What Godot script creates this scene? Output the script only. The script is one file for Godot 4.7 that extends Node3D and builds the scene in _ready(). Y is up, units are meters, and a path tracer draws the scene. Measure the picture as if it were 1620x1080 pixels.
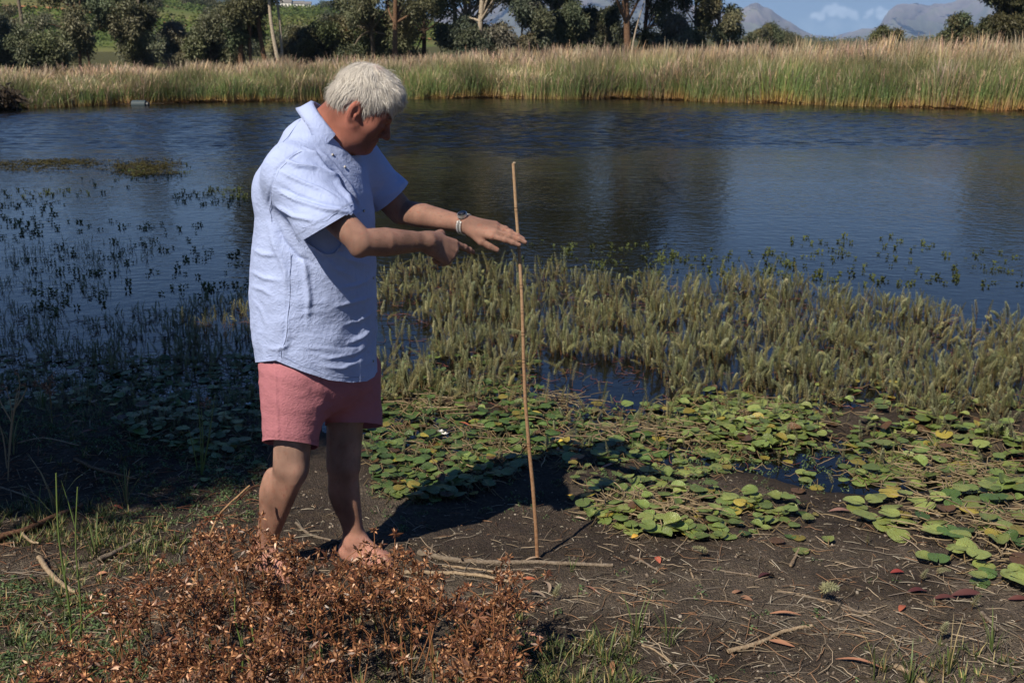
extends Node3D
# A man by a pond points at a bamboo cane; reeds, trees, a vineyard hill and mountains beyond.

const EYE := Vector3(0, 1.86, 0)
const PITCH := 0.26512
const FPX := 1750.0
const SUN := Vector3(0.88, -1.65, -1.2)      # the way the sunlight travels

var rng := RandomNumberGenerator.new()
var fine := FastNoiseLite.new()
var broad := FastNoiseLite.new()
var ridged := FastNoiseLite.new()
var taken := {}
var tex := {}


# ---------------------------------------------------------------- mesh building
class MB:
	var v := PackedVector3Array()
	var n := PackedVector3Array()
	var c := PackedColorArray()
	var u := PackedVector2Array()
	var i := PackedInt32Array()

	func vert(p: Vector3, nn: Vector3, col := Color.WHITE, uv := Vector2.ZERO) -> int:
		v.append(p)
		n.append(nn)
		c.append(col)
		u.append(uv)
		return v.size() - 1

	func tri(a: int, b: int, d: int) -> void:
		var g := (v[b] - v[a]).cross(v[d] - v[a])
		i.append(a)
		if g.dot(n[a] + n[b] + n[d]) < 0.0:
			i.append(b)
			i.append(d)
		else:
			i.append(d)
			i.append(b)

	func quad(a: int, b: int, d: int, e: int) -> void:
		tri(a, b, d)
		tri(a, d, e)

	func face(pts: Array, col := Color.WHITE) -> void:      # a flat face of its own
		var p0: Vector3 = pts[0]
		var p1: Vector3 = pts[1]
		var p2: Vector3 = pts[2]
		var g := (p1 - p0).cross(p2 - p0).normalized()
		var first := v.size()
		for p in pts:
			vert(p, g, col)
		for k in range(1, pts.size() - 1):
			tri(first, first + k, first + k + 1)

	func box(center: Vector3, half: Vector3, b := Basis(), col := Color.WHITE) -> void:
		for ax in 3:
			for s in [-1.0, 1.0]:
				var nn := Vector3.ZERO
				nn[ax] = s
				var a := Vector3.ZERO
				a[(ax + 1) % 3] = 1
				var d := Vector3.ZERO
				d[(ax + 2) % 3] = 1
				var first := v.size()
				for q in [[-1, -1], [1, -1], [1, 1], [-1, 1]]:
					vert(center + b * ((nn + a * q[0] + d * q[1]) * half), (b * nn).normalized(), col)
				quad(first, first + 1, first + 2, first + 3)

	func tube(pts: Array, radii: Array, sides: int, col := Color.WHITE, col2 = null, cap := true) -> void:
		var last := pts.size() - 1
		var side := Vector3.ZERO
		var first := v.size()
		for k in pts.size():
			var here: Vector3 = pts[k]
			var t: Vector3 = (pts[mini(k + 1, last)] - pts[maxi(k - 1, 0)])
			t = t.normalized()
			if side == Vector3.ZERO or absf(side.dot(t)) > 0.95:
				side = t.cross(Vector3(0.3, 0.9, 0.31) if absf(t.y) < 0.9 else Vector3(1, 0.1, 0.2)).normalized()
			side = (side - t * side.dot(t)).normalized()
			var up := t.cross(side)
			var cc: Color = col if col2 == null else col.lerp(col2, float(k) / last)
			for s in sides:
				var a := TAU * s / sides
				var o := side * cos(a) + up * sin(a)
				vert(here + o * radii[k], o, cc, Vector2(float(s) / sides, float(k) / last))
		for k in last:
			for s in sides:
				var s2 := (s + 1) % sides
				quad(first + k * sides + s, first + k * sides + s2, first + (k + 1) * sides + s2, first + (k + 1) * sides + s)
		if cap:
			for e in [0, last]:
				var t2: Vector3 = (pts[1] - pts[0]) * -1.0 if e == 0 else pts[last] - pts[last - 1]
				var m := vert(pts[e], t2.normalized(), col if col2 == null or e == 0 else col2)
				for s in sides:
					tri(m, first + e * sides + s, first + e * sides + (s + 1) % sides)

	func blade(pts: Array, widths: Array, across: Vector3, cols: Array) -> void:   # a ribbon that follows pts
		var first := v.size()
		var last := pts.size() - 1
		for k in pts.size():
			var t: Vector3 = (pts[mini(k + 1, last)] - pts[maxi(k - 1, 0)]).normalized()
			var nn := t.cross(across).normalized()
			var cc: Color = cols[mini(k, cols.size() - 1)]
			vert(pts[k] - across * widths[k], nn, cc, Vector2(0, float(k) / last))
			vert(pts[k] + across * widths[k], nn, cc, Vector2(1, float(k) / last))
		for k in last:
			quad(first + 2 * k, first + 2 * k + 1, first + 2 * k + 3, first + 2 * k + 2)

	func mesh() -> ArrayMesh:
		var a := []
		a.resize(Mesh.ARRAY_MAX)
		a[Mesh.ARRAY_VERTEX] = v
		a[Mesh.ARRAY_NORMAL] = n
		a[Mesh.ARRAY_COLOR] = c
		a[Mesh.ARRAY_TEX_UV] = u
		a[Mesh.ARRAY_INDEX] = i
		var m := ArrayMesh.new()
		m.add_surface_from_arrays(Mesh.PRIMITIVE_TRIANGLES, a)
		return m


# ---------------------------------------------------------------- places measured in the photograph
func ray(px: float, py: float) -> Vector3:
	var cx := (px - 810.0) / FPX
	var cy := (540.0 - py) / FPX
	return Vector3(cx, cy * cos(PITCH) - sin(PITCH), -(cos(PITCH) + cy * sin(PITCH)))


func at(px: float, py: float, depth: float) -> Vector3:
	var r := ray(px, py)
	return EYE + r * (depth / -r.z)


func to_px(p: Vector3) -> Vector2:
	var q := p - EYE
	var fwd := -q.z * cos(PITCH) - q.y * sin(PITCH)
	var up := q.y * cos(PITCH) - q.z * sin(PITCH)
	return Vector2(810.0 + FPX * q.x / fwd, 540.0 - FPX * up / fwd)


func on_ground(px: float, py: float, lift := 0.0) -> Vector3:
	var r := ray(px, py)
	var h := 0.05
	var p := Vector3.ZERO
	for k in 6:
		p = EYE + r * ((h - EYE.y) / minf(r.y, -0.01))
		h = maxf(ground_h(p.x, p.z), 0.0)
	p.y = h + lift
	return p


func curve_at(xs: Array, x: float) -> float:
	if x <= xs[0][0]:
		return xs[0][1]
	for k in range(1, xs.size()):
		if x <= xs[k][0]:
			var t: float = (x - xs[k - 1][0]) / (xs[k][0] - xs[k - 1][0])
			return lerpf(xs[k - 1][1], xs[k][1], t)
	return xs[-1][1]


const BANK := [[-60.0, 8.0], [-40.0, 18.0], [-25.0, 26.5], [-15.0, 32.0], [-12.5, 34.3], [-3.7, 38.2], [0.0, 38.4], [4.2, 37.6], [9.8, 34.3], [14.4, 31.0], [25.0, 25.0], [40.0, 16.0], [60.0, 6.0]]
const SHORE := [[-300.0, 0.9], [-50.0, 0.5], [0.0, 0.28], [2.0, 0.15], [3.0, 0.095], [3.6, 0.06], [4.1, 0.035], [4.5, 0.012], [4.9, 0.004], [5.4, -0.002], [6.2, -0.045], [8.0, -0.25], [12.0, -0.6], [60.0, -0.9]]


func ground_h(x: float, z: float) -> float:
	var d := -z
	var h := curve_at(SHORE, d)
	if d > 2.0 and d < 9.0:
		var win := smoothstep(3.6, 4.6, d) * (1.0 - smoothstep(6.5, 9.0, d))
		h += broad.get_noise_2d(x * 70.0, z * 70.0) * 0.055 * win
		h += 0.045 * smoothstep(-0.7, -1.9, x) * smoothstep(3.8, 4.6, d) * (1.0 - smoothstep(5.2, 6.2, d))
		h -= 0.024 * exp(-(pow((x - 1.37) / 0.3, 2) + pow((d - 4.65) / 0.3, 2)))
		h -= 0.012 * exp(-(pow((x - 0.9) / 0.5, 2) + pow((d - 4.75) / 0.2, 2)))
		h -= 0.025 * exp(-(pow((x - 0.45) / 0.45, 2) + pow((d - 5.7) / 0.45, 2)))
	if d > 0.0:
		var far := d - curve_at(BANK, x)
		if far > -3.0:
			h = lerpf(h, 0.12, smoothstep(-2.0, 0.4, far)) + clampf(far, 0.0, 300.0) * 0.006
	return h


# ---------------------------------------------------------------- names, labels, nodes
func numbered(called: String) -> String:
	var k: int = taken.get(called, -1) + 1
	taken[called] = k
	return called if k == 0 else "%s_%03d" % [called, k]


func tag(o: Node, label: String, category: String, group := "", kind := "") -> Node:
	o.set_meta("label", label)
	o.set_meta("category", category)
	if group:
		o.set_meta("group", group)
	if kind:
		o.set_meta("kind", kind)
	return o


func thing(called: String, label: String, category: String, where := Vector3.ZERO, group := "") -> Node3D:
	var o := Node3D.new()
	o.name = numbered(called)
	o.position = where
	tag(o, label, category, group)
	add_child(o, true)
	return o


func part(called: String, mesh: Mesh, mat: Material, parent: Node3D, where := Vector3.ZERO) -> MeshInstance3D:
	var o := MeshInstance3D.new()
	o.name = called
	var k := 0
	while parent.has_node(NodePath(o.name)):
		k += 1
		o.name = "%s_%03d" % [called, k]
	o.mesh = mesh
	o.material_override = mat
	o.position = where
	parent.add_child(o, true)
	return o


func solo(called: String, mesh: Mesh, mat: Material, xf: Transform3D, label: String, category: String, group := "") -> MeshInstance3D:
	var o := MeshInstance3D.new()
	o.name = numbered(called)
	o.mesh = mesh
	o.material_override = mat
	o.transform = xf
	tag(o, label, category, group)
	add_child(o, true)
	return o


func struct(called: String, mesh: Mesh, mat: Material) -> MeshInstance3D:
	var o := MeshInstance3D.new()
	o.name = numbered(called)
	o.mesh = mesh
	if mat:
		o.material_override = mat
	o.set_meta("kind", "structure")
	add_child(o, true)
	return o


func many(called: String, mesh: Mesh, mat: Material, xf: Array, cols: Array, parent: Node3D = null) -> MultiMeshInstance3D:
	var mm := MultiMesh.new()
	mm.transform_format = MultiMesh.TRANSFORM_3D
	mm.use_colors = true
	mm.mesh = mesh
	mm.instance_count = xf.size()
	for k in xf.size():
		mm.set_instance_transform(k, xf[k])
		mm.set_instance_color(k, cols[k])
	var o := MultiMeshInstance3D.new()
	o.name = numbered(called) if parent == null else called
	o.multimesh = mm
	o.material_override = mat
	(self if parent == null else parent).add_child(o, true)
	return o


func stuff(called: String, mesh: Mesh, mat: Material, xf: Array, cols: Array, label: String, category: String) -> void:
	tag(many(called, mesh, mat, xf, cols), label, category, "", "stuff")


# ---------------------------------------------------------------- materials
func noise_tex(called: String, freq: float, octaves: int, kind := FastNoiseLite.TYPE_SIMPLEX_SMOOTH, fractal := FastNoiseLite.FRACTAL_FBM, size := 512, warp := 0.0) -> ImageTexture:
	if not tex.has(called):
		var f := FastNoiseLite.new()
		f.seed = called.hash() % 1000
		f.noise_type = kind
		f.frequency = freq
		f.fractal_type = fractal
		f.fractal_octaves = octaves
		if warp > 0.0:
			f.domain_warp_enabled = true
			f.domain_warp_amplitude = warp
			f.domain_warp_frequency = freq * 0.7
		tex[called] = ImageTexture.create_from_image(f.get_seamless_image(size, size))
	return tex[called]


func ramp_tex(called: String, src: ImageTexture, stops: Array) -> ImageTexture:     # grey noise turned into colours
	if not tex.has(called):
		var im := src.get_image()
		var w := im.get_width()
		var g := Gradient.new()
		g.offsets = PackedFloat32Array(stops.map(func(s): return s[0]))
		g.colors = PackedColorArray(stops.map(func(s): return s[1]))
		var lut := []
		for k in 256:
			lut.append(g.sample(k / 255.0))
		var out := Image.create(w, w, false, Image.FORMAT_RGB8)
		var data := im.get_data()
		var step := data.size() / (w * w)
		for y in w:
			for x in w:
				out.set_pixel(x, y, lut[data[(y * w + x) * step]])
		tex[called] = ImageTexture.create_from_image(out)
	return tex[called]


func mat(col := Color.WHITE, rough := 0.8, spec := 0.5) -> StandardMaterial3D:       # col is linear
	var m := StandardMaterial3D.new()
	m.albedo_color = col.linear_to_srgb()
	m.roughness = rough
	m.metallic_specular = spec
	m.vertex_color_use_as_albedo = true
	return m


func leafy(rough: float, spec: float, back: float) -> StandardMaterial3D:
	var m := mat(Color.WHITE, rough, spec)
	m.backlight_enabled = back > 0.0
	m.backlight = Color(back, back, back).linear_to_srgb()
	return m


func tri(m: StandardMaterial3D, per_metre: float, world := true) -> StandardMaterial3D:
	m.uv1_triplanar = true
	m.uv1_world_triplanar = world
	m.uv1_scale = Vector3.ONE * per_metre
	return m


func tint(c: Color, k: float) -> Color:
	return Color(c.r * k, c.g * k, c.b * k, 1)


func rnd(a: float, b: float) -> float:
	return rng.randf_range(a, b)


func rdir() -> Vector3:
	var y := rnd(-1, 1)
	var a := rnd(0, TAU)
	var r := sqrt(1.0 - y * y)
	return Vector3(r * cos(a), y, r * sin(a))


func inside(poly: Array, p: Vector2) -> bool:
	return Geometry2D.is_point_in_polygon(p, PackedVector2Array(poly))


func _ready() -> void:
	rng.seed = 11
	fine.seed = 3
	fine.frequency = 0.01
	fine.fractal_octaves = 3
	broad.seed = 8
	broad.frequency = 0.01
	broad.fractal_octaves = 2
	ridged.seed = 5
	ridged.frequency = 0.01
	ridged.fractal_type = FastNoiseLite.FRACTAL_RIDGED
	ridged.fractal_octaves = 3
	view_and_light()
	build_ground()
	build_water()
	build_hill()
	build_mountains()
	build_far_bank()
	build_reeds()
	build_shade_trees()
	build_water_plants()
	build_pads()
	build_person()
	build_cane()
	build_litter()
	build_rushes()
	build_grass()


# ---------------------------------------------------------------- camera, sky, sun
func view_and_light() -> void:
	var cam := Camera3D.new()
	cam.name = "camera"
	cam.position = EYE
	cam.rotation.x = -PITCH
	cam.fov = rad_to_deg(2.0 * atan(540.0 / FPX))
	cam.near = 0.05
	cam.far = 20000.0
	add_child(cam)
	var lens := CameraAttributesPhysical.new()
	lens.frustum_focal_length = 12.0 * FPX / 540.0
	lens.frustum_focus_distance = 3.75
	lens.frustum_near = 0.05
	lens.frustum_far = 20000.0
	lens.exposure_aperture = 9.0
	cam.attributes = lens
	var sky := ProceduralSkyMaterial.new()
	sky.sky_top_color = Color(0.050, 0.150, 0.44).linear_to_srgb()
	sky.sky_horizon_color = Color(0.62, 0.94, 1.22).linear_to_srgb()
	sky.sky_curve = 0.085
	sky.ground_bottom_color = Color(0.12, 0.11, 0.09).linear_to_srgb()
	sky.ground_horizon_color = Color(0.2, 0.21, 0.2).linear_to_srgb()
	sky.sun_angle_max = 1.0
	sky.sky_cover = clouds()
	var e := Environment.new()
	e.background_mode = Environment.BG_SKY
	e.sky = Sky.new()
	e.sky.sky_material = sky
	e.background_energy_multiplier = 0.48
	e.tonemap_mode = Environment.TONE_MAPPER_LINEAR
	e.tonemap_exposure = 1.4
	e.sdfgi_enabled = true
	e.ssao_enabled = true
	e.ssil_enabled = true
	e.fog_enabled = true
	e.fog_density = 0.00013
	e.fog_light_color = Color(0.66, 0.80, 1.0)
	var w := WorldEnvironment.new()
	w.name = "world_environment"
	w.environment = e
	add_child(w)
	var sun := DirectionalLight3D.new()
	sun.name = "sun"
	sun.light_energy = 1.6
	sun.light_color = Color(1.0, 0.95, 0.87)
	sun.light_angular_distance = 0.5
	sun.shadow_enabled = true
	add_child(sun)
	sun.look_at_from_position(Vector3.ZERO, SUN, Vector3.UP)


func clouds() -> ImageTexture:
	var W := 4096
	var im := Image.create(W, W / 2, false, Image.FORMAT_RGBA8)
	im.fill(Color(0, 0, 0, 0))
	# heaps of round puffs a degree or two above the horizon; each is centre px, centre py, radius px in the photograph
	var puffs := []
	var r2 := RandomNumberGenerator.new()
	r2.seed = 4
	for bank in [[1278.0, 1362.0, 26.0, 8.0, 9.0], [1366.0, 1412.0, 26.0, 9.0, 7.0], [1300.0, 1345.0, 18.0, 6.0, 9.0]]:
		for k in 16:
			var t := r2.randf()
			puffs.append([lerpf(bank[0], bank[1], t), bank[2] - r2.randf() * bank[3] * sin(PI * t) * 1.5, bank[4] * r2.randf_range(0.55, 1.0) * (0.5 + 0.5 * sin(PI * t))])
	# other fair-weather clouds round the sky, so that it goes on as it is in view
	for bk in 26:
		var az := r2.randf_range(0, TAU)
		var el := deg_to_rad(r2.randf_range(2.0, 7.0))
		var wide := r2.randf_range(0.02, 0.06)
		if absf(wrapf(az, -PI, PI)) < 0.6:
			continue
		for k in 14:
			var t := r2.randf_range(-1, 1)
			blot(im, az + t * wide, el + r2.randf() * 0.012 * (1.0 - t * t), 0.008 * r2.randf_range(0.5, 1.1), 0.55)
	for p in puffs:
		var d := ray(p[0], p[1])
		blot(im, atan2(d.x, -d.z), atan2(d.y, Vector2(d.x, d.z).length()), p[2] / FPX, 0.75)
	# a veil of thin haze cloud low on the right
	for k in 26:
		var d2 := ray(r2.randf_range(1250, 1420), r2.randf_range(32, 52))
		blot(im, atan2(d2.x, -d2.z), atan2(d2.y, Vector2(d2.x, d2.z).length()), 14.0 / FPX, 0.06)
	return ImageTexture.create_from_image(im)


func blot(im: Image, az: float, el: float, r: float, strength: float) -> void:
	var W := im.get_width()
	var H := im.get_height()
	var per := W / TAU
	var cx := az * per
	var cy := (PI / 2 - el) * per
	var n := int(r * per * 1.5) + 1
	for dy in range(-n, n + 1):
		for dx in range(-n, n + 1):
			var x := posmod(int(cx) + dx, W)
			var y := clampi(int(cy) + dy, 0, H - 1)
			var q := Vector2(int(cx) + dx - cx, int(cy) + dy - cy) / (r * per)
			q.y *= 1.25
			var a := (1.0 - smoothstep(0.55, 1.1, q.length() + 0.55 * fine.get_noise_2d(x * 23.0, y * 23.0))) * strength
			if a > 0.0:
				var old := im.get_pixel(x, y)
				var light := lerpf(0.86, 1.0, clampf(0.5 - 0.7 * q.y, 0, 1))
				im.set_pixel(x, y, Color(light, light, light * 1.0, minf(0.72, old.a + a * (1.0 - old.a))))


# ---------------------------------------------------------------- ground and water
func spread(lo: float, hi: float, step: float, out_lo: float, out_hi: float) -> Array:
	var a := []
	var x := lo
	while x < hi:
		a.append(x)
		x += step
	a.append(hi)
	var s := step
	while a[-1] < out_hi:
		s *= 1.22
		a.append(minf(a[-1] + s, out_hi))
	s = step
	while a[0] > out_lo:
		s *= 1.22
		a.push_front(maxf(a[0] - s, out_lo))
	return a


func build_ground() -> void:
	var xs := spread(-2.9, 3.3, 0.02, -9500.0, 9500.0)
	var zs := spread(-6.2, -2.3, 0.02, -9500.0, 400.0)
	var nx := xs.size()
	var nz := zs.size()
	var v := PackedVector3Array()
	var c := PackedColorArray()
	v.resize(nx * nz)
	c.resize(nx * nz)
	var mud := Color(0.070, 0.055, 0.044)
	var wet := Color(0.030, 0.022, 0.016)
	var dry := Color(0.145, 0.122, 0.10)
	var field := Color(0.085, 0.09, 0.035)
	for j in nz:
		for k in nx:
			var x: float = xs[k]
			var z: float = zs[j]
			var h := ground_h(x, z)
			var near := x > -6.0 and x < 7.0 and z > -8.0 and z < -0.5
			var col := field
			if near:
				var clod := fine.get_noise_2d(x * 900.0, z * 900.0)
				var lump := ridged.get_noise_2d(x * 330.0, z * 330.0)
				var amp := smoothstep(-0.01, 0.05, h)
				h += (clod * 0.007 + lump * 0.010 + broad.get_noise_2d(x * 1700.0, z * 1700.0) * 0.003) * lerpf(0.35, 1.0, amp)
				var dryness := clampf((h - 0.04) / 0.10 + broad.get_noise_2d(x * 130.0 + 50.0, z * 150.0) * 1.1 + fine.get_noise_2d(x * 700.0, z * 700.0) * 0.3, 0, 1)
				col = wet.lerp(mud, smoothstep(-0.01, 0.03, h)).lerp(dry, dryness)
				col = tint(col, 1.0 + 0.35 * fine.get_noise_2d(x * 500.0 + 900.0, z * 500.0))
			elif z > -42.0 and z < 0.0 and absf(x) < 60.0:
				col = wet if h < 0.0 else Color(0.10, 0.08, 0.05)
			v[j * nx + k] = Vector3(x, h, z)
			c[j * nx + k] = col
	var mb := MB.new()
	mb.v = v
	mb.c = c
	var n := PackedVector3Array()
	n.resize(nx * nz)
	for j in nz:
		for k in nx:
			var dx := v[j * nx + mini(k + 1, nx - 1)] - v[j * nx + maxi(k - 1, 0)]
			var dz := v[mini(j + 1, nz - 1) * nx + k] - v[maxi(j - 1, 0) * nx + k]
			n[j * nx + k] = dz.cross(dx).normalized()
	mb.n = n
	var uvs := PackedVector2Array()
	uvs.resize(nx * nz)
	mb.u = uvs
	var idx := PackedInt32Array()
	idx.resize((nx - 1) * (nz - 1) * 6)
	var q := 0
	for j in nz - 1:
		for k in nx - 1:
			var a := j * nx + k
			for o in [a, a + 1, a + nx + 1, a, a + nx + 1, a + nx]:
				idx[q] = o
				q += 1
	mb.i = idx
	var m := tri(mat(Color.WHITE, 0.92, 0.35), 2.2)
	m.albedo_texture = ramp_tex("soil_colour", noise_tex("soil", 0.02, 5, FastNoiseLite.TYPE_SIMPLEX_SMOOTH, FastNoiseLite.FRACTAL_FBM, 1024), [[0.0, Color(0.62, 0.6, 0.58)], [0.45, Color(0.85, 0.83, 0.8)], [0.7, Color(1, 0.98, 0.95)], [1.0, Color(1, 1, 1)]])
	m.heightmap_enabled = true
	m.heightmap_texture = noise_tex("soil_relief", 0.05, 5, FastNoiseLite.TYPE_SIMPLEX_SMOOTH, FastNoiseLite.FRACTAL_FBM, 1024)
	m.heightmap_scale = 1.6
	struct("ground", mb.mesh(), m)


func ripple(x: float, d: float) -> float:
	var wob := broad.get_noise_2d(x * 6.0, d * 14.0) * 2.2 + fine.get_noise_2d(x * 30.0, d * 60.0) * 0.8
	var r := curve_at([[4.0, 0.05], [6.0, 0.12], [9.0, 0.18], [15.0, 0.25], [17.5, 0.42], [20.5, 1.0], [29.0, 1.0], [32.0, 0.75], [40.0, 0.6]], d + wob)
	return r


func wavelet(x: float, d: float) -> float:
	var r := ripple(x, d)
	var a := 0.018 * r * r * smoothstep(5.0, 8.0, d)
	return a * (fine.get_noise_2d(x * 85.0 + d * 40.0, d * 330.0) + 0.6 * fine.get_noise_2d(x * 190.0 - d * 110.0 + 500.0, d * 520.0))


func build_water() -> void:
	var levels := [0.06, 0.12, 0.18, 0.25, 0.32, 0.4, 0.5, 0.62, 0.75, 0.88, 1.0]
	var f := FastNoiseLite.new()
	f.seed = 21
	f.frequency = 0.016
	f.fractal_octaves = 4
	f.fractal_gain = 0.55
	f.noise_type = FastNoiseLite.TYPE_SIMPLEX_SMOOTH
	var im := f.get_seamless_image(1024, 1024)
	im.convert(Image.FORMAT_RGBAF)
	im.bump_map_to_normal_map(18.0)
	var wave := ImageTexture.create_from_image(im)
	var sheets := []
	for k in levels.size():
		sheets.append(MB.new())
	var ds := []
	var d := 3.9
	while d < 41.0:
		ds.append(d)
		d += 0.10 if d < 7.0 else 0.052
	var xs := []
	var x := -62.0
	while x <= 62.0:
		xs.append(x)
		x += 0.15 if absf(x) < 16.5 else 0.9
	# the wind's wavelets, as relief: height and slope of the surface at every corner
	var rise := PackedVector3Array()
	rise.resize(ds.size() * xs.size())
	for j in ds.size():
		for k in xs.size():
			var h := wavelet(xs[k], ds[j])
			if ds[j] > 5.0 and absf(xs[k]) < 17.0:
				rise[j * xs.size() + k] = Vector3((wavelet(xs[k] + 0.02, ds[j]) - h) / 0.02, h, -(wavelet(xs[k], ds[j] + 0.012) - h) / 0.012)
	for j in ds.size() - 1:
		for k in xs.size() - 1:
			var cx: float = (xs[k] + xs[k + 1]) / 2
			var cd: float = (ds[j] + ds[j + 1]) / 2
			if cd > curve_at(BANK, cx) + 1.5:
				continue
			var r := ripple(cx, cd)
			var best := 0
			for l in levels.size():
				if absf(levels[l] - r) < absf(levels[best] - r):
					best = l
			var s: MB = sheets[best]
			var first := s.v.size()
			for c in [[j, k], [j, k + 1], [j + 1, k + 1], [j + 1, k]]:
				var q := rise[c[0] * xs.size() + c[1]]
				s.vert(Vector3(xs[c[1]], q.y, -ds[c[0]]), Vector3(-q.x, 1, -q.z).normalized(), Color.WHITE, Vector2(xs[c[1]] / 3.7, ds[c[0]] / 2.3))
			s.quad(first, first + 1, first + 2, first + 3)
	var mesh := ArrayMesh.new()
	for l in levels.size():
		var s: MB = sheets[l]
		if s.v.is_empty():
			continue
		var a := []
		a.resize(Mesh.ARRAY_MAX)
		a[Mesh.ARRAY_VERTEX] = s.v
		a[Mesh.ARRAY_NORMAL] = s.n
		a[Mesh.ARRAY_TEX_UV] = s.u
		a[Mesh.ARRAY_INDEX] = s.i
		mesh.add_surface_from_arrays(Mesh.PRIMITIVE_TRIANGLES, a)
		var m := mat(Color(0.0028, 0.0030, 0.0026), 0.04 + 0.05 * levels[l], 0.4)
		m.vertex_color_use_as_albedo = false
		m.normal_enabled = true
		m.normal_texture = wave
		m.normal_scale = minf(levels[l], 0.5) * 0.34
		mesh.surface_set_material(mesh.get_surface_count() - 1, m)
	struct("pond_water", mesh, null)


# ---------------------------------------------------------------- hill, farm, mountains
func hill_h(x: float, d: float) -> float:
	var side := 1.0 - smoothstep(-0.16, 0.06, x / d)
	var rise := 11.5 * smoothstep(70.0, 430.0, d) + 12.7 * smoothstep(400.0, 800.0, d)
	rise += 10.0 * smoothstep(-0.20, -0.46, x / d) * smoothstep(110.0, 300.0, d)
	return 0.3 + rise * side + broad.get_noise_2d(x * 0.9, d * 0.9) * 1.1 * side - 1.5 * (1.0 - side)


func grid(xs: Array, ds: Array, f: Callable, colour: Callable) -> ArrayMesh:
	var mb := MB.new()
	for d in ds:
		for x in xs:
			var e: float = 0.004 * d
			var p := Vector3(x, f.call(x, d), -d)
			var a := Vector3(x + e, f.call(x + e, d), -d) - p
			var b := Vector3(x, f.call(x, d + e), -d - e) - p
			mb.vert(p, a.cross(b).normalized(), colour.call(p))
	for j in ds.size() - 1:
		for k in xs.size() - 1:
			var a2 := j * xs.size() + k
			mb.quad(a2, a2 + 1, a2 + xs.size() + 1, a2 + xs.size())
	return mb.mesh()


func build_hill() -> void:
	var xs := []
	for k in 90:
		xs.append(-520.0 + k * 6.5)
	var ds := []
	for k in 90:
		ds.append(72.0 + k * 2.0 + k * k * 0.07)
	var green := func(p: Vector3) -> Color:
		var t := 0.5 + broad.get_noise_2d(p.x * 2.0, p.z * 2.0)
		return Color(0.085, 0.115, 0.034).lerp(Color(0.15, 0.135, 0.06), clampf(t, 0, 1))
	struct("hill", grid(xs, ds, hill_h, green), mat(Color.WHITE, 0.95, 0.2))
	# farm tracks of red earth across the slope
	for run in [[[-150.0, 178.0], [-85.0, 186.0], [-60.0, 195.0], [-20.0, 205.0], [8.0, 210.0], 1.6], [[-130.0, 262.0], [-90.0, 270.0], [-55.0, 276.0], [-20.0, 282.0], 1.9]]:
		var mb := MB.new()
		var prev := []
		for k in run.size() - 2:
			for s in 12:
				var t := s / 12.0
				var x := lerpf(run[k][0], run[k + 1][0], t)
				var d := lerpf(run[k][1], run[k + 1][1], t)
				var row := []
				for e in [-1.0, 0.0, 1.0]:
					var dd: float = d + e * run[-1] * (1.0 + 0.3 * fine.get_noise_1d(x * 30.0))
					row.append(mb.vert(Vector3(x, hill_h(x, dd) + 0.18, -dd), Vector3(0, 0.98, 0.2), tint(Color(0.30, 0.15, 0.075), rnd(0.85, 1.1))))
				if prev:
					for e in 2:
						mb.quad(prev[e], row[e], row[e + 1], prev[e + 1])
				prev = row
		struct("farm_track", mb.mesh(), mat(Color.WHITE, 0.95, 0.2))
	# vines in rows
	var bush := leaf_clump(26, 0.30, 0.5, 0.7, 0.0)
	var xf := []
	var cols := []
	for d in range(96, 420, 4):
		if absi(d - 190) < 9 or absi(d - 273) < 9:
			continue
		var block := int(d / 47.0) % 3
		var step := 1.5 + d * 0.004
		var x := -0.52 * d
		while x < 0.02 * d:
			var gap := broad.get_noise_2d(x * 1.6, d * 1.6)
			if gap > -0.33 and hill_h(x, d) > 1.0:
				var dd := d + rnd(-0.5, 0.5)
				var s := rnd(1.1, 1.6) * (1.0 + d * 0.0008)
				xf.append(Transform3D(Basis(Vector3.UP, rnd(0, TAU)).scaled(Vector3(s * 1.3, s * 0.85, s)), Vector3(x, hill_h(x, dd) + 0.6, -dd)))
				cols.append(tint([Color(0.105, 0.15, 0.04), Color(0.125, 0.155, 0.048), Color(0.09, 0.132, 0.042)][block], rnd(0.75, 1.25)))
			x += step * rnd(0.8, 1.2)
	stuff("vineyard_rows", bush, leafy(0.7, 0.3, 0.25), xf, cols, "green vines in long rows across the hillside beyond the trees", "vines")
	farmhouse()


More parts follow.
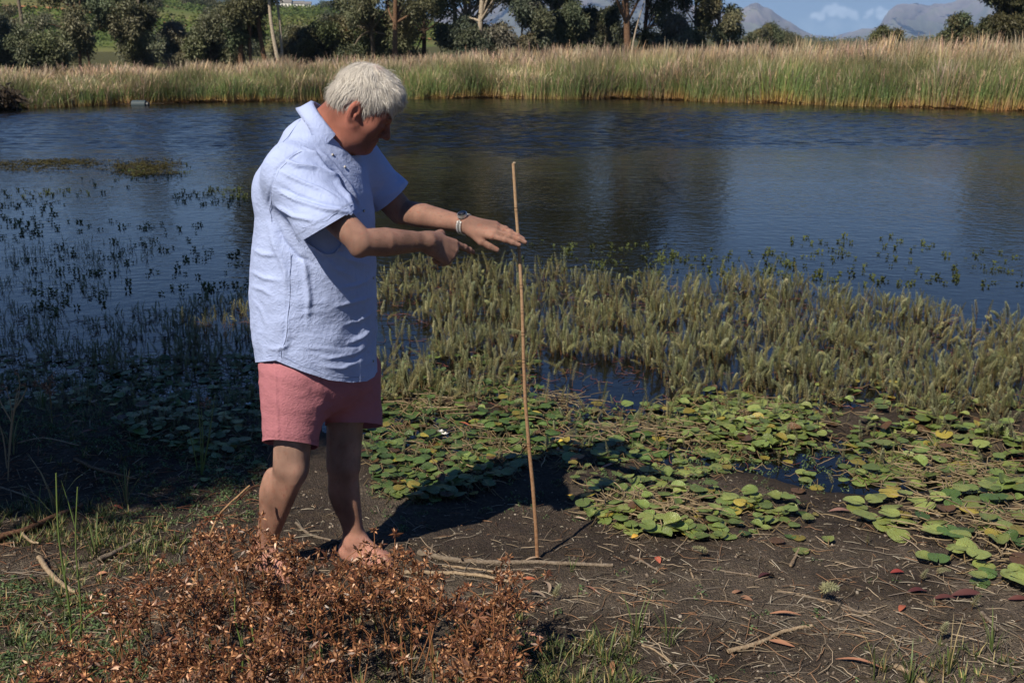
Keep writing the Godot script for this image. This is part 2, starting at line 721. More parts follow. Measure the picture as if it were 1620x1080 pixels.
func farmhouse() -> void:
	var c := at(464, 12, 620.0)
	c.y = hill_h(c.x, 620.0) - 0.3
	var t := thing("farmhouse", "white gabled farmhouse on the hill crest above the trees", "house", c)
	var white := mat(Color(0.78, 0.76, 0.72), 0.8, 0.3)
	var roof := mat(Color(0.16, 0.15, 0.145), 0.8, 0.3)
	var dark := mat(Color(0.03, 0.03, 0.035), 0.3, 0.5)
	for w in [[-4.4, 0.0, 7.0, 4.6, 3.0, 1.9], [3.2, -1.0, 7.0, 4.0, 2.5, 1.5], [9.2, 0.6, 4.2, 3.4, 2.3, 1.2]]:
		var mb := MB.new()
		var hx: float = w[2] / 2
		var hz: float = w[3] / 2
		mb.box(Vector3(w[0], w[4] / 2, w[1]), Vector3(hx, w[4] / 2, hz))
		for s in [-1.0, 1.0]:
			mb.face([Vector3(w[0] + s * hx, w[4], w[1] - hz), Vector3(w[0] + s * hx, w[4], w[1] + hz), Vector3(w[0] + s * hx, w[4] + w[5], w[1])])
		var wall := part("wall", mb.mesh(), white, t)
		var rb := MB.new()
		for s in [-1.0, 1.0]:
			rb.face([Vector3(w[0] - hx - 0.3, w[4] - 0.1, w[1] + s * (hz + 0.35)), Vector3(w[0] + hx + 0.3, w[4] - 0.1, w[1] + s * (hz + 0.35)), Vector3(w[0] + hx + 0.3, w[4] + w[5] + 0.12, w[1]), Vector3(w[0] - hx - 0.3, w[4] + w[5] + 0.12, w[1])])
		part("roof", rb.mesh(), roof, t)
		for k in 3:
			var win := MB.new()
			win.box(Vector3(w[0] + (k - 1) * hx * 0.6, w[4] * 0.52, w[1] + hz + 0.03), Vector3(0.4, 0.55, 0.03))
			part("window", win.mesh(), dark, wall)
	var ch := MB.new()
	ch.box(Vector3(-5.8, 5.3, 0.2), Vector3(0.4, 0.8, 0.4))
	part("chimney", ch.mesh(), white, t)
	t.scale = Vector3.ONE * 0.85


func massif(called: String, crest: Array, d: float, depth: float, base_h: float, seed_at: float) -> void:
	# crest: [px, py] along the skyline; spurs and gullies run from it down to the plain
	var mb := MB.new()
	var nu := 260
	var nv := 46
	var x0: float = crest[0][0]
	var x1: float = crest[-1][0]
	for j in nv + 1:
		var t := float(j) / nv
		for k in nu + 1:
			var px := lerpf(x0, x1, float(k) / nu)
			var py := curve_at(crest, px)
			var top := at(px, py, d)
			var u := top.x
			var bend := broad.get_noise_2d(u * 0.10 + seed_at, t * 90.0) * 40.0
			var rough := ridged.get_noise_2d(u * 0.75 + seed_at + bend * 2.0, t * 420.0 + bend)
			var gully := ridged.get_noise_2d(u * 0.25 + seed_at * 2.0 + bend, t * 75.0 + bend)
			var fall := pow(1.0 - t, 1.35) if t > 0.16 else lerpf(1.0, pow(0.84, 1.35), t / 0.16)
			var high := (top.y - base_h) * fall
			high *= 1.0 + (gully * 0.42 + rough * 0.22) * sin(PI * clampf(t * 1.15, 0, 1))
			high += (top.y - base_h) * 0.05 * ridged.get_noise_1d(u * 0.55 + seed_at) * (1.0 - t)
			var z := -(d - depth * t + depth * 0.26 * gully * sin(PI * t) + depth * 0.05 * rough)
			mb.vert(Vector3(u * (-z / d), base_h + high, z), Vector3.UP, tint(Color(0.135, 0.12, 0.115).lerp(Color(0.085, 0.088, 0.066), smoothstep(0.3, 0.8, t + rough * 0.5)), 1.0 + 0.7 * gully + 0.8 * rough))
	for j in nv + 1:
		for k in nu + 1:
			var a := mb.v[j * (nu + 1) + mini(k + 1, nu)] - mb.v[j * (nu + 1) + maxi(k - 1, 0)]
			var b := mb.v[mini(j + 1, nv) * (nu + 1) + k] - mb.v[maxi(j - 1, 0) * (nu + 1) + k]
			mb.n[j * (nu + 1) + k] = b.cross(a).normalized()
	for j in nv:
		for k in nu:
			var a2 := j * (nu + 1) + k
			mb.quad(a2, a2 + 1, a2 + nu + 2, a2 + nu + 1)
	struct(called, mb.mesh(), mat(Color.WHITE, 0.95, 0.15))


func build_mountains() -> void:
	massif("mountain", [[640, 40], [700, 20], [760, 5], [830, -20], [880, -6], [915, -14], [960, -42], [1010, -36], [1040, -12], [1080, 6], [1120, 14], [1150, 20], [1166, 17], [1176, 13], [1188, 7], [1196, 6], [1206, 11], [1222, 16], [1238, 28], [1252, 36], [1266, 46], [1284, 54], [1298, 63], [1310, 68]], 5200.0, 1500.0, -8.0, 30.0)
	massif("mountain", [[1318, 66], [1336, 57], [1350, 50], [1366, 45], [1386, 45], [1393, 40], [1400, 27], [1408, 16], [1418, 8], [1432, 5], [1452, 4], [1470, 8], [1490, 6], [1512, 2], [1540, -8], [1580, -22], [1640, -34], [1720, -50], [1850, -20], [2000, 30], [2080, 60]], 6000.0, 1900.0, -8.0, 400.0)
	massif("mountain", [[1180, 66], [1230, 58], [1262, 62], [1290, 55], [1318, 58], [1345, 50], [1380, 57], [1420, 60], [1450, 66]], 8200.0, 900.0, -8.0, 800.0)


# ---------------------------------------------------------------- foliage
func leaf_clump(count: int, leaf: float, spread_r: float, wide: float, droop: float) -> ArrayMesh:
	var mb := MB.new()
	for k in count:
		var p := rdir() * spread_r * pow(rng.randf(), 0.4)
		var dir := (rdir() + Vector3(0, -droop, 0)).normalized()
		var side := dir.cross(rdir()).normalized()
		var l := leaf * rnd(0.7, 1.25)
		var w := l * wide * 0.5
		var tone := rnd(0.7, 1.25)
		var col := Color(tone * rnd(0.92, 1.1), tone, tone * rnd(0.85, 1.1))
		var nn := dir.cross(side).normalized()
		var a := mb.vert(p, nn, col)
		var b := mb.vert(p + dir * l * 0.45 + side * w, nn, col)
		var e := mb.vert(p + dir * l + nn * l * 0.08, nn, col)
		var f := mb.vert(p + dir * l * 0.45 - side * w, nn, col)
		mb.quad(a, b, e, f)
	return mb.mesh()


var clumps := []
var leaf_mat: StandardMaterial3D
var bark := {}


func far_clumps() -> void:
	for k in 3:
		clumps.append(leaf_clump(22, 0.17, 0.34, 0.34, 0.6))
	leaf_mat = leafy(0.55, 0.4, 0.35)
	for b in [["pale", Color(0.50, 0.45, 0.38)], ["brown", Color(0.19, 0.12, 0.08)], ["grey", Color(0.22, 0.19, 0.16)], ["dark", Color(0.07, 0.05, 0.04)]]:
		var m := tri(mat(b[1], 0.85, 0.3), 1.3, false)
		m.albedo_texture = ramp_tex("bark_tone", noise_tex("bark", 0.02, 4), [[0.0, Color(0.55, 0.5, 0.46)], [0.5, Color(0.9, 0.88, 0.85)], [1.0, Color(1, 1, 1)]])
		bark[b[0]] = m


func limb(from: Vector3, to: Vector3, r0: float, r1: float, bend: float, mb: MB, sides := 6) -> void:
	var pts := []
	var rad := []
	var off := rdir() * bend * from.distance_to(to)
	for k in 6:
		var t := k / 5.0
		pts.append(from.lerp(to, t) + off * sin(PI * t) * 0.5 + Vector3.UP * 0.15 * bend * sin(PI * t))
		rad.append(lerpf(r0, r1, t))
	mb.tube(pts, rad, sides, Color.WHITE, null, false)


# stems: each [lean x, lean z, height, radius, bark]; blobs: each [x, y, z, rx, ry] round which leaves hang
func tree(called: String, label: String, category: String, base: Vector3, stems: Array, blobs: Array, leaves: int, tone: Color, group := "", size := 1.0, shapes: Array = []) -> Node3D:
	var t := thing(called, label, category, base, group)
	var tops := []
	for s in stems:
		var mb := MB.new()
		var pts := []
		var rad := []
		var wob := rnd(0, TAU)
		for k in 9:
			var f := k / 8.0
			pts.append(Vector3(s[5] if s.size() > 5 else 0.0, -0.1, 0) + Vector3(s[0] * f * f + 0.05 * s[2] * 0.25 * sin(f * 5.0 + wob), s[2] * f, s[1] * f * f + 0.04 * s[2] * 0.2 * cos(f * 4.0 + wob)))
			rad.append(s[3] * lerpf(1.25 if k == 0 else 1.0, 0.28, f))
		mb.tube(pts, rad, 8)
		for b in blobs:
			var here := Vector3(b[0], b[1], b[2])
			var near := 2
			for k in range(2, 9):
				if pts[k].y < here.y - 0.15 * s[2] or k == 2:
					near = k
			if pts[near].distance_to(here) < 0.75 * s[2] and rng.randf() < 0.75:
				limb(pts[near], here, rad[near] * 0.55, 0.02, 0.25, mb)
		part("trunk", mb.mesh(), bark[s[4]], t)
	var use: Array = shapes if shapes else clumps
	var per := []
	var cols := []
	for k in use.size():
		per.append([])
		cols.append([])
	var total := 0.0
	for b in blobs:
		total += b[3] * b[3] * b[4]
	for b in blobs:
		var shade := rnd(0.7, 1.3)
		var own := Color(tone.r * rnd(0.85, 1.2), tone.g, tone.b * rnd(0.85, 1.15))
		# each blob is itself a few sprays
		var sprays := []
		for k in 9:
			sprays.append(rdir() * pow(rng.randf(), 0.35))
		var n := int(leaves * b[3] * b[3] * b[4] / total)
		for k in n:
			var q: Vector3 = sprays[rng.randi() % 9] * 0.95 + rdir() * 0.42 * pow(rng.randf(), 0.5)
			var p := Vector3(b[0] + q.x * b[3], b[1] + q.y * b[4], b[2] + q.z * b[3])
			var w := rng.randi() % use.size()
			var sc := rnd(0.7, 1.3) * size
			per[w].append(Transform3D(Basis(Vector3.UP, rnd(0, TAU)) * Basis(Vector3.RIGHT, rnd(-0.5, 0.5)) * Basis.from_scale(Vector3.ONE * sc), p))
			cols[w].append(tint(own, shade * rnd(0.75, 1.25)))
	for w in use.size():
		if per[w]:
			many("crown" if w == 0 else "crown_%03d" % w, use[w], leaf_mat, per[w], cols[w], t).set_meta("kind", "stuff")
	return t


func round_blobs(w: float, y0: float, y1: float, n: int, taper := 0.6) -> Array:
	var a := []
	n = int(n * 1.7)
	for k in n:
		var f := (k + rnd(0.0, 0.8)) / n
		var span := w * 0.5 * lerpf(1.0, taper, f) * (0.7 + 0.5 * sin(PI * clampf(f + 0.15, 0, 1)))
		var r := w * rnd(0.12, 0.22)
		a.append([rnd(-1, 1) * (span - r * 0.5), lerpf(y0 + r * 0.6, y1 - r * 0.6, f), rnd(-1, 1) * (span - r * 0.5), r, r * rnd(0.7, 1.0)])
	return a


func bank_spot(px: float, d: float) -> Vector3:
	var p := at(px, 70, d)
	p.y = ground_h(p.x, p.z) - 0.05
	if p.x / d < 0.0 and d > 74.0:
		p.y = maxf(p.y, hill_h(p.x, d))
	return p


func build_far_bank() -> void:
	far_clumps()
	var m := 0.0
	var gum := Color(0.112, 0.124, 0.068)
	var dark := Color(0.095, 0.11, 0.058)
	var olive := Color(0.12, 0.128, 0.058)
	var grey := Color(0.12, 0.13, 0.088)
	var G := "trees on the far bank"
	# left to right: [px, distance, width m, crown bottom, height, leaves, tone, stems, label]
	var rows := [
		[18, 66.0, 4.0, 0.2, 2.3, 900, grey, [[0.1, 0, 2.0, 0.07, "grey"]], "grey green bush at the left edge beyond the reeds", "bush"],
		[52, 58.0, 3.6, 0.2, 2.1, 900, dark, [[0.0, 0, 1.2, 0.06, "dark"]], "low dark bush beside the leaning pole", "bush"],
		[122, 62.0, 3.2, 0.7, 6.2, 1000, gum, [[0.6, 0, 4.6, 0.09, "brown"], [-0.5, 0, 4.0, 0.07, "brown", 0.5]], "slender brown stemmed tree first from the left beyond the reeds", "tree"],
		[222, 64.0, 3.2, 0.2, 6.6, 1500, dark, [[0.2, 0, 5.0, 0.12, "grey"]], "dense dark tree standing second from the left on the far bank", "tree"],
		[284, 66.0, 3.0, 0.2, 2.5, 900, grey, [[0.2, 0, 2.0, 0.07, "grey"]], "grey green bush right of the dense dark tree", "bush"],
		[330, 64.0, 3.2, 0.2, 2.5, 900, gum, [[0.1, 0, 1.8, 0.07, "grey"]], "dull green bush left of the tall gum with bare white stems", "bush"],
		[382, 62.0, 3.4, 1.4, 10.5, 2200, dark, [[0.5, 0, 8.5, 0.16, "brown"], [0.9, 0.2, 8.0, 0.10, "brown", 0.5]], "tall dark gum just left of the bare white stems", "tree"],
		[470, 68.0, 3.4, 0.2, 2.5, 900, gum, [[0.2, 0, 2.0, 0.07, "grey"]], "mid green bush right of the bare white stems", "bush"],
		[520, 66.0, 3.2, 0.2, 2.6, 900, olive, [[0.2, 0, 1.6, 0.07, "grey"]], "olive green bush behind the man's hair", "bush"],
		[588, 66.0, 5.2, 0.3, 11.0, 2600, gum, [[-0.4, 0, 9.0, 0.16, "grey"]], "broad leafy tree behind the man's head", "tree"],
		[628, 58.0, 4.6, 2.6, 12.0, 2000, dark, [[-0.3, 0, 10.5, 0.15, "brown"]], "tall tree with a bare brown trunk right of the man's head", "tree"],
		[668, 68.0, 4.4, 0.2, 12.0, 2200, gum, [[0.3, 0, 9.0, 0.15, "dark"]], "very dark tree behind the bare brown trunk", "tree"],
		[728, 62.0, 4.2, 3.2, 13.0, 1500, gum, [[-1.6, 0, 10.5, 0.15, "pale"], [-0.4, 0.3, 11.0, 0.14, "pale", 0.25], [0.9, 0, 10.0, 0.12, "pale", 0.5]], "gum tree with three white forking stems", "tree"],
		[762, 60.0, 4.4, 3.0, 13.5, 1500, olive, [[0.6, 0, 11.0, 0.17, "pale"]], "gum with one thick white trunk and pale leaves", "tree"],
		[735, 60.0, 3.8, 0.2, 2.7, 1100, Color(0.05, 0.07, 0.045), [[0.0, 0, 1.4, 0.06, "grey"]], "blue green bush at the foot of the white gum stems", "bush"],
		[822, 60.0, 3.0, 0.1, 6.5, 1800, grey, [[0.2, 0, 3.5, 0.08, "pale"]], "pale grey green willow beside the thick white trunk", "tree"],
		[870, 66.0, 2.8, 0.3, 9.0, 1100, gum, [[0.4, 0, 7.0, 0.11, "pale"]], "gum rising behind the pale willow", "tree"],
		[888, 63.0, 3.6, 0.0, 3.6, 1500, dark, [[0.0, 0, 2.0, 0.08, "dark"]], "black green bush below the thin white trunk", "bush"],
		[885, 68.0, 3.4, 3.2, 13.0, 900, gum, [[-0.9, 0, 11.5, 0.13, "pale"]], "thin gum with a pale trunk and open crown", "tree"],
		[935, 70.0, 3.0, 0.0, 3.4, 1500, dark, [[0.0, 0, 2.6, 0.08, "dark"]], "dark round tree between the thin gum and the tall pine", "tree"],
		[962, 67.0, 3.0, 0.0, 3.4, 1300, dark, [[0.0, 0, 2.6, 0.08, "dark"]], "dark bush at the left foot of the pine", "bush"],
		[990, 56.0, 3.4, 4.2, 12.0, 1500, dark, [[-0.2, 0, 10.5, 0.19, "brown"], [0.5, 0.1, 3.6, 0.07, "pale", 0.3]], "tall gum with a thick orange brown trunk and broken side limb", "tree"],
		[1022, 66.0, 3.6, 0.2, 9.5, 1900, dark, [[0.3, 0, 8.5, 0.14, "dark"]], "dark pine behind the orange brown trunk", "tree"],
		[1070, 62.0, 2.4, 0.1, 3.0, 1000, grey, [[0.1, 0, 1.8, 0.06, "pale"]], "small pale willow left of the tall right hand poplar", "tree"],
		[1098, 64.0, 2.3, 0.3, 8.5, 1700, gum, [[0.1, 0, 7.0, 0.12, "grey"]], "narrow upright tree left of the twin at the gap to the mountains", "tree"],
		[1134, 63.0, 2.5, 0.3, 9.0, 1900, gum, [[-0.1, 0, 7.4, 0.12, "grey"]], "narrow upright tree at the edge of the gap to the mountains", "tree"],
		[1196, 110.0, 3.2, 0.0, 2.5, 800, dark, [[0.0, 0, 1.4, 0.08, "dark"]], "far dark bush under the left mountain", "bush"],
		[1246, 120.0, 5.0, 0.0, 2.3, 800, dark, [[0.0, 0, 1.4, 0.08, "dark"]], "wide far dark bush under the clouds", "bush"],
		[1214, 116.0, 3.0, 0.0, 2.9, 600, dark, [[0.0, 0, 1.6, 0.08, "dark"]], "far dark tree between the two dark bushes under the left mountain", "tree"],
		[1394, 84.0, 2.0, 0.0, 2.35, 700, Color(0.11, 0.12, 0.045), [[0.0, 0, 1.2, 0.06, "grey"]], "yellow green round bush under the right mountain", "bush"],
		[1415, 86.0, 1.5, 0.0, 2.15, 500, Color(0.10, 0.105, 0.045), [[0.0, 0, 1.2, 0.06, "grey"]], "small yellowish bush right of the round one", "bush"],
		[1520, 64.0, 1.6, 0.0, 3.1, 700, Color(0.075, 0.085, 0.045), [[0.1, 0, 2.4, 0.05, "grey"]], "small wispy tree left of the big right hand tree", "tree"],
		[1500, 66.0, 1.8, 0.0, 2.3, 500, olive, [[0.0, 0, 1.4, 0.05, "grey"]], "olive shrub at the foot of the wispy tree", "bush"],
		[1592, 60.0, 3.6, 0.2, 7.0, 2600, Color(0.062, 0.07, 0.032), [[0.2, 0, 5.5, 0.13, "grey"]], "big round olive tree at the right edge", "tree"],
		[1650, 60.0, 4.0, 0.2, 8.0, 2200, gum, [[0.2, 0, 5.5, 0.13, "grey"]], "leafy tree cut by the right edge", "tree"],
		[-40, 62.0, 4.0, 0.2, 4.2, 1300, gum, [[0.2, 0, 2.8, 0.1, "grey"]], "leafy bush cut by the left edge", "bush"],
	]
	for r in rows:
		var n := int(clampf((r[4] - r[3]) * 1.6 + r[2] * 0.8, 5, 20))
		var gappy: bool = r[7][0][4] == "pale" and r[4] > 8.0
		var blobs := round_blobs(r[2] * (1.15 if gappy else 1.0), r[3], r[4], n, 0.75)
		var leaves: int = r[5]
		if r[4] >= 9.0 and r[0] > 570 and r[0] < 1060:
			for b in round_blobs(6.5, 5.5, r[4] + 1.0, 9, 0.8):
				b[2] -= 3.5
				blobs.append(b)
			leaves += 2200
		tree("gum_tree" if r[9] == "tree" else "bush", r[8], r[9], bank_spot(r[0], r[1]), r[7], blobs, int(leaves * 1.1), r[6], G if r[9] == "tree" else "bushes on the far bank")
	# bare white stems of a dead gum
	for s in [[418, 0.28, 62.0, "leaning bare brown gum stem left of the two white ones", 0.13, "brown", -0.5], [436, 0.12, 61.0, "bare white gum stem, taller of the pair beside the dark gum", 0.11, "pale", -0.35], [445, 0.1, 61.5, "bare white gum stem, thinner of the pair beside the dark gum", 0.085, "pale", -0.4]]:
		var t := thing("bare_stem", s[3], "tree trunk", bank_spot(s[0] + 4, s[2]), "bare stems of the far bank")
		var mb := MB.new()
		var pts := []
		var rad := []
		for k in 10:
			var f := k / 9.0
			pts.append(Vector3(s[6] * f * 2.0 + 0.1 * sin(f * 7.0 + s[0]), 8.0 * f, 0.1 * cos(f * 5.0)))
			rad.append(s[4] * lerpf(1.15, 0.35, f))
		mb.tube(pts, rad, 8)
		part("trunk", mb.mesh(), bark[s[5]], t)
		for k in 3:
			var lb := MB.new()
			var from: Vector3 = pts[5 + k]
			limb(from, from + Vector3(rnd(-1.0, 1.0), rnd(0.8, 1.6), rnd(-0.6, 0.6)), s[4] * 0.4, 0.015, 0.2, lb)
			part("branch", lb.mesh(), bark[s[5]], t)
	# hedge-like bushes in the rows behind, on the lower slope
	var spots := []
	for k in 12:
		var px := rnd(-60, 560)
		var d := rnd(76, 150)
		spots.append([px, d])
	for s in spots:
		var p := bank_spot(s[0], s[1])
		var w := rnd(2.5, 5.0)
		tree("hillside_bush", "dark green bush scattered over the lower slope behind the left bank trees", "bush", p, [[0, 0, 1.0, 0.08, "dark"]], round_blobs(w, 0.0, rnd(1.6, 3.2), 5), 260, [dark, gum, grey][rng.randi() % 3], "bushes on the lower slope", 1.5)
	for k in 26:
		var d := rnd(200, 420)
		var px := rnd(60, 400) if rng.randf() < 0.8 else rnd(515, 570)
		var p := at(px, 20, d)
		p.y = hill_h(p.x, d)
		tree("crest_tree", "small dark tree far up the vineyard hill", "tree", p, [[0, 0, 1.5, 0.1, "dark"]], round_blobs(rnd(4, 9), 0.0, rnd(2.0, 5.0), 5), 150, dark, "far trees on the hill", 2.6)
	# treeline of the plain far behind the reeds on the right
	var xf := []
	var cols := []
	for k in 1500:
		var x := rnd(-40, 330)
		var d := rnd(380, 460)
		xf.append(Transform3D(Basis(Vector3.UP, rnd(0, TAU)).scaled(Vector3.ONE * rnd(4.0, 8.0)), Vector3(x, rnd(0.5, 2.2) + 1.4 * broad.get_noise_1d(x * 3.0), -d)))
		cols.append(tint(dark, rnd(0.8, 1.5)))
	stuff("treeline", clumps[0], leaf_mat, xf, cols, "thin dark line of far trees across the plain below the mountains", "treeline")
	pole()
	drum()


func pole() -> void:
	var a := at(41, 76, 70.0)
	var b := at(27, -10, 70.0)
	var t := thing("utility_pole", "leaning grey wooden pole at the upper left", "pole", a)
	var mb := MB.new()
	var pts := []
	var rad := []
	for k in 8:
		pts.append((b - a) * (k / 7.0) * 1.15 + Vector3(0, -0.6 + 0.6 * k / 7.0, 0))
		rad.append(lerpf(0.13, 0.09, k / 7.0))
	mb.tube(pts, rad, 10)
	part("shaft", mb.mesh(), bark["grey"], t)
	var arm := MB.new()
	var top: Vector3 = pts[7] - Vector3(0, 0.25, 0)
	arm.box(top, Vector3(0.9, 0.06, 0.05))
	part("crossarm", arm.mesh(), bark["grey"], t)
	for x in [-0.75, 0.0, 0.75]:
		var ins := MB.new()
		ins.tube([top + Vector3(x, 0.06, 0), top + Vector3(x, 0.14, 0), top + Vector3(x, 0.22, 0)], [0.03, 0.05, 0.025], 8)
		part("insulator", ins.mesh(), bark["dark"], t)


func drum() -> void:
	var c := at(221, 158.5, 33.8)
	c.y = 0.03
	var t := thing("floating_drum", "grey blue drum floating at the foot of the far reeds", "drum", c)
	var paint := mat(Color(0.045, 0.065, 0.075), 0.6, 0.35)
	var mb := MB.new()
	var pts := []
	var rad := []
	for k in 13:
		var f := k / 12.0
		pts.append(Vector3(lerpf(-0.24, 0.17, f), 0, 0.02 * f))
		rad.append(0.115 if k in [0, 12] else 0.13 if k in [1, 4, 8, 11] else 0.12)
	mb.tube(pts, rad, 16)
	part("body", mb.mesh(), paint, t)
	var neck := MB.new()
	neck.tube([Vector3(0.17, 0.0, 0.02), Vector3(0.20, 0.0, 0.02), Vector3(0.21, 0, 0.02), Vector3(0.25, 0, 0.02)], [0.06, 0.06, 0.085, 0.08], 12)
	part("lid", neck.mesh(), mat(Color(0.03, 0.035, 0.04), 0.5, 0.5), t)


# ---------------------------------------------------------------- reeds
func reed_clump(blades: int, dry: float, tall: float) -> ArrayMesh:
	var mb := MB.new()
	for k in blades:
		var straw := rng.randf() < dry
		var h := tall * rnd(0.6, 1.05)
		var p := Vector3(rnd(-0.22, 0.22), 0, rnd(-0.22, 0.22))
		var a := rnd(0, TAU)
		var lean := rnd(0.05, 0.55) * h
		var dir := Vector3(cos(a), 0, sin(a)) * 0.8 + Vector3(0.25, 0, 0)
		if straw:
			dir = Vector3(cos(a), 0, sin(a)) - Vector3(0.35, 0, 0)
			h *= 1.08
		var across := Vector3(-sin(a + rnd(-1, 1)), 0, cos(a)).normalized()
		var w := rnd(0.0045, 0.0100) * (0.75 if straw else 1.0)
		var pts := []
		var ws := []
		var cols := []
		var b := rnd(0.75, 1.2)
		for s in 6:
			var f := s / 5.0
			pts.append(p + Vector3(0, h * f * (1.0 - 0.1 * f * f), 0) + dir * lean * f * f)
			ws.append(w * (1.0 - f * 0.9) if not straw or f < 0.7 else w * (1.35 if f < 0.95 else 0.4))
			if straw:
				cols.append(tint(Color(0.27, 0.18, 0.10).lerp(Color(0.47, 0.37, 0.255), f), b))
			else:
				cols.append(tint(Color(0.32, 0.20, 0.07).lerp(Color(0.15, 0.205, 0.075), smoothstep(0.05, 0.35, f)).lerp(Color(0.24, 0.20, 0.09), smoothstep(0.75, 1.0, f)), b))
		mb.blade(pts, ws, across, cols)
	return mb.mesh()


func build_reeds() -> void:
	var shapes := []
	for k in 4:
		shapes.append(reed_clump(15, 0.12, 1.0))
	for k in 4:
		shapes.append(reed_clump(15, 0.85, 1.0))
	var per := []
	var cols := []
	for k in 8:
		per.append([])
		cols.append([])
	for k in 22000:
		var x := rnd(-21, 20)
		var deep := pow(rng.randf(), 1.5) * (9.0 if x < -3.0 else 12.0)
		var d := curve_at(BANK, x) + deep - 0.15 + broad.get_noise_1d(x * 40.0) * 0.5
		var tall := curve_at([[-16.0, 0.74], [-10.0, 0.9], [-3.7, 1.05], [4.2, 1.32], [10.0, 1.42], [15.0, 1.56]], x)
		tall *= 0.82 + 0.18 * smoothstep(0.0, 2.5, deep) + 0.34 * broad.get_noise_2d(x * 55.0, d * 40.0)
		tall *= rnd(0.72, 1.18)
		var dry := smoothstep(2.2, 6.5, deep) * 0.8 + 0.05 + 0.5 * broad.get_noise_2d(x * 22.0 + 77.0, d * 22.0)
		var w := rng.randi() % 4 + (4 if rng.randf() < dry else 0)
		var patch := 1.0 + 0.75 * fine.get_noise_2d(x * 30.0, d * 30.0)
		var s := tall / 1.0
		var sway := Basis(Vector3(0, 0, 1), 0.30 * broad.get_noise_2d(x * 60.0, d * 40.0) - 0.06 + rnd(-0.14, 0.14)) * Basis(Vector3(1, 0, 0), rnd(-0.15, 0.15))
		per[w].append(Transform3D(sway * Basis(Vector3.UP, rnd(0, TAU)) * Basis.from_scale(Vector3(1.25, s, 1.25)), Vector3(x, maxf(ground_h(x, -d), -0.1) - 0.03, -d)))
		cols[w].append(Color(patch * rnd(0.85, 1.15), patch * rnd(0.9, 1.1), patch * rnd(0.8, 1.2)))
	var m := leafy(0.6, 0.35, 0.4)
	for w in 8:
		stuff("green_reeds" if w < 4 else "dry_reeds", shapes[w], m, per[w], cols[w], ["green reeds with yellow feet lining the far waterline", "straw coloured dry reeds with pale plumes behind the green ones"][w / 4], "reeds")
	# a dark overhanging bush in the reeds at the left edge
	tree("bush", "dark brown bush overhanging the water at the left edge of the reeds", "bush", Vector3(-14.9, 0.0, -31.6), [[0, 0, 0.5, 0.05, "dark"]], [[-0.6, 0.35, 0, 0.7, 0.35], [0.1, 0.3, 0.1, 0.6, 0.3], [0.7, 0.2, 0.0, 0.45, 0.2]], 500, Color(0.035, 0.03, 0.018))
	# debris of broken reeds at the waterline
	var mb := MB.new()
	for k in 500:
		var x := rnd(-16, 16)
		var p := Vector3(x, rnd(0.0, 0.06), -curve_at(BANK, x) + rnd(0.1, 0.5))
		var dir := Vector3(rnd(-1, 1), rnd(-0.1, 0.35), rnd(-0.6, 0.6)).normalized() * rnd(0.15, 0.5)
		mb.blade([p, p + dir * 0.5, p + dir], [0.012, 0.012, 0.006], Vector3(0, 0.7, 0.7), [tint(Color(0.28, 0.15, 0.06), rnd(0.6, 1.3))])
	var o := struct("reed_litter", mb.mesh(), leafy(0.8, 0.3, 0.0))
	tag(o, "broken brown reed stalks lying along the far waterline", "reed litter", "", "stuff")


# ---------------------------------------------------------------- trees that shade the left bank, and two added to cut skylight
func build_shade_trees() -> void:
	var near := [leaf_clump(34, 0.15, 0.30, 0.36, 0.5), leaf_clump(34, 0.13, 0.32, 0.4, 0.5)]
	# the two left-hand crowns stand where the sun throws them over the left bank and the shallows
	for g in [[Vector3(-6.6, 0.15, -1.2), 4.3, 8.4, 46, [Vector2(-320, 470), Vector2(120, 440), Vector2(330, 500), Vector2(395, 560), Vector2(405, 680), Vector2(300, 715), Vector2(120, 745), Vector2(-320, 760)], "gum tree on the near bank, close beside the left edge of the picture"], [Vector3(-9.8, 0.1, -7.4), 4.6, 9.6, 58, [Vector2(-260, 285), Vector2(380, 290), Vector2(392, 350), Vector2(340, 480), Vector2(-260, 470)], "second gum tree farther along the left bank outside the picture"]]:
		var blobs := []
		var poly: Array = g[4]
		while blobs.size() < g[3]:
			var w := Vector2(rnd(-320, 400), rnd(280, 770))
			if not inside(poly, w):
				continue
			var r := ray(w.x, w.y)
			var p := EYE - r * (EYE.y / r.y) - SUN * (rnd(g[1], g[2]) / 1.65)
			p.x -= 0.45
			blobs.append([p.x - g[0].x, p.y - g[0].y, p.z - g[0].z, rnd(0.65, 1.0), rnd(0.45, 0.7)])
		tree("gum_tree", g[5], "tree", g[0], [[0.4, 0.2, g[2] - 0.8, 0.2, "pale"], [-0.8, -1.0, g[2] - 1.6, 0.15, "pale", 0.4]], blobs, 9000, Color(0.05, 0.06, 0.03), "shade trees on the near bank", 1.0, near)
	for s in [[Vector3(5.4, 0.25, 3.6), 3.0, 3.6, 9.0, "added gum tree behind the camera, there to cut the skylight"], [Vector3(10.5, 0.2, -0.5), 3.0, 3.4, 9.0, "added gum tree outside the right edge, there to cut the skylight"]]:  # two unseen trees, added only to hold back sky ambient from the bank
		var blobs := []
		for k in 26:
			var a := rnd(0, TAU)
			var r: float = s[1] * sqrt(rng.randf()) * 0.85
			blobs.append([cos(a) * r, rnd(s[2], s[3]), sin(a) * r, rnd(0.75, 1.2), rnd(0.5, 0.8)])
		tree("gum_tree", s[4], "tree", s[0], [[0.4, 0.2, s[3] - 0.8, 0.2, "pale"]], blobs, 4600, Color(0.05, 0.06, 0.03), "shade trees on the near bank", 1.0, near)


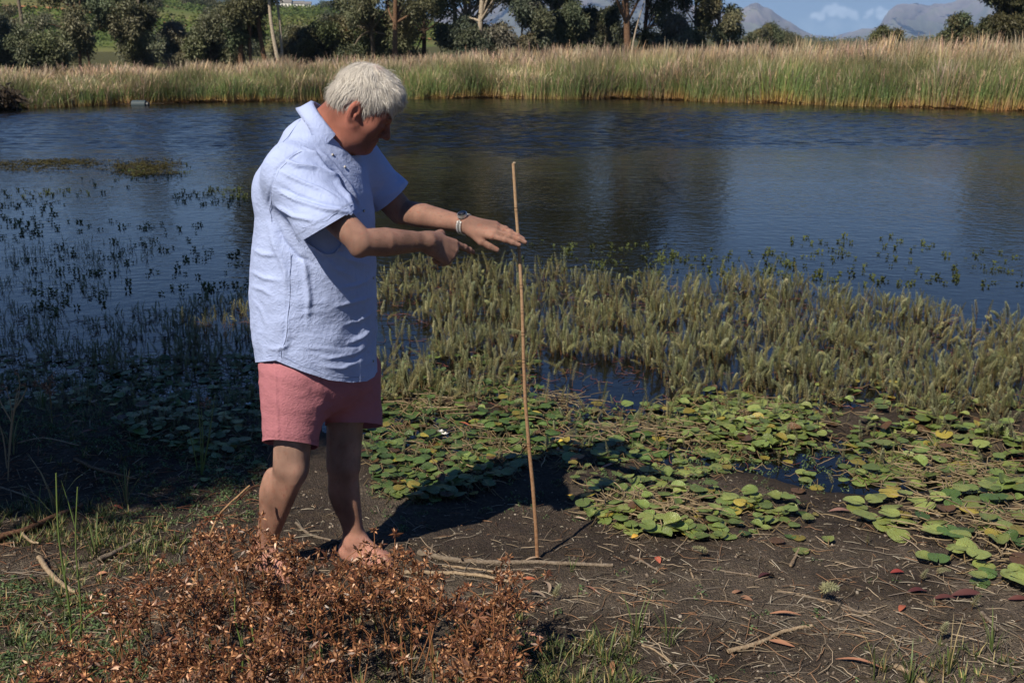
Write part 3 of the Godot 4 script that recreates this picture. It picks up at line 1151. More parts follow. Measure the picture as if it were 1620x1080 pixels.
# ---------------------------------------------------------------- smooth bodies: distance fields meshed as surface nets
class Sdf:
	var kind := PackedInt32Array()      # 0 tapered capsule, 1 ellipsoid, 2 loft; +10 is cut away
	var a := PackedVector3Array()
	var b := PackedVector3Array()
	var ra := PackedFloat32Array()
	var rb := PackedFloat32Array()
	var k := PackedFloat32Array()
	var turn: Array[Basis] = []
	var len2 := PackedFloat32Array()
	var rows: Array = []                # loft: [y0, dy, PackedFloat32Array cx, cz, wide, deep], R, F
	var loft_r := Vector3.RIGHT
	var loft_f := Vector3.FORWARD

	func cap(p: Vector3, q: Vector3, r0: float, r1: float, blend := 0.01, cut := false) -> void:
		kind.append(10 if cut else 0)
		a.append(p)
		b.append(q - p)
		ra.append(r0)
		rb.append(r1 - r0)
		len2.append(1.0 / maxf((q - p).length_squared(), 1e-9))
		k.append(blend)
		turn.append(Basis())

	func egg(c: Vector3, radii: Vector3, axes: Basis, blend := 0.01, cut := false) -> void:
		kind.append(11 if cut else 1)
		a.append(c)
		b.append(radii)
		ra.append(0)
		rb.append(0)
		k.append(blend)
		turn.append(axes.transposed())
		len2.append(0.0)

	func loft(table: Array, r: Vector3, f: Vector3, blend: float) -> void:
		rows = table
		loft_r = r
		loft_f = f
		kind.append(2)
		a.append(Vector3.ZERO)
		b.append(Vector3.ZERO)
		ra.append(0)
		rb.append(0)
		k.append(blend)
		turn.append(Basis())
		len2.append(0.0)

	func one(i: int, p: Vector3) -> float:
		var t := kind[i] % 10
		if t == 0:
			var ba := b[i]
			var pa := p - a[i]
			var h := clampf(pa.dot(ba) * len2[i], 0.0, 1.0)
			return (pa - ba * h).length() - ra[i] - rb[i] * h
		if t == 1:
			var q := turn[i] * (p - a[i])
			var r := b[i]
			var s := q / r
			var k0 := s.length()
			var k1 := (s / r).length()
			return k0 * (k0 - 1.0) / maxf(k1, 1e-6)
		var n: int = rows[2].size()
		var f := clampf((p.y - rows[0]) / rows[1], 0.0, n - 1.001)
		var j := int(f)
		var g := f - j
		var cx: float = lerpf(rows[2][j], rows[2][j + 1], g)
		var cz: float = lerpf(rows[3][j], rows[3][j + 1], g)
		var w: float = lerpf(rows[4][j], rows[4][j + 1], g)
		var dp: float = lerpf(rows[5][j], rows[5][j + 1], g)
		var q2 := Vector3(p.x - cx, 0, p.z - cz)
		var u := q2.dot(loft_r)
		var v := q2.dot(loft_f)
		var m0 := sqrt(u * u / (w * w) + v * v / (dp * dp))
		var m1 := sqrt(u * u / (w * w * w * w) + v * v / (dp * dp * dp * dp))
		var d := m0 * (m0 - 1.0) / maxf(m1, 1e-6) if m0 > 0.02 else -minf(w, dp)
		var top: float = p.y - (rows[0] + rows[1] * (n - 1))
		var low: float = rows[0] - p.y
		return maxf(d, maxf(top, low))

	func eval(p: Vector3, act: PackedInt32Array) -> float:
		var d := 1e9
		for i in act:
			var e: float
			var kk := k[i]
			if kind[i] % 10 == 0:
				var ba := b[i]
				var pa := p - a[i]
				var hh := clampf(pa.dot(ba) * len2[i], 0.0, 1.0)
				e = (pa - ba * hh).length() - ra[i] - rb[i] * hh
			else:
				e = one(i, p)
			if kind[i] < 10:
				var h := maxf(kk - absf(d - e), 0.0) / kk
				d = minf(d, e) - h * h * kk * 0.25
			else:
				var h2 := maxf(kk - absf(d + e), 0.0) / kk
				d = maxf(d, -e) + h2 * h2 * kk * 0.25
		return d

	func nearby(c: Vector3, d: float, reach: float, of: PackedInt32Array) -> PackedInt32Array:
		var out := PackedInt32Array()
		for i in of:
			if (one(i, c) if kind[i] < 10 else one(i, c) - 0.02) < absf(d) + reach * 2.3 + k[i]:
				out.append(i)
		return out

	func build(cell: float, lo: Vector3, hi: Vector3) -> Dictionary:
		var B := 3
		var P := 4                          # small blocks along the side of a large one
		var N := Vector3i(((hi - lo) / cell).ceil()) + Vector3i(1, 1, 1)
		var NB := (N + Vector3i(B * P - 1, B * P - 1, B * P - 1)) / (B * P)
		var M := NB * (B * P) + Vector3i.ONE
		var verts := PackedVector3Array()
		var norms := PackedVector3Array()
		var look := {}
		var edges := PackedInt32Array()
		var sy := M.z
		var sx := M.y * M.z
		var vals := PackedFloat32Array()    # the field on the whole grid, worked out where it is needed
		vals.resize(M.x * sx)
		vals.fill(1e20)
		var all := PackedInt32Array(range(kind.size()))
		var corner := [0, sx, sy, sy + sx, 1, sx + 1, sy + 1, sy + sx + 1]   # bit 0 x, bit 1 y, bit 2 z
		var big := cell * B * P * 0.5
		var half := cell * B * 0.5
		for bx in NB.x:
			for by in NB.y:
				for bz in NB.z:
					var o := lo + Vector3(bx, by, bz) * (big * 2.0)
					var c := o + Vector3.ONE * big
					var d0 := eval(c, all)
					if absf(d0) > big * 2.77 + 0.02:
						continue
					var act := nearby(c, d0, big * 1.7321, all)
					for sub in P * P * P:
						var gx0 := bx * B * P + (sub / (P * P)) * B
						var gy0 := by * B * P + (sub / P) % P * B
						var gz0 := bz * B * P + sub % P * B
						var c2 := lo + Vector3(gx0, gy0, gz0) * cell + Vector3.ONE * half
						var d1 := eval(c2, act)
						if absf(d1) > half * 2.77 + 0.004:
							continue
						var act2 := nearby(c2, d1, half * 1.7321, act)
						var pos := false
						var neg := false
						for x in B + 1:
							for y in B + 1:
								var w := (gx0 + x) * sx + (gy0 + y) * sy + gz0
								for z in B + 1:
									var e2 := vals[w + z]
									if e2 > 1e19:
										e2 = eval(lo + Vector3(gx0 + x, gy0 + y, gz0 + z) * cell, act2)
										vals[w + z] = e2
									if e2 > 0.0:
										pos = true
									else:
										neg = true
						if not (pos and neg):
							continue
						for x in B:
							for y in B:
								for z in B:
									var at0 := (gx0 + x) * sx + (gy0 + y) * sy + gz0 + z
									var mask := 0
									for q in 8:
										if vals[at0 + corner[q]] < 0.0:
											mask |= 1 << q
									if mask == 0 or mask == 255:
										continue
									var sum := Vector3.ZERO
									var cnt := 0
									var g := Vector3.ZERO
									for q in 8:
										var vq := vals[at0 + corner[q]]
										g += Vector3(vq if q & 1 else -vq, vq if q & 2 else -vq, vq if q & 4 else -vq)
										for ax in 3:
											var q2 := q | (1 << ax)
											if q2 != q and (((mask >> q) ^ (mask >> q2)) & 1):
												var v2 := vals[at0 + corner[q2]]
												var p := Vector3(q & 1, (q >> 1) & 1, (q >> 2) & 1)
												p[ax] = vq / (vq - v2)
												sum += p
												cnt += 1
									look[at0] = verts.size()
									verts.append(lo + (Vector3(gx0 + x, gy0 + y, gz0 + z) + sum / cnt) * cell)
									norms.append(g.normalized())
									for ax in 3:
										if ((mask & 1) ^ ((mask >> (1 << ax)) & 1)):
											edges.append(at0)
											edges.append(ax)
		var tris := PackedInt32Array()
		var stride := [sx, sy, 1]
		for e in range(0, edges.size(), 2):
			var key := edges[e]
			var ax := edges[e + 1]
			var s1: int = stride[(ax + 1) % 3]
			var s2: int = stride[(ax + 2) % 3]
			var q0 = look.get(key)
			var q1 = look.get(key - s1)
			var q2 = look.get(key - s1 - s2)
			var q3 = look.get(key - s2)
			if q0 == null or q1 == null or q2 == null or q3 == null:
				continue
			for t in [[q0, q1, q2], [q0, q2, q3]]:
				tris.append(t[0])
				tris.append(t[1])
				tris.append(t[2])
		return {"v": verts, "n": norms, "t": tris}


var plans := {}


func plan(called: String, s: Sdf, cell: float, lo: Vector3, hi: Vector3) -> void:
	plans[called] = {"s": s, "cell": cell, "lo": lo, "hi": hi, "m": {}}


func mesh_plans() -> void:
	var threads := []
	for called in plans:
		var j: Dictionary = plans[called]
		var th := Thread.new()
		th.start(func(): return j.s.build(j.cell, j.lo, j.hi))
		threads.append([j, th])
	for e in threads:
		e[0].m = e[1].wait_to_finish()


func renormal(m: Dictionary) -> void:
	var v: PackedVector3Array = m.v
	var t: PackedInt32Array = m.t
	var old: PackedVector3Array = m.n
	var n := PackedVector3Array()
	n.resize(v.size())
	for k in range(0, t.size(), 3):
		var g := (v[t[k + 1]] - v[t[k]]).cross(v[t[k + 2]] - v[t[k]])
		if g.dot(old[t[k]] + old[t[k + 1]] + old[t[k + 2]]) < 0.0:
			g = -g
		n[t[k]] += g
		n[t[k + 1]] += g
		n[t[k + 2]] += g
	for k in n.size():
		n[k] = n[k].normalized() if n[k].length_squared() > 1e-20 else old[k]
	m.n = n


func relax(m: Dictionary, times: int) -> void:
	for r in times:
		var v: PackedVector3Array = m.v
		var sum := PackedVector3Array()
		sum.resize(v.size())
		var cnt := PackedFloat32Array()
		cnt.resize(v.size())
		var t: PackedInt32Array = m.t
		for k in range(0, t.size(), 3):
			for e in 3:
				sum[t[k + e]] += v[t[k + (e + 1) % 3]]
				cnt[t[k + e]] += 1.0
		for k in v.size():
			if cnt[k] > 0.0:
				v[k] = v[k].lerp(sum[k] / cnt[k], 0.5)
		m.v = v
	renormal(m)


func joined_mesh(m: Dictionary, o: Dictionary) -> Dictionary:
	var off: int = m.v.size()
	var v: PackedVector3Array = m.v
	var n: PackedVector3Array = m.n
	var t: PackedInt32Array = m.t
	v.append_array(o.v)
	n.append_array(o.n)
	for i in o.t:
		t.append(i + off)
	return {"v": v, "n": n, "t": t}


func clip(m: Dictionary, keep: Callable) -> Dictionary:       # keeps what lies where keep(point) > 0, cut cleanly
	var v: PackedVector3Array = m.v
	var n: PackedVector3Array = m.n
	var t: PackedInt32Array = m.t
	var c := PackedFloat32Array()
	c.resize(v.size())
	for k in v.size():
		c[k] = keep.call(v[k])
	var made := {}
	var out := PackedInt32Array()
	for k in range(0, t.size(), 3):
		var poly := []
		for e in 3:
			var i := t[k + e]
			var j := t[k + (e + 1) % 3]
			if c[i] > 0.0:
				poly.append(i)
			if (c[i] > 0.0) != (c[j] > 0.0):
				var key := Vector2i(mini(i, j), maxi(i, j))
				if not made.has(key):
					var f := c[key.x] / (c[key.x] - c[key.y])
					v.append(v[key.x].lerp(v[key.y], f))
					n.append(n[key.x].lerp(n[key.y], f).normalized())
					made[key] = v.size() - 1
				poly.append(made[key])
		for e in range(1, poly.size() - 1):
			out.append(poly[0])
			out.append(poly[e])
			out.append(poly[e + 1])
	return {"v": v, "n": n, "t": out}


func cloth_mesh(m: Dictionary, colour: Callable, thick: float) -> ArrayMesh:      # a shell with an inner face and edges
	var mb := MB.new()
	var v: PackedVector3Array = m.v
	var n: PackedVector3Array = m.n
	var t: PackedInt32Array = m.t
	for k in v.size():
		mb.vert(v[k], n[k], colour.call(v[k], n[k]))
	var edge := {}
	for k in range(0, t.size(), 3):
		mb.tri(t[k], t[k + 1], t[k + 2])
		for e in 3:
			var i := t[k + e]
			var j := t[k + (e + 1) % 3]
			var key := Vector2i(mini(i, j), maxi(i, j))
			edge[key] = edge.get(key, 0) + 1
	if thick > 0.0:
		var off := v.size()
		for k in v.size():
			mb.vert(v[k] - n[k] * thick, -n[k], mb.c[k])
		for k in range(0, t.size(), 3):
			mb.tri(t[k] + off, t[k + 1] + off, t[k + 2] + off)
		for key in edge:
			if edge[key] == 1:
				mb.face([v[key.x], v[key.y], v[key.y] - n[key.y] * thick, v[key.x] - n[key.x] * thick], mb.c[key.x])
	return mb.mesh()


func add_skin(mb: MB, m: Dictionary, colour: Callable) -> void:
	var off := mb.v.size()
	var v: PackedVector3Array = m.v
	var n: PackedVector3Array = m.n
	for k in v.size():
		mb.vert(v[k], n[k], colour.call(v[k], n[k]))
	var t: PackedInt32Array = m.t
	for k in range(0, t.size(), 3):
		mb.tri(t[k] + off, t[k + 1] + off, t[k + 2] + off)


# ---------------------------------------------------------------- the man
const BR := Vector3(-0.53, 0, 0.848)      # his right
const BF := Vector3(0.848, 0, 0.53)       # the way his chest faces
var HF := Vector3(0.80, -0.575, -0.10).normalized()
var HR := Vector3.ZERO
var HU := Vector3.ZERO
var HO := Vector3.ZERO
const HS := 1.0


func hp(f: float, u: float, r: float) -> Vector3:
	return HO + (HF * f + HU * u + HR * r) * HS


func head_local(p: Vector3) -> Vector3:
	var q := (p - HO) / HS
	return Vector3(q.dot(HF), q.dot(HU), q.dot(HR))


func hand(s: Sdf, wrist: Vector3, fwd: Vector3, dorsal: Vector3, left: bool, curls: Array, thumb: Array, size := 1.0) -> void:
	fwd = fwd.normalized()
	dorsal = (dorsal - fwd * dorsal.dot(fwd)).normalized()
	var side := fwd.cross(dorsal) if left else dorsal.cross(fwd)
	var P := func(f: float, d: float, sd: float) -> Vector3:
		return wrist + (fwd * f + dorsal * d + side * sd) * size
	var base := [[0.086, 0.004, 0.029], [0.090, 0.007, 0.009], [0.085, 0.005, -0.011], [0.077, 0.0, -0.029]]
	var bones := [[0.044, 0.026, 0.022], [0.049, 0.030, 0.023], [0.045, 0.028, 0.023], [0.035, 0.021, 0.020]]
	for k in 4:
		var kn: Vector3 = P.call(base[k][0], base[k][1], base[k][2])
		s.cap(P.call(0.005, 0.0, base[k][2] * 0.62), kn, 0.0165 * size, 0.0125 * size, 0.014)
		var dir: Vector3 = (fwd + side * base[k][2] * (0.5 if left else 1.4)).normalized()
		var axis := side
		var rr := [0.0105, 0.0093, 0.0085, 0.0072]
		if k == 3:
			rr = [0.0092, 0.0082, 0.0074, 0.0064]
		for j in 3:
			var ang: float = curls[k][j] * (-1.0 if left else 1.0)
			dir = dir.rotated(axis, deg_to_rad(ang))
			var nx: Vector3 = kn + dir * bones[k][j] * size
			s.cap(kn, nx, rr[j] * size, rr[j + 1] * size, 0.004)
			if j < 2:
				s.egg(nx, Vector3.ONE * rr[j + 1] * 1.07 * size, Basis(), 0.004)
			kn = nx
	# ball of the thumb, then the thumb itself from the side of the palm near its base
	var t0: Vector3 = P.call(0.018, -0.008, 0.022)
	var t1: Vector3 = t0 + (fwd * thumb[0][0] + dorsal * thumb[0][1] + side * thumb[0][2]).normalized() * 0.042 * size
	var t2: Vector3 = t1 + (fwd * thumb[1][0] + dorsal * thumb[1][1] + side * thumb[1][2]).normalized() * 0.031 * size
	var t3: Vector3 = t2 + (fwd * thumb[2][0] + dorsal * thumb[2][1] + side * thumb[2][2]).normalized() * 0.025 * size
	s.cap(t0, t1, 0.0175 * size, 0.014 * size, 0.014)
	s.cap(t1, t2, 0.0125 * size, 0.0108 * size, 0.004)
	s.cap(t2, t3, 0.0112 * size, 0.0085 * size, 0.003)


func ease_points(p: Array, per: int) -> Array:
	var out := []
	for k in p.size() - 1:
		for s in per:
			out.append((p[k] as Vector3).cubic_interpolate(p[k + 1], p[maxi(k - 1, 0)], p[mini(k + 2, p.size() - 1)], float(s) / per))
	out.append(p[-1])
	return out


func torso_table(shrink: float, top_px: float) -> Array:
	# centre and half width in the photograph, line by line
	var rows := [[226, 506, 42], [240, 502, 62], [255, 500, 74], [270, 499, 82], [300, 499, 91], [350, 499, 98], [400, 498, 101.5], [450, 497, 103], [500, 498, 102.5], [550, 501, 101], [575, 503, 99], [600, 505, 98], [640, 506, 95]]
	var ys := []
	var y_lo := at(505, 640, 3.6).y
	var y_hi := at(505, top_px, 3.6).y
	var n := 40
	var t := [y_lo, (y_hi - y_lo) / (n - 1), PackedFloat32Array(), PackedFloat32Array(), PackedFloat32Array(), PackedFloat32Array()]
	for k in n:
		var y: float = y_lo + t[1] * k
		# find the picture line of this height
		var py := 640.0
		for it in 30:
			py += (at(505, py, 3.6).y - y) * 430.0
		var c := 505.0
		var h := 60.0
		for r in range(1, rows.size()):
			if py <= rows[r][0] or r == rows.size() - 1:
				var f := clampf((py - rows[r - 1][0]) / (rows[r][0] - rows[r - 1][0]), 0, 1)
				c = lerpf(rows[r - 1][1], rows[r][1], f)
				h = lerpf(rows[r - 1][2], rows[r][2], f)
				break
		var mid := at(c, py, 3.6)
		var half := (at(c + h, py, 3.6).x - at(c - h, py, 3.6).x) / 2 - shrink
		t[2].append(mid.x)
		t[3].append(-3.6)
		t[4].append(half / 1.046 * 1.10)
		t[5].append(half / 1.046)
	return t


func build_person() -> void:
	HU = (Vector3.UP - HF * HF.y).normalized()
	HR = HF.cross(HU).normalized()
	HU = HR.cross(HF).normalized()
	HO = at(564, 179, 3.535) - HR * 0.083 * HS
	var root_at := Vector3(at(490, 880, 3.6).x, 0.05, -3.6)
	var man := thing("person", "white haired man in light blue shirt and pink shorts, pointing at the bamboo cane", "person", root_at)
	var back := -root_at

	# joints
	var neck_low := at(503, 218, 3.61)
	var sh_r := at(462, 274, 3.44)
	var el_r := at(571, 383, 3.27)
	var wr_r := at(676, 382, 3.42)
	var sh_l := at(562, 254, 3.77)
	var el_l := at(634, 334, 3.80)
	var wr_l := at(738, 355, 3.655)
	var hip_r := at(468, 600, 3.50)
	var hip_l := at(548, 600, 3.69)
	var kn_r := at(460, 738, 3.47)
	var kn_l := at(543, 735, 3.66)
	var an_r := at(417, 858, 3.58)
	var an_l := at(561, 850, 3.645)
	an_r.y = 0.135
	an_l.y = 0.135

	# ---- skin
	var tan_arm := Color(0.268, 0.152, 0.116)
	var pale := Color(0.325, 0.205, 0.162)
	var red := Color(0.30, 0.115, 0.082)
	var pink := Color(0.40, 0.20, 0.155)
	var skin := func(p: Vector3, _n: Vector3) -> Color:
		var c := tan_arm
		var blot := fine.get_noise_3d(p.x * 900.0, p.y * 900.0, p.z * 900.0) * 0.5 + broad.get_noise_3d(p.x * 900.0, p.y * 900.0, p.z * 900.0)
		if p.y < 0.9:
			c = pale.lerp(Color(0.33, 0.18, 0.13), smoothstep(0.62, 0.35, p.y)).lerp(pink, smoothstep(0.24, 0.1, p.y))
		elif p.y > 1.42 and p.x < at(640, 200, 3.6).x:
			c = red
			var l := head_local(p)
			if absf(l.z) > 0.074:
				c = Color(0.35, 0.13, 0.095)
		var spots := maxf(0.0, fine.get_noise_3d(p.x * 4200.0, p.y * 4200.0, p.z * 4200.0) - 0.25)
		c = c.lerp(Color(0.30, 0.12, 0.085), clampf(spots * 1.6, 0.0, 0.5))
		var hairs := fine.get_noise_3d(p.x * 6000.0, p.y * 2500.0, p.z * 6000.0)
		return tint(c, (1.0 + 0.42 * blot) * (1.0 - 0.22 * maxf(hairs, 0.0)))
	var mb := MB.new()
	var ref: Dictionary
	# head and neck
	var s := Sdf.new()
	var hb := Basis(HF, HU, HR)
	s.egg(hp(-0.002, 0.062, 0), Vector3(0.100, 0.090, 0.077) * HS, hb, 0.02)
	s.egg(hp(0.05, 0.0, 0), Vector3(0.050, 0.078, 0.058) * HS, hb, 0.03)
	for sd in [-1.0, 1.0]:
		s.cap(hp(0.008, -0.036, 0.054 * sd), hp(0.075, -0.076, 0.016 * sd), 0.027, 0.022, 0.03)
		s.egg(hp(0.060, -0.006, 0.043 * sd), Vector3(0.024, 0.026, 0.020), hb, 0.025)
		s.cap(hp(0.092, 0.036, 0.012 * sd), hp(0.080, 0.038, 0.046 * sd), 0.012, 0.009, 0.016)
	s.egg(hp(0.084, -0.078, 0), Vector3(0.021, 0.02, 0.022), hb, 0.02)
	s.egg(hp(0.025, -0.068, 0), Vector3(0.06, 0.030, 0.05), hb, 0.03)
	s.egg(hp(0.086, -0.045, 0), Vector3(0.016, 0.020, 0.026), hb, 0.018)
	for sd in [-1.0, 1.0]:
		s.egg(hp(0.102, 0.017, 0.031 * sd), Vector3(0.017, 0.013, 0.017), hb, 0.012, true)
		s.egg(hp(0.080, 0.017, 0.031 * sd), Vector3.ONE * 0.0145, hb, 0.004)
		s.cap(hp(0.094, 0.024, 0.022 * sd), hp(0.086, 0.024, 0.042 * sd), 0.004, 0.004, 0.006)
		s.cap(hp(0.092, 0.008, 0.022 * sd), hp(0.084, 0.007, 0.042 * sd), 0.005, 0.005, 0.01)
	s.cap(hp(0.096, 0.028, 0), hp(0.122, -0.012, 0), 0.009, 0.0125, 0.012)
	for sd in [-1.0, 1.0]:
		s.egg(hp(0.108, -0.018, 0.012 * sd), Vector3(0.013, 0.009, 0.008), hb, 0.008)
		s.egg(hp(0.112, -0.026, 0.007 * sd), Vector3.ONE * 0.004, hb, 0.004, true)
	s.cap(hp(0.102, -0.040, -0.016), hp(0.102, -0.040, 0.016), 0.006, 0.006, 0.006)
	s.cap(hp(0.100, -0.054, -0.014), hp(0.100, -0.054, 0.014), 0.007, 0.007, 0.007)
	s.cap(hp(0.108, -0.047, -0.022), hp(0.108, -0.047, 0.022), 0.0025, 0.0025, 0.004, true)
	for sd in [-1.0, 1.0]:
		s.cap(hp(0.100, -0.022, 0.024 * sd), hp(0.088, -0.052, 0.034 * sd), 0.003, 0.003, 0.010, true)
		var eb := hb * Basis(Vector3(0, 0, 1), 0.2) * Basis(Vector3(0, 1, 0), 0.45 * sd)
		s.egg(hp(-0.008, 0.0, 0.080 * sd), Vector3(0.023, 0.036, 0.010), eb, 0.008)
		s.egg(hp(-0.003, -0.002, 0.089 * sd), Vector3(0.0115, 0.022, 0.008), eb, 0.005, true)
		s.egg(hp(0.002, -0.008, 0.085 * sd), Vector3(0.006, 0.008, 0.006), eb, 0.004)
	s.cap(hp(-0.035, -0.018, 0), neck_low, 0.060, 0.068, 0.04)
	s.cap(hp(0.03, -0.062, 0), neck_low + BF * 0.05 - Vector3(0, 0.03, 0), 0.040, 0.055, 0.05)
	s.cap(neck_low, sh_r.lerp(neck_low, 0.35) - Vector3(0, 0.03, 0), 0.055, 0.04, 0.03)
	s.cap(neck_low, sh_l.lerp(neck_low, 0.35) - Vector3(0, 0.03, 0), 0.055, 0.04, 0.03)
	s.cap(neck_low, neck_low - Vector3(0, 0.15, 0), 0.07, 0.09, 0.03)
	plan("head", s, 0.0034, hp(0.01, 0.02, 0) - Vector3(0.24, 0.22, 0.2), hp(0.01, 0.02, 0) + Vector3(0.19, 0.2, 0.2))
	# arms and hands
	s = Sdf.new()
	s.cap(sh_r, el_r, 0.056, 0.041, 0.02)
	s.cap(el_r, el_r.lerp(wr_r, 0.35), 0.040, 0.044, 0.002)
	s.cap(el_r.lerp(wr_r, 0.35), el_r.lerp(wr_r, 0.75), 0.044, 0.034, 0.002)
	s.cap(el_r.lerp(wr_r, 0.75), wr_r, 0.034, 0.028, 0.002)
	s.egg(el_r + Vector3(-0.008, -0.022, 0.004), Vector3.ONE * 0.022, Basis(), 0.02)
	var f_r := Vector3(0.66, -0.44, -0.60).normalized()
	s.cap(wr_r, wr_r + f_r * 0.02, 0.030, 0.026, 0.02)
	hand(s, wr_r + f_r * 0.012, f_r, Vector3(0.22, 0.38, 0.90), false, [[4, 6, 6], [62, 88, 50], [66, 92, 50], [68, 92, 50]], [[0.75, -0.35, 0.55], [0.8, -0.6, 0.05], [0.7, -0.7, -0.3]], 1.10)
	plan("near arm", s, 0.0030, Vector3(minf(sh_r.x, el_r.x) - 0.08, wr_r.y - 0.15, -3.72), Vector3(wr_r.x + 0.24, sh_r.y + 0.08, -3.18))
	s = Sdf.new()
	s.cap(sh_l, el_l, 0.058, 0.046, 0.02)
	s.cap(el_l, el_l.lerp(wr_l, 0.35), 0.041, 0.042, 0.002)
	s.cap(el_l.lerp(wr_l, 0.35), wr_l, 0.042, 0.027, 0.002)
	var f_l := (at(836, 378, 3.60) - wr_l).normalized()
	s.cap(wr_l, wr_l + f_l * 0.025, 0.028, 0.024, 0.02)
	hand(s, wr_l + f_l * 0.012, f_l, Vector3(0.12, 0.80, 0.58), true, [[2, 5, 4], [4, 6, 6], [7, 9, 8], [12, 12, 10]], [[0.84, -0.28, 0.42], [0.93, -0.32, 0.10], [0.96, -0.28, 0.0]], 1.03)
	plan("far arm", s, 0.0028, Vector3(sh_l.x - 0.08, wr_l.y - 0.12, -3.95), Vector3(wr_l.x + 0.25, sh_l.y + 0.08, -3.48))
	# legs and feet
	s = Sdf.new()
	s.cap(hip_r.lerp(kn_r, 0.25), kn_r, 0.066, 0.060, 0.03)
	s.egg(kn_r + Vector3(0.018, -0.004, 0.018), Vector3(0.040, 0.046, 0.040), Basis(), 0.016)
	var calf_r := kn_r.lerp(an_r, 0.36) + Vector3(-0.014, 0, -0.004)
	s.cap(kn_r, calf_r, 0.051, 0.053, 0.008)
	s.cap(calf_r, an_r, 0.053, 0.031, 0.003)
	s.egg(calf_r + Vector3(-0.016, 0.005, -0.010), Vector3(0.040, 0.095, 0.040), Basis(), 0.03)
	s.cap(kn_r + Vector3(0.01, -0.04, 0.02), an_r + Vector3(0.01, 0, 0.01), 0.032, 0.022, 0.015)
	foot(s, an_r, Vector3(0.72, 0, 0.70).normalized(), 1.0)
	s.cap(hip_l.lerp(kn_l, 0.25), kn_l, 0.066, 0.060, 0.03)
	s.egg(kn_l + Vector3(0.016, -0.004, 0.014), Vector3(0.040, 0.046, 0.040), Basis(), 0.016)
	var calf_l := kn_l.lerp(an_l, 0.36) + Vector3(-0.010, 0, -0.006)
	s.cap(kn_l, calf_l, 0.050, 0.052, 0.008)
	s.cap(calf_l, an_l, 0.052, 0.031, 0.003)
	s.egg(calf_l + Vector3(-0.014, 0.005, -0.010), Vector3(0.040, 0.095, 0.040), Basis(), 0.03)
	s.cap(kn_l + Vector3(0.01, -0.04, 0.02), an_l + Vector3(0.01, 0, 0.01), 0.032, 0.022, 0.015)
	foot(s, an_l, Vector3(0.86, 0, 0.50).normalized(), 1.0)
	# the trunk under the clothes
	s.cap(hip_r.lerp(kn_r, 0.25), hip_r.lerp(hip_l, 0.5), 0.066, 0.08, 0.05)
	s.cap(hip_l.lerp(kn_l, 0.25), hip_r.lerp(hip_l, 0.5), 0.066, 0.08, 0.05)
	s.cap(hip_r.lerp(hip_l, 0.5), at(500, 300, 3.6), 0.09, 0.14, 0.05)
	s.cap(at(500, 300, 3.6), neck_low - Vector3(0, 0.08, 0), 0.14, 0.09, 0.05)
	plan("legs", s, 0.0065, Vector3(-0.95, -0.02, -3.9), Vector3(-0.2, 1.5, -3.25))
	plan_clothes(sh_r, sh_l, el_l, neck_low)
	mesh_plans()
	for called in ["head", "near arm", "far arm", "legs"]:
		ref = plans[called].m
		if called in ["head", "legs"]:
			relax(ref, 1)
		add_skin(mb, ref, skin)
	var skin_mat := mat(Color.WHITE, 0.55, 0.4)
	skin_mat.subsurf_scatter_enabled = true
	skin_mat.subsurf_scatter_strength = 0.12
	skin_mat.heightmap_enabled = true
	skin_mat.heightmap_texture = noise_tex("pores", 0.09, 4)
	skin_mat.heightmap_scale = 0.3
	tri(skin_mat, 9.0, false)
	part("body", mb.mesh(), skin_mat, man, back)

	var fur := MB.new()
	for k in 5200:
		var i := rng.randi() % mb.v.size()
		var p := mb.v[i]
		var nn := mb.n[i]
		var leg := p.y < 0.55 and p.y > 0.15
		var arm := p.y > 1.0 and p.y < 1.45 and (p.distance_to(el_r.lerp(wr_r, 0.6)) < 0.13 or p.distance_to(el_l.lerp(wr_l, 0.55)) < 0.13)
		if not (leg or arm):
			continue
		var along := Vector3(0, -1, 0) if leg else Vector3(0.9, -0.3, 0)
		var dirv := (along + rdir() * 0.6 + nn * 0.5).normalized()
		var l := rnd(0.006, 0.014)
		fur.blade([p, p + dirv * l * 0.6 + nn * 0.001, p + dirv * l], [0.00022, 0.0002, 0.00008], nn.cross(dirv).normalized(), [tint(Color(0.09, 0.055, 0.035), rnd(0.6, 1.6))])
	part("body_hair", fur.mesh(), mat(Color.WHITE, 0.6, 0.3), man, back).set_meta("kind", "stuff")
	dress(man, back, sh_r, el_r, sh_l, el_l, neck_low, hip_r, kn_r, hip_l, kn_l)
	grow_hair(man, back)
	wear_watch(man, back, el_l, wr_l)
	strap_sandal(man, back, an_l)


func foot(s: Sdf, an: Vector3, dir: Vector3, size: float) -> void:
	var side := dir.cross(Vector3.UP)
	var g := 0.062
	s.cap(an, Vector3(an.x, g + 0.03, an.z) - dir * 0.03, 0.034, 0.033, 0.02)
	s.cap(an, Vector3(an.x, g + 0.022, an.z) + dir * 0.13, 0.034, 0.024, 0.03)
	s.cap(Vector3(an.x, g + 0.018, an.z) - dir * 0.03, Vector3(an.x, g + 0.012, an.z) + dir * 0.13 + side * 0.015, 0.030, 0.026, 0.03)
	s.cap(Vector3(an.x, g + 0.016, an.z) - dir * 0.01, Vector3(an.x, g + 0.012, an.z) + dir * 0.12 - side * 0.018, 0.028, 0.026, 0.03)
	for k in 5:
		var o := side * (0.034 - k * 0.017)
		var b := Vector3(an.x, g + 0.014, an.z) + dir * (0.14 - absf(k - 1.0) * 0.008) + o
		s.cap(b, b + dir * (0.045 - k * 0.004) * size - Vector3(0, 0.006, 0), 0.014 - k * 0.0012, 0.011 - k * 0.001, 0.006)
	for sd in [-1.0, 1.0]:
		s.egg(an + side * sd * 0.028 - Vector3(0, 0.01, 0), Vector3(0.014, 0.016, 0.014), Basis(), 0.015)


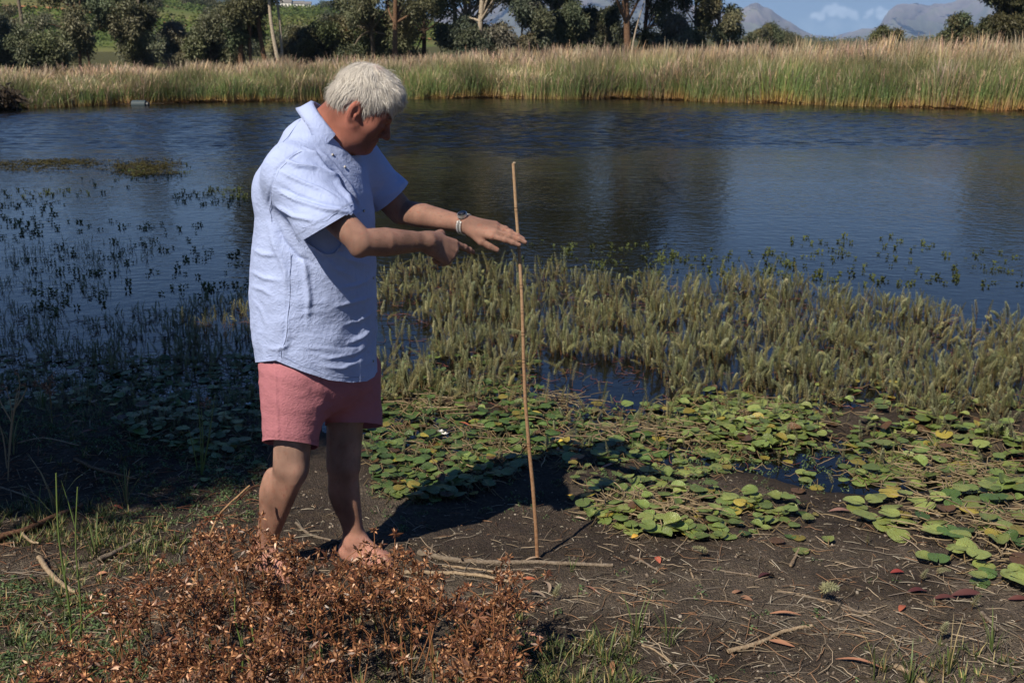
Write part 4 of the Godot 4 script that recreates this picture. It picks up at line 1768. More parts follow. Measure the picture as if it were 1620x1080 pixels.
var HEM_R := Vector3.ZERO
var AX_R := Vector3.ZERO
var HEM_L := Vector3.ZERO


func plan_clothes(sh_r: Vector3, sh_l: Vector3, el_l: Vector3, neck_low: Vector3) -> void:
	HEM_R = at(519, 356, 3.335)
	AX_R = (at(543, 392, 3.375) - at(494, 312, 3.385)).normalized()
	HEM_L = at(619, 311, 3.80)
	var nk := neck_low
	for whole in [true, false]:
		var s := Sdf.new()
		s.loft(torso_table(0.011, 226), BR, BF, 0.05)
		s.cap(nk - Vector3(0.0, 0.02, 0), sh_r + Vector3(0.0, -0.012, 0), 0.078, 0.078, 0.06)
		s.cap(nk - Vector3(0.0, 0.03, 0), sh_l + Vector3(0, -0.012, 0), 0.072, 0.072, 0.06)
		s.cap(nk - Vector3(0.03, 0.05, 0), at(452, 300, 3.56), 0.09, 0.10, 0.07)
		if whole:
			s.cap(sh_r, HEM_R, 0.088, 0.094, 0.05)
			s.cap(HEM_R, HEM_R + AX_R * 0.05, 0.094, 0.097, 0.03)
			s.cap(sh_l, HEM_L, 0.082, 0.068, 0.05)
			s.cap(HEM_L, HEM_L + (el_l - sh_l).normalized() * 0.08, 0.068, 0.070, 0.03)
			plan("shirt", s, 0.0053, Vector3(-1.0, 0.66, -4.0), Vector3(-0.25, 1.66, -3.1))
		else:
			plan("shirt trunk", s, 0.0066, HEM_R - Vector3.ONE * 0.22, HEM_R + Vector3.ONE * 0.2)
	var g := Sdf.new()
	var thr := at(459, 706, 3.475)
	var thl := at(561, 676, 3.665)
	g.cap(at(470, 590, 3.52), thr, 0.126, 0.083, 0.03)
	g.cap(thr, thr + (thr - at(466, 600, 3.5)).normalized() * 0.08, 0.083, 0.081, 0.02)
	g.cap(at(548, 590, 3.66), thl, 0.118, 0.092, 0.03)
	g.cap(thl, thl + Vector3(0.01, -0.08, 0.02), 0.092, 0.09, 0.02)
	g.egg(at(500, 585, 3.61), Vector3(0.185, 0.15, 0.16), Basis(Vector3(BF.x, 0, BF.z), Vector3.UP, BR), 0.05)
	plan("shorts", g, 0.0062, Vector3(-0.98, 0.36, -3.95), Vector3(-0.25, 0.98, -3.25))
	var h := Sdf.new()
	var hb := Basis(HF, HU, HR)
	h.egg(hp(-0.003, 0.066, 0), Vector3(0.106, 0.097, 0.083) * HS, hb, 0.02)
	h.egg(hp(0.046, 0.092, 0.01), Vector3(0.062, 0.056, 0.060) * HS, hb, 0.03)
	h.egg(hp(-0.035, 0.01, 0), Vector3(0.073, 0.058, 0.075) * HS, hb, 0.03)
	plan("hair", h, 0.0042, hp(0, 0.06, 0) - Vector3.ONE * 0.19, hp(0, 0.06, 0) + Vector3.ONE * 0.19)


func dress(man: Node3D, back: Vector3, sh_r: Vector3, el_r: Vector3, sh_l: Vector3, el_l: Vector3, neck_low: Vector3, hip_r: Vector3, kn_r: Vector3, hip_l: Vector3, kn_l: Vector3) -> void:
	# ---- shirt
	var hem_r := HEM_R
	var ax_r := AX_R
	var hem_l := HEM_L
	var ax_l := (el_l - sh_l).normalized()
	var table := torso_table(0.011, 226)
	var m: Dictionary = plans["shirt"].m
	relax(m, 2)
	var trunk: Dictionary = plans["shirt trunk"].m
	relax(trunk, 2)
	# folds: [points in the photograph, depth of the surface there, width m, height m]
	var v: PackedVector3Array = m.v
	var n: PackedVector3Array = m.n
	var folds := shirt_folds()
	var arm_mid := sh_r.lerp(hem_r, 0.6)
	var y_low: float = table[0]
	for k in v.size():
		var p := v[k]
		var h := 0.0
		var on_sleeve := clampf(1.0 - (p.distance_to(arm_mid) - 0.08) / 0.06, 0, 1)
		var t := clampf((p.y - y_low) / 0.85, 0, 1)
		var q := Vector3(p.dot(BR), p.y, p.dot(BF))
		# broad hang of the cloth, then creases
		var warp := broad.get_noise_3d(p.x * 320.0, p.y * 320.0, p.z * 320.0)
		h += 0.006 * broad.get_noise_3d(q.x * 700.0 + warp * 60.0, q.y * 260.0, q.z * 700.0) * (1.0 - on_sleeve)
		var crush := ridged.get_noise_3d(q.x * 210.0 + warp * 90.0 + q.y * 120.0, q.y * 480.0 - q.x * 110.0, q.z * 210.0)
		h += 0.0050 * crush * lerpf(1.0, 0.4, smoothstep(0.35, 0.75, t)) * (1.0 - on_sleeve * 0.7)
		h += 0.0009 * ridged.get_noise_3d(q.x * 900.0, q.y * 1300.0 + warp * 120.0, q.z * 900.0)
		var w := to_px(p)
		if n[k].dot(EYE - p) > 0.0:
			for f in folds:
				if w.x < f[4] or w.x > f[5] or w.y < f[6] or w.y > f[7]:
					continue
				var best := 1e9
				var along := 0.0
				var pts: Array = f[0]
				for e in pts.size() - 1:
					var c := Geometry2D.get_closest_point_to_segment(w, pts[e], pts[e + 1])
					var dd := c.distance_to(w)
					if dd < best:
						best = dd
						along = (e + (c - pts[e]).length() / maxf((pts[e + 1] - pts[e]).length(), 0.01)) / (pts.size() - 1)
				var x: float = best / f[1]
				if x < 3.0:
					h += f[2] * exp(-x * x) * clampf(minf(along, 1.0 - along) * f[3] + 0.05, 0, 1)
		# button placket down the front and the hems
		var fr := absf(q.x - Vector3(table[2][20], 0, table[3][20]).dot(BR))
		if n[k].dot(BF) > 0.6 and fr < 0.019 and t < 0.8:
			h += 0.0016
		v[k] = p + n[k] * h
	m.v = v
	renormal(m)
	var hem := func(p: Vector3) -> float:
		var w := to_px(p)
		var line := curve_at([[380, 574], [405, 573], [436, 570], [450, 576], [480, 588], [520, 601], [555, 605], [580, 603], [592, 596], [598, 584], [640, 580]], w.x)
		if p.z < -3.62:
			line = 590.0
		return line - w.y
	m = clip(m, hem)
	var field: Sdf = plans["shirt"].s
	var torso_only: Sdf = plans["shirt trunk"].s
	var trunk_all := PackedInt32Array(range(torso_only.kind.size()))
	m = clip(m, func(p: Vector3) -> float:
		var d := (p - hem_r).dot(ax_r)
		if d < -0.02 or (p - hem_r).length() > 0.2 or minf(field.one(4, p), field.one(5, p)) > 0.010:
			return 1.0
		return maxf(-d, 0.003 - torso_only.eval(p, trunk_all)))
	trunk = clip(trunk, func(p: Vector3) -> float:
		return minf((p - hem_r).dot(ax_r) + 0.05, 0.03 - minf(field.one(4, p), field.one(5, p))))
	for k in trunk.v.size():
		trunk.v[k] += trunk.n[k] * 0.0012
	m = joined_mesh(m, trunk)
	m = clip(m, func(p: Vector3) -> float:
		var d := (p - hem_l).dot(ax_l)
		return -d if (p - hem_l - ax_l * 0.04).length() < 0.13 and p.x > hem_l.x - 0.07 and d > -0.06 else 1.0)
	var cn := at(515, 207, 3.61)
	var cax := Vector3(0.74, 0.66, -0.06).normalized()
	m = clip(m, func(p: Vector3) -> float:
		var d := (p - cn).dot(cax)
		return 0.012 - d if (p - cn).length() < 0.122 else 1.0)
	renormal(m)
	var blue := Color(0.37, 0.45, 0.71)
	var weave := func(p: Vector3, nn: Vector3) -> Color:
		var c := 1.0 + 0.05 * fine.get_noise_3d(p.x * 1500.0, p.y * 1500.0, p.z * 1500.0)
		var dr := absf((p - hem_r).dot(ax_r) + 0.022)
		if (p - hem_r).length() < 0.14 and dr < 0.003:
			c *= 0.72
		return tint(blue, c)
	var cloth := mat(Color.WHITE, 0.85, 0.25)
	tri(cloth, 3.2, false)
	cloth.heightmap_enabled = true
	cloth.heightmap_texture = noise_tex("crumple", 0.012, 4, FastNoiseLite.TYPE_SIMPLEX_SMOOTH, FastNoiseLite.FRACTAL_RIDGED, 1024, 40.0)
	cloth.heightmap_scale = 0.2
	cloth.backlight_enabled = true
	cloth.backlight = Color(0.10, 0.10, 0.10).linear_to_srgb()
	var shirt := part("shirt", cloth_mesh(m, weave, 0.0022), cloth, man, back)

	# collar: a stand with a leaf folded over it, open at the front
	var F2 := (BF - cax * BF.dot(cax)).normalized()
	var R2 := cax.cross(F2) * -1.0
	if R2.dot(BR) < 0:
		R2 = -R2
	var cb := MB.new()
	var prev := []
	var steps := 44
	for k in steps + 1:
		var ph := lerpf(-2.62, 2.62, float(k) / steps)      # nought is the nape
		var e := absf(ph) / 2.62
		var dirv := -F2 * cos(ph) * 0.098 + R2 * sin(ph) * 0.080
		var out := (-F2 * cos(ph) + R2 * sin(ph)).normalized()
		var tip := smoothstep(0.72, 1.0, e)
		var drop := 0.040 + 0.028 * tip
		var wv := 0.002 * sin(ph * 7.0)
		var sec := [
			cn + dirv * 1.02 - cax * 0.006,
			cn + dirv * 0.97 + cax * (0.034 - 0.010 * e),
			cn + dirv * 0.985 + out * 0.004 + cax * (0.037 - 0.010 * e),
			cn + dirv * 1.0 + out * 0.012 + cax * (0.032 - 0.012 * e),
			cn + dirv * 1.02 + out * (0.020 + wv) + cax * (0.010 - drop * 0.45),
			cn + dirv * 1.03 + out * (0.026 + wv + 0.004 * tip) + cax * (0.020 - drop),
			cn + dirv * 1.03 + out * (0.023 + wv + 0.004 * tip) + cax * (0.0195 - drop),
			cn + dirv * 1.0 + out * 0.009 + cax * (0.024 - 0.012 * e),
		]
		var nor := [-out, -out, cax, (out + cax).normalized(), out, (out - cax).normalized(), -out, -out]
		var row := []
		for q in sec.size():
			row.append(cb.vert(sec[q], nor[q], blue))
		if prev:
			for q in sec.size() - 1:
				cb.quad(prev[q], row[q], row[q + 1], prev[q + 1])
		prev = row
	part("collar", cb.mesh(), cloth, shirt)
	# buttons
	var white := mat(Color(0.42, 0.41, 0.40), 0.4, 0.5)
	var bucket := {}
	var vv: PackedVector3Array = m.v
	var nn2: PackedVector3Array = m.n
	for k in vv.size():
		if nn2[k].dot(EYE - vv[k]) > 0.05:
			var w := to_px(vv[k])
			var key := Vector2i(int(w.x / 5.0), int(w.y / 5.0))
			if not bucket.has(key) or vv[bucket[key]].distance_to(EYE) > vv[k].distance_to(EYE):
				bucket[key] = k
	var on_cloth := func(w: Vector2) -> int:
		for reach in 4:
			var best := -1
			var far := 1e9
			for dx in range(-reach, reach + 1):
				for dy in range(-reach, reach + 1):
					var key := Vector2i(int(w.x / 5.0) + dx, int(w.y / 5.0) + dy)
					if bucket.has(key) and to_px(vv[bucket[key]]).distance_to(w) < far:
						best = bucket[key]
						far = to_px(vv[best]).distance_to(w)
			if best >= 0:
				return best
		return -1
	for bt in [[528, 243], [549, 264], [575, 330], [589, 385], [596, 440], [596, 500], [590, 573]]:
		var k: int = on_cloth.call(Vector2(bt[0], bt[1]))
		if k < 0:
			continue
		var bb := MB.new()
		bb.tube([vv[k], vv[k] + nn2[k] * 0.0028, vv[k] + nn2[k] * 0.0030], [0.0046, 0.0046, 0.003], 12)
		part("button", bb.mesh(), white, shirt)
	for line in [[[478, 236], [458, 248], [440, 266], [429, 296], [424, 335], [430, 352]], [[455, 402], [456, 480], [450, 540], [440, 571]], [[474, 186], [455, 214], [436, 232]], [[410, 566], [440, 563], [455, 570], [482, 582], [522, 595], [555, 599], [582, 597]], [[478, 362], [520, 345], [560, 322]]]:
		var pts := []
		for e in line.size() - 1:
			for q in 9:
				var w := Vector2(line[e][0], line[e][1]).lerp(Vector2(line[e + 1][0], line[e + 1][1]), q / 9.0)
				var k: int = on_cloth.call(w)
				if k >= 0 and (pts.is_empty() or pts[-1].distance_to(vv[k]) > 0.004):
					pts.append(vv[k] + nn2[k] * 0.0007)
		if pts.size() < 4:
			continue
		for pass_n in 3:
			for q in range(1, pts.size() - 1):
				pts[q] = (pts[q] * 2.0 + pts[q - 1] + pts[q + 1]) / 4.0
		var sb := MB.new()
		var rad := []
		for q in pts:
			rad.append(0.0010)
		sb.tube(pts, rad, 5, tint(blue, 0.62))
		part("seam", sb.mesh(), cloth, shirt)

	# ---- shorts
	var m2: Dictionary = plans["shorts"].m
	relax(m2, 2)
	v = m2.v
	n = m2.n
	for k in v.size():
		var p := v[k]
		var warp := broad.get_noise_3d(p.x * 350.0, p.y * 350.0, p.z * 350.0)
		var h := 0.0060 * ridged.get_noise_3d(p.x * 230.0 + warp * 80.0, p.y * 460.0 + p.x * 160.0, p.z * 230.0)
		h += 0.005 * broad.get_noise_3d(p.x * 800.0, p.y * 180.0, p.z * 800.0) * smoothstep(0.85, 0.6, p.y)
		h += 0.0007 * ridged.get_noise_3d(p.x * 1300.0, p.y * 1700.0, p.z * 1700.0)
		# pressed seam down the outside of the near leg
		var w := to_px(p)
		if n[k].z > 0.0:
			var sx := absf(w.x - lerpf(434, 441, clampf((w.y - 570.0) / 130.0, 0, 1)))
			h += 0.0022 * exp(-sx * sx / 5.0) - 0.0018 * exp(-pow(sx - 4.5, 2) / 5.0)
		v[k] = p + n[k] * h
	m2.v = v
	renormal(m2)
	var split := (at(506, 660, 3.55)).x
	m2 = clip(m2, func(p: Vector3) -> float:
		var w := to_px(p)
		if p.z > -3.575 and w.x < 525.0:
			return lerpf(700, 707, clampf((w.x - 425.0) / 70.0, 0, 1)) - w.y + 6.0 * clampf((-3.475 - p.z) / 0.08, -1, 1)
		return 673.0 - w.y + 5.0 * clampf((-3.665 - p.z) / 0.09, -1, 1))
	m2 = clip(m2, func(p: Vector3) -> float: return 0.93 - p.y)
	renormal(m2)
	var rose := Color(0.372, 0.153, 0.182)
	var drill := func(p: Vector3, _n: Vector3) -> Color:
		var w := to_px(p)
		var c := 1.0 + 0.06 * fine.get_noise_3d(p.x * 1500.0, p.y * 1500.0, p.z * 1500.0)
		if p.z > -3.56 and absf(w.y - lerpf(690, 697, clampf((w.x - 425.0) / 70.0, 0, 1))) < 1.2:
			c *= 0.75
		return tint(rose, c)
	var twill := mat(Color.WHITE, 0.88, 0.2)
	tri(twill, 4.5, false)
	twill.heightmap_enabled = true
	twill.heightmap_texture = tex["crumple"]
	twill.heightmap_scale = 0.16
	part("shorts", cloth_mesh(m2, drill, 0.003), twill, man, back)


func shirt_folds() -> Array:
	var src := [
		# sleeve: creases sweeping from the shoulder and armpit towards the hem
		[[[446, 250], [470, 262], [500, 268], [528, 284], [548, 310]], 3.2, 0.0125, 5.0],
		[[[440, 268], [470, 285], [505, 300], [540, 318]], 2.8, 0.0095, 5.0],
		[[[436, 292], [470, 310], [510, 322], [552, 330]], 2.6, -0.007, 5.0],
		[[[438, 300], [472, 318], [512, 331], [556, 337]], 2.6, 0.0095, 5.0],
		[[[432, 320], [465, 342], [500, 350]], 2.8, 0.0095, 5.0],
		[[[470, 236], [488, 244], [505, 250]], 2.8, 0.0048, 3.0],
		[[[478, 231], [497, 248], [520, 276], [546, 306], [562, 330]], 2.8, 0.011, 5.0],
		[[[500, 235], [526, 262], [552, 296], [570, 328]], 3.2, 0.010, 5.0],
		# armhole seam
		[[[478, 236], [456, 250], [438, 268], [428, 300], [424, 335]], 2.2, -0.0035, 8.0],
		# torso
		[[[432, 340], [446, 380], [468, 405], [500, 420]], 3.6, -0.010, 4.0],
		[[[424, 345], [436, 390], [452, 430], [458, 480]], 5.0, 0.011, 3.0],
		[[[470, 385], [482, 420], [488, 470], [486, 520]], 4.5, 0.0095, 3.0],
		[[[505, 400], [530, 425], [565, 440]], 4.0, 0.0042, 3.0],
		[[[515, 395], [556, 412], [592, 420]], 3.5, 0.0036, 3.0],
		[[[398, 392], [418, 402], [440, 404]], 3.2, 0.0060, 3.0],
		[[[396, 428], [420, 440], [446, 444]], 3.2, 0.0060, 3.0],
		[[[396, 452], [416, 458], [436, 470]], 2.8, 0.0048, 3.0],
		[[[398, 470], [412, 490], [424, 520]], 3.5, 0.0036, 3.0],
		[[[588, 440], [562, 452], [530, 456]], 2.8, 0.0048, 3.0],
		[[[592, 466], [560, 478], [520, 486]], 2.8, 0.0055, 3.0],
		[[[590, 490], [566, 508], [536, 516]], 2.8, 0.0048, 3.0],
		[[[592, 512], [570, 534], [545, 546]], 2.8, 0.0055, 3.0],
		[[[586, 540], [560, 560], [520, 566], [490, 560]], 2.8, 0.0048, 3.0],
		[[[580, 566], [540, 582], [500, 578]], 2.8, 0.0048, 3.0],
		[[[470, 540], [440, 552], [415, 548]], 3.0, 0.0034, 3.0],
		[[[455, 480], [456, 530], [440, 568]], 4.0, 0.004, 3.0],
		# side seam
		[[[455, 400], [456, 480], [450, 540], [440, 572]], 1.8, -0.003, 8.0],
	]
	var out := []
	for f in src:
		var pts := []
		var lo := Vector2(1e9, 1e9)
		var hi := -lo
		for p in f[0]:
			pts.append(Vector2(p[0], p[1]))
			lo = lo.min(pts[-1])
			hi = hi.max(pts[-1])
		var pad: float = f[1] * 3.0
		out.append([pts, f[1], f[2], f[3], lo.x - pad, hi.x + pad, lo.y - pad, hi.y + pad])
	return out


func hair_keep(l: Vector3) -> float:
	# head-local: x forward, y up, z his right
	var front := curve_at([[-0.05, -0.02], [-0.012, 0.012], [0.02, 0.036], [0.032, 0.050], [0.077, 0.068], [0.094, 0.090], [0.108, 0.13]], l.y)
	var low := curve_at([[-0.11, -0.040], [-0.065, -0.040], [-0.045, 0.0], [-0.034, 0.026], [0.012, 0.030], [0.018, -0.004], [0.06, -0.004]], l.x)
	return minf(front - l.x, l.y - low)


func grow_hair(man: Node3D, back: Vector3) -> void:
	var m: Dictionary = plans["hair"].m
	var v: PackedVector3Array = m.v
	var n: PackedVector3Array = m.n
	for k in v.size():
		var l := head_local(v[k])
		var w := broad.get_noise_3d(l.x * 1500.0, l.y * 1500.0, l.z * 1500.0)
		v[k] += n[k] * (-0.008 * (1.0 - smoothstep(0.0, 0.022, hair_keep(l))) + 0.0028 * ridged.get_noise_3d(l.x * 700.0 + w * 40.0, l.y * 900.0, l.z * 2200.0) - 0.003)
	m.v = v
	renormal(m)
	m = clip(m, func(p: Vector3) -> float:
		var l := head_local(p)
		return hair_keep(l) + 0.009 * fine.get_noise_3d(l.x * 3000.0, l.y * 3000.0, l.z * 3000.0))
	renormal(m)
	var white := Color(0.56, 0.52, 0.47)
	var shade := func(p: Vector3, _n: Vector3) -> Color:
		var l := head_local(p)
		var crown := 1.0 - smoothstep(0.012, 0.034, Vector3(l.x + 0.012, (l.y - 0.165) * 0.6, l.z - 0.022).length())
		return white.lerp(Color(0.55, 0.33, 0.27), crown * 0.7)
	var hm := mat(Color.WHITE, 0.55, 0.4)
	var hair := part("hair", cloth_mesh(m, shade, 0.006), hm, man, back)
	# locks over it, combed forward on top and down at the sides
	var mb := MB.new()
	var hv: PackedVector3Array = m.v
	var hn: PackedVector3Array = m.n
	var crown_at := Vector3(-0.045, 0.16, 0.012)
	for k in 24000:
		var i := rng.randi() % hv.size()
		var p := hv[i]
		var nn := hn[i]
		var l := head_local(p)
		var away := l - crown_at
		if away.length() < 0.03 and rng.randf() < 0.6:
			continue
		var flow := away.normalized() + Vector3(0.9 * smoothstep(0.03, 0.11, l.y) * smoothstep(-0.05, 0.03, l.x), -0.55 * smoothstep(0.14, 0.03, l.y), 0.15)
		var sw := broad.get_noise_3d(l.x * 1100.0, l.y * 1100.0, l.z * 1100.0) * 0.9
		var wd := (HF * flow.x + HU * flow.y + HR * flow.z)
		wd = (wd - nn * wd.dot(nn)).normalized().rotated(nn, sw)
		var side := nn.cross(wd).normalized()
		var len := rnd(0.022, 0.046)
		var lift := rnd(0.0, 0.005) + (0.012 if rng.randf() < 0.04 else 0.0)
		var wdt := rnd(0.0002, 0.0005)
		var pts := []
		for q in 5:
			var f := q / 4.0
			pts.append(p + wd * len * f + nn * (0.001 + lift * sin(PI * 0.75 * f)) - nn * len * len * f * f * 3.2 + side * 0.004 * sin(f * 4.0 + sw * 6.0))
		var col := tint(Color(0.66, 0.63, 0.585).lerp(Color(0.36, 0.33, 0.30), smoothstep(0.07, 0.0, l.y) * 0.6), rnd(0.6, 1.2))
		if rng.randf() < 0.12:
			col = tint(Color(0.42, 0.38, 0.33), rnd(0.8, 1.1))
		mb.blade(pts, [wdt, wdt, wdt * 0.9, wdt * 0.7, wdt * 0.2], side, [col])
	var locks := part("locks", mb.mesh(), hm, hair)
	locks.set_meta("kind", "stuff")
	# brows
	var eb := MB.new()
	for sd in [-1.0, 1.0]:
		for k in 90:
			var t := rng.randf()
			var p := hp(lerpf(0.104, 0.088, t), 0.040 + 0.004 * sin(PI * t) + rnd(-0.004, 0.004), sd * lerpf(0.012, 0.046, t))
			var dirv: Vector3 = (HR * sd + HU * rnd(-0.1, 0.5) + HF * 0.2).normalized() * rnd(0.006, 0.012)
			eb.blade([p, p + dirv * 0.5 + HF * 0.001, p + dirv], [0.0005, 0.0004, 0.0001], HU, [Color(0.55, 0.5, 0.45)])
	part("eyebrow", eb.mesh(), hm, man, back)


func wear_watch(man: Node3D, back: Vector3, el: Vector3, wr: Vector3) -> void:
	var ax := (wr - el).normalized()
	var c := wr - ax * 0.008
	var up := (Vector3(0.1, 0.8, 0.58) - ax * Vector3(0.1, 0.8, 0.58).dot(ax)).normalized()
	var sd := ax.cross(up)
	var steel := mat(Color(0.78, 0.78, 0.76), 0.3, 0.5)
	steel.metallic = 0.6
	var dark := mat(Color(0.30, 0.30, 0.30), 0.35, 0.5)
	dark.metallic = 0.6
	var w := Node3D.new()
	w.name = "wristwatch"
	w.position = back
	man.add_child(w, true)
	for col in 3:
		var mb := MB.new()
		for k in 26:
			var a := TAU * (k + (0.5 if col == 1 else 0.0)) / 26.0
			if cos(a) > 0.86:
				continue
			var o := up * cos(a) * 0.0335 + sd * sin(a) * 0.0365
			var t := (-up * sin(a) * 0.0335 + sd * cos(a) * 0.0365).normalized()
			var outv := t.cross(ax).normalized()
			if outv.dot(o) < 0:
				outv = -outv
			mb.box(c + o + ax * (col - 1) * 0.0062, Vector3(0.0027, 0.0036, 0.0016), Basis(ax, t, outv))
		part("bracelet" if col != 1 else "bracelet_centre", mb.mesh(), dark if col == 1 else steel, w)
	var head := MB.new()
	var hc := c + up * 0.035
	head.tube([hc - up * 0.002, hc + up * 0.001, hc + up * 0.007, hc + up * 0.009], [0.015, 0.0175, 0.0175, 0.0155], 24)
	part("case", head.mesh(), steel, w)
	var dial := MB.new()
	dial.tube([hc + up * 0.0085, hc + up * 0.0095], [0.0138, 0.0138], 24)
	part("dial", dial.mesh(), mat(Color(0.02, 0.02, 0.025), 0.1, 0.5), w)


func strap_sandal(man: Node3D, back: Vector3, an: Vector3) -> void:
	var dir := Vector3(0.86, 0, 0.50).normalized()
	var side := dir.cross(Vector3.UP)
	var mb := MB.new()
	var sole := PackedVector2Array()
	for k in 28:
		var a := TAU * k / 28.0
		sole.append(Vector2(0.055 + 0.135 * cos(a), (0.043 + 0.008 * cos(a)) * sin(a)))
	var cc := Vector3(an.x, 0.056, an.z)
	var prev := []
	for lay in [[0.0, 1.0], [0.012, 1.03], [0.018, 1.0]]:
		var row := []
		for q in sole:
			row.append(mb.vert(cc + dir * q.x * lay[1] + side * q.y * lay[1] + Vector3(0, lay[0] - 0.012, 0), (dir * (q.x - 0.055) + side * q.y).normalized()))
		if prev:
			for k in 28:
				mb.quad(prev[k], row[k], row[(k + 1) % 28], prev[(k + 1) % 28])
		prev = row
	var mid := mb.vert(cc + dir * 0.055 + Vector3(0, 0.006, 0), Vector3.UP)
	for k in 28:
		mb.tri(mid, prev[k], prev[(k + 1) % 28])
	var o := part("flip_flop", mb.mesh(), mat(Color(0.26, 0.14, 0.08), 0.6, 0.4), man, back)
	for sd in [-1.0, 1.0]:
		var st := MB.new()
		var pts := ease_points([cc + dir * 0.125 + Vector3(0, 0.02, 0), cc + dir * 0.085 + side * sd * 0.022 + Vector3(0, 0.046, 0), cc + dir * 0.04 + side * sd * 0.046 + Vector3(0, 0.028, 0), cc + dir * 0.02 + side * sd * 0.05 + Vector3(0, 0.002, 0)], 4)
		var rad := []
		for q in pts:
			rad.append(0.0055)
		st.tube(pts, rad, 7)
		part("strap", st.mesh(), mat(Color(0.45, 0.32, 0.24), 0.5, 0.4), o)


# ---------------------------------------------------------------- plants in the shallows
func milfoil(h: float, bend: float, whorls: int) -> ArrayMesh:
	# a soft bottle-brush stem: whorls of feathered leaves round a reddish stalk
	var mb := MB.new()
	var a := rnd(0, TAU)
	var dir := Vector3(cos(a), 0, sin(a))
	var pts := []
	var rad := []
	for k in 6:
		var f := k / 5.0
		pts.append(Vector3(0, h * f * (1.0 - 0.25 * bend * f), 0) + dir * h * bend * f * f)
		rad.append(0.0016 * (1.0 - 0.5 * f))
	mb.tube(pts, rad, 3, Color(0.16, 0.075, 0.04), Color(0.14, 0.15, 0.06), false)
	for w in whorls:
		var f := 0.26 + 0.74 * (w + 0.5) / whorls
		var x := f * 5.0
		var j := mini(int(x), 4)
		var p: Vector3 = (pts[j] as Vector3).lerp(pts[j + 1], x - j)
		var t: Vector3 = (pts[j + 1] - pts[j]).normalized()
		var s1 := t.cross(Vector3(0.3, 0.2, 0.9)).normalized()
		var s2 := t.cross(s1)
		var l := 0.0145 * (1.0 - 0.55 * pow(f, 3.0)) * rnd(0.85, 1.15)
		var old := Color(0.24, 0.185, 0.085).lerp(Color(0.235, 0.236, 0.138), smoothstep(0.1, 0.5, f)).lerp(Color(0.245, 0.268, 0.165), smoothstep(0.8, 1.0, f))
		for e in 6:
			var b := TAU * e / 6.0 + w * 0.63
			var o := s1 * cos(b) + s2 * sin(b)
			var tip := p + o * l + t * l * rnd(0.25, 0.9)
			var side := o.cross(t)
			var c := tint(old, rnd(0.75, 1.2))
			var nn := (t + o * -0.3).normalized()
			var i0 := mb.vert(p, nn, c)
			var i1 := mb.vert(p.lerp(tip, 0.6) + side * l * 0.11, nn, c)
			var i2 := mb.vert(tip, nn, c)
			var i3 := mb.vert(p.lerp(tip, 0.6) - side * l * 0.11, nn, c)
			mb.quad(i0, i1, i2, i3)
	return mb.mesh()


const M_DENSE := [Vector2(600, 430), Vector2(690, 418), Vector2(800, 428), Vector2(880, 430), Vector2(960, 445), Vector2(1060, 448), Vector2(1150, 440), Vector2(1250, 452), Vector2(1350, 465), Vector2(1480, 490), Vector2(1700, 530), Vector2(1700, 720), Vector2(1560, 705), Vector2(1450, 655), Vector2(1300, 640), Vector2(1200, 660), Vector2(1080, 640), Vector2(1020, 590), Vector2(900, 575), Vector2(840, 600), Vector2(760, 640), Vector2(600, 640)]
const M_CLEAR := [Vector2(850, 590), Vector2(900, 565), Vector2(1000, 575), Vector2(1050, 600), Vector2(1060, 645), Vector2(980, 660), Vector2(860, 650)]
const M_POOL := [Vector2(600, 480), Vector2(690, 520), Vector2(680, 580), Vector2(600, 590)]
const M_SHADE := [Vector2(-80, 500), Vector2(200, 490), Vector2(300, 480), Vector2(400, 468), Vector2(410, 560), Vector2(300, 590), Vector2(-80, 620)]
const M_DARK := [Vector2(-120, 390), Vector2(60, 385), Vector2(180, 370), Vector2(290, 362), Vector2(200, 440), Vector2(130, 500), Vector2(-120, 540)]


func milfoil_density(w: Vector2) -> float:
	if inside(M_CLEAR, w):
		return 0.06
	if inside(M_POOL, w):
		return 0.25
	if inside(M_DENSE, w):
		return 1.0
	if inside(M_SHADE, w):
		return 0.9
	if inside(M_DARK, w):
		return 0.55
	if w.x > 560 and w.y > 600 and w.y < 790:
		return 0.10 if w.y < 740 else 0.03
	if w.x < 420 and w.y > 560 and w.y < 700:
		return 0.32
	return 0.0


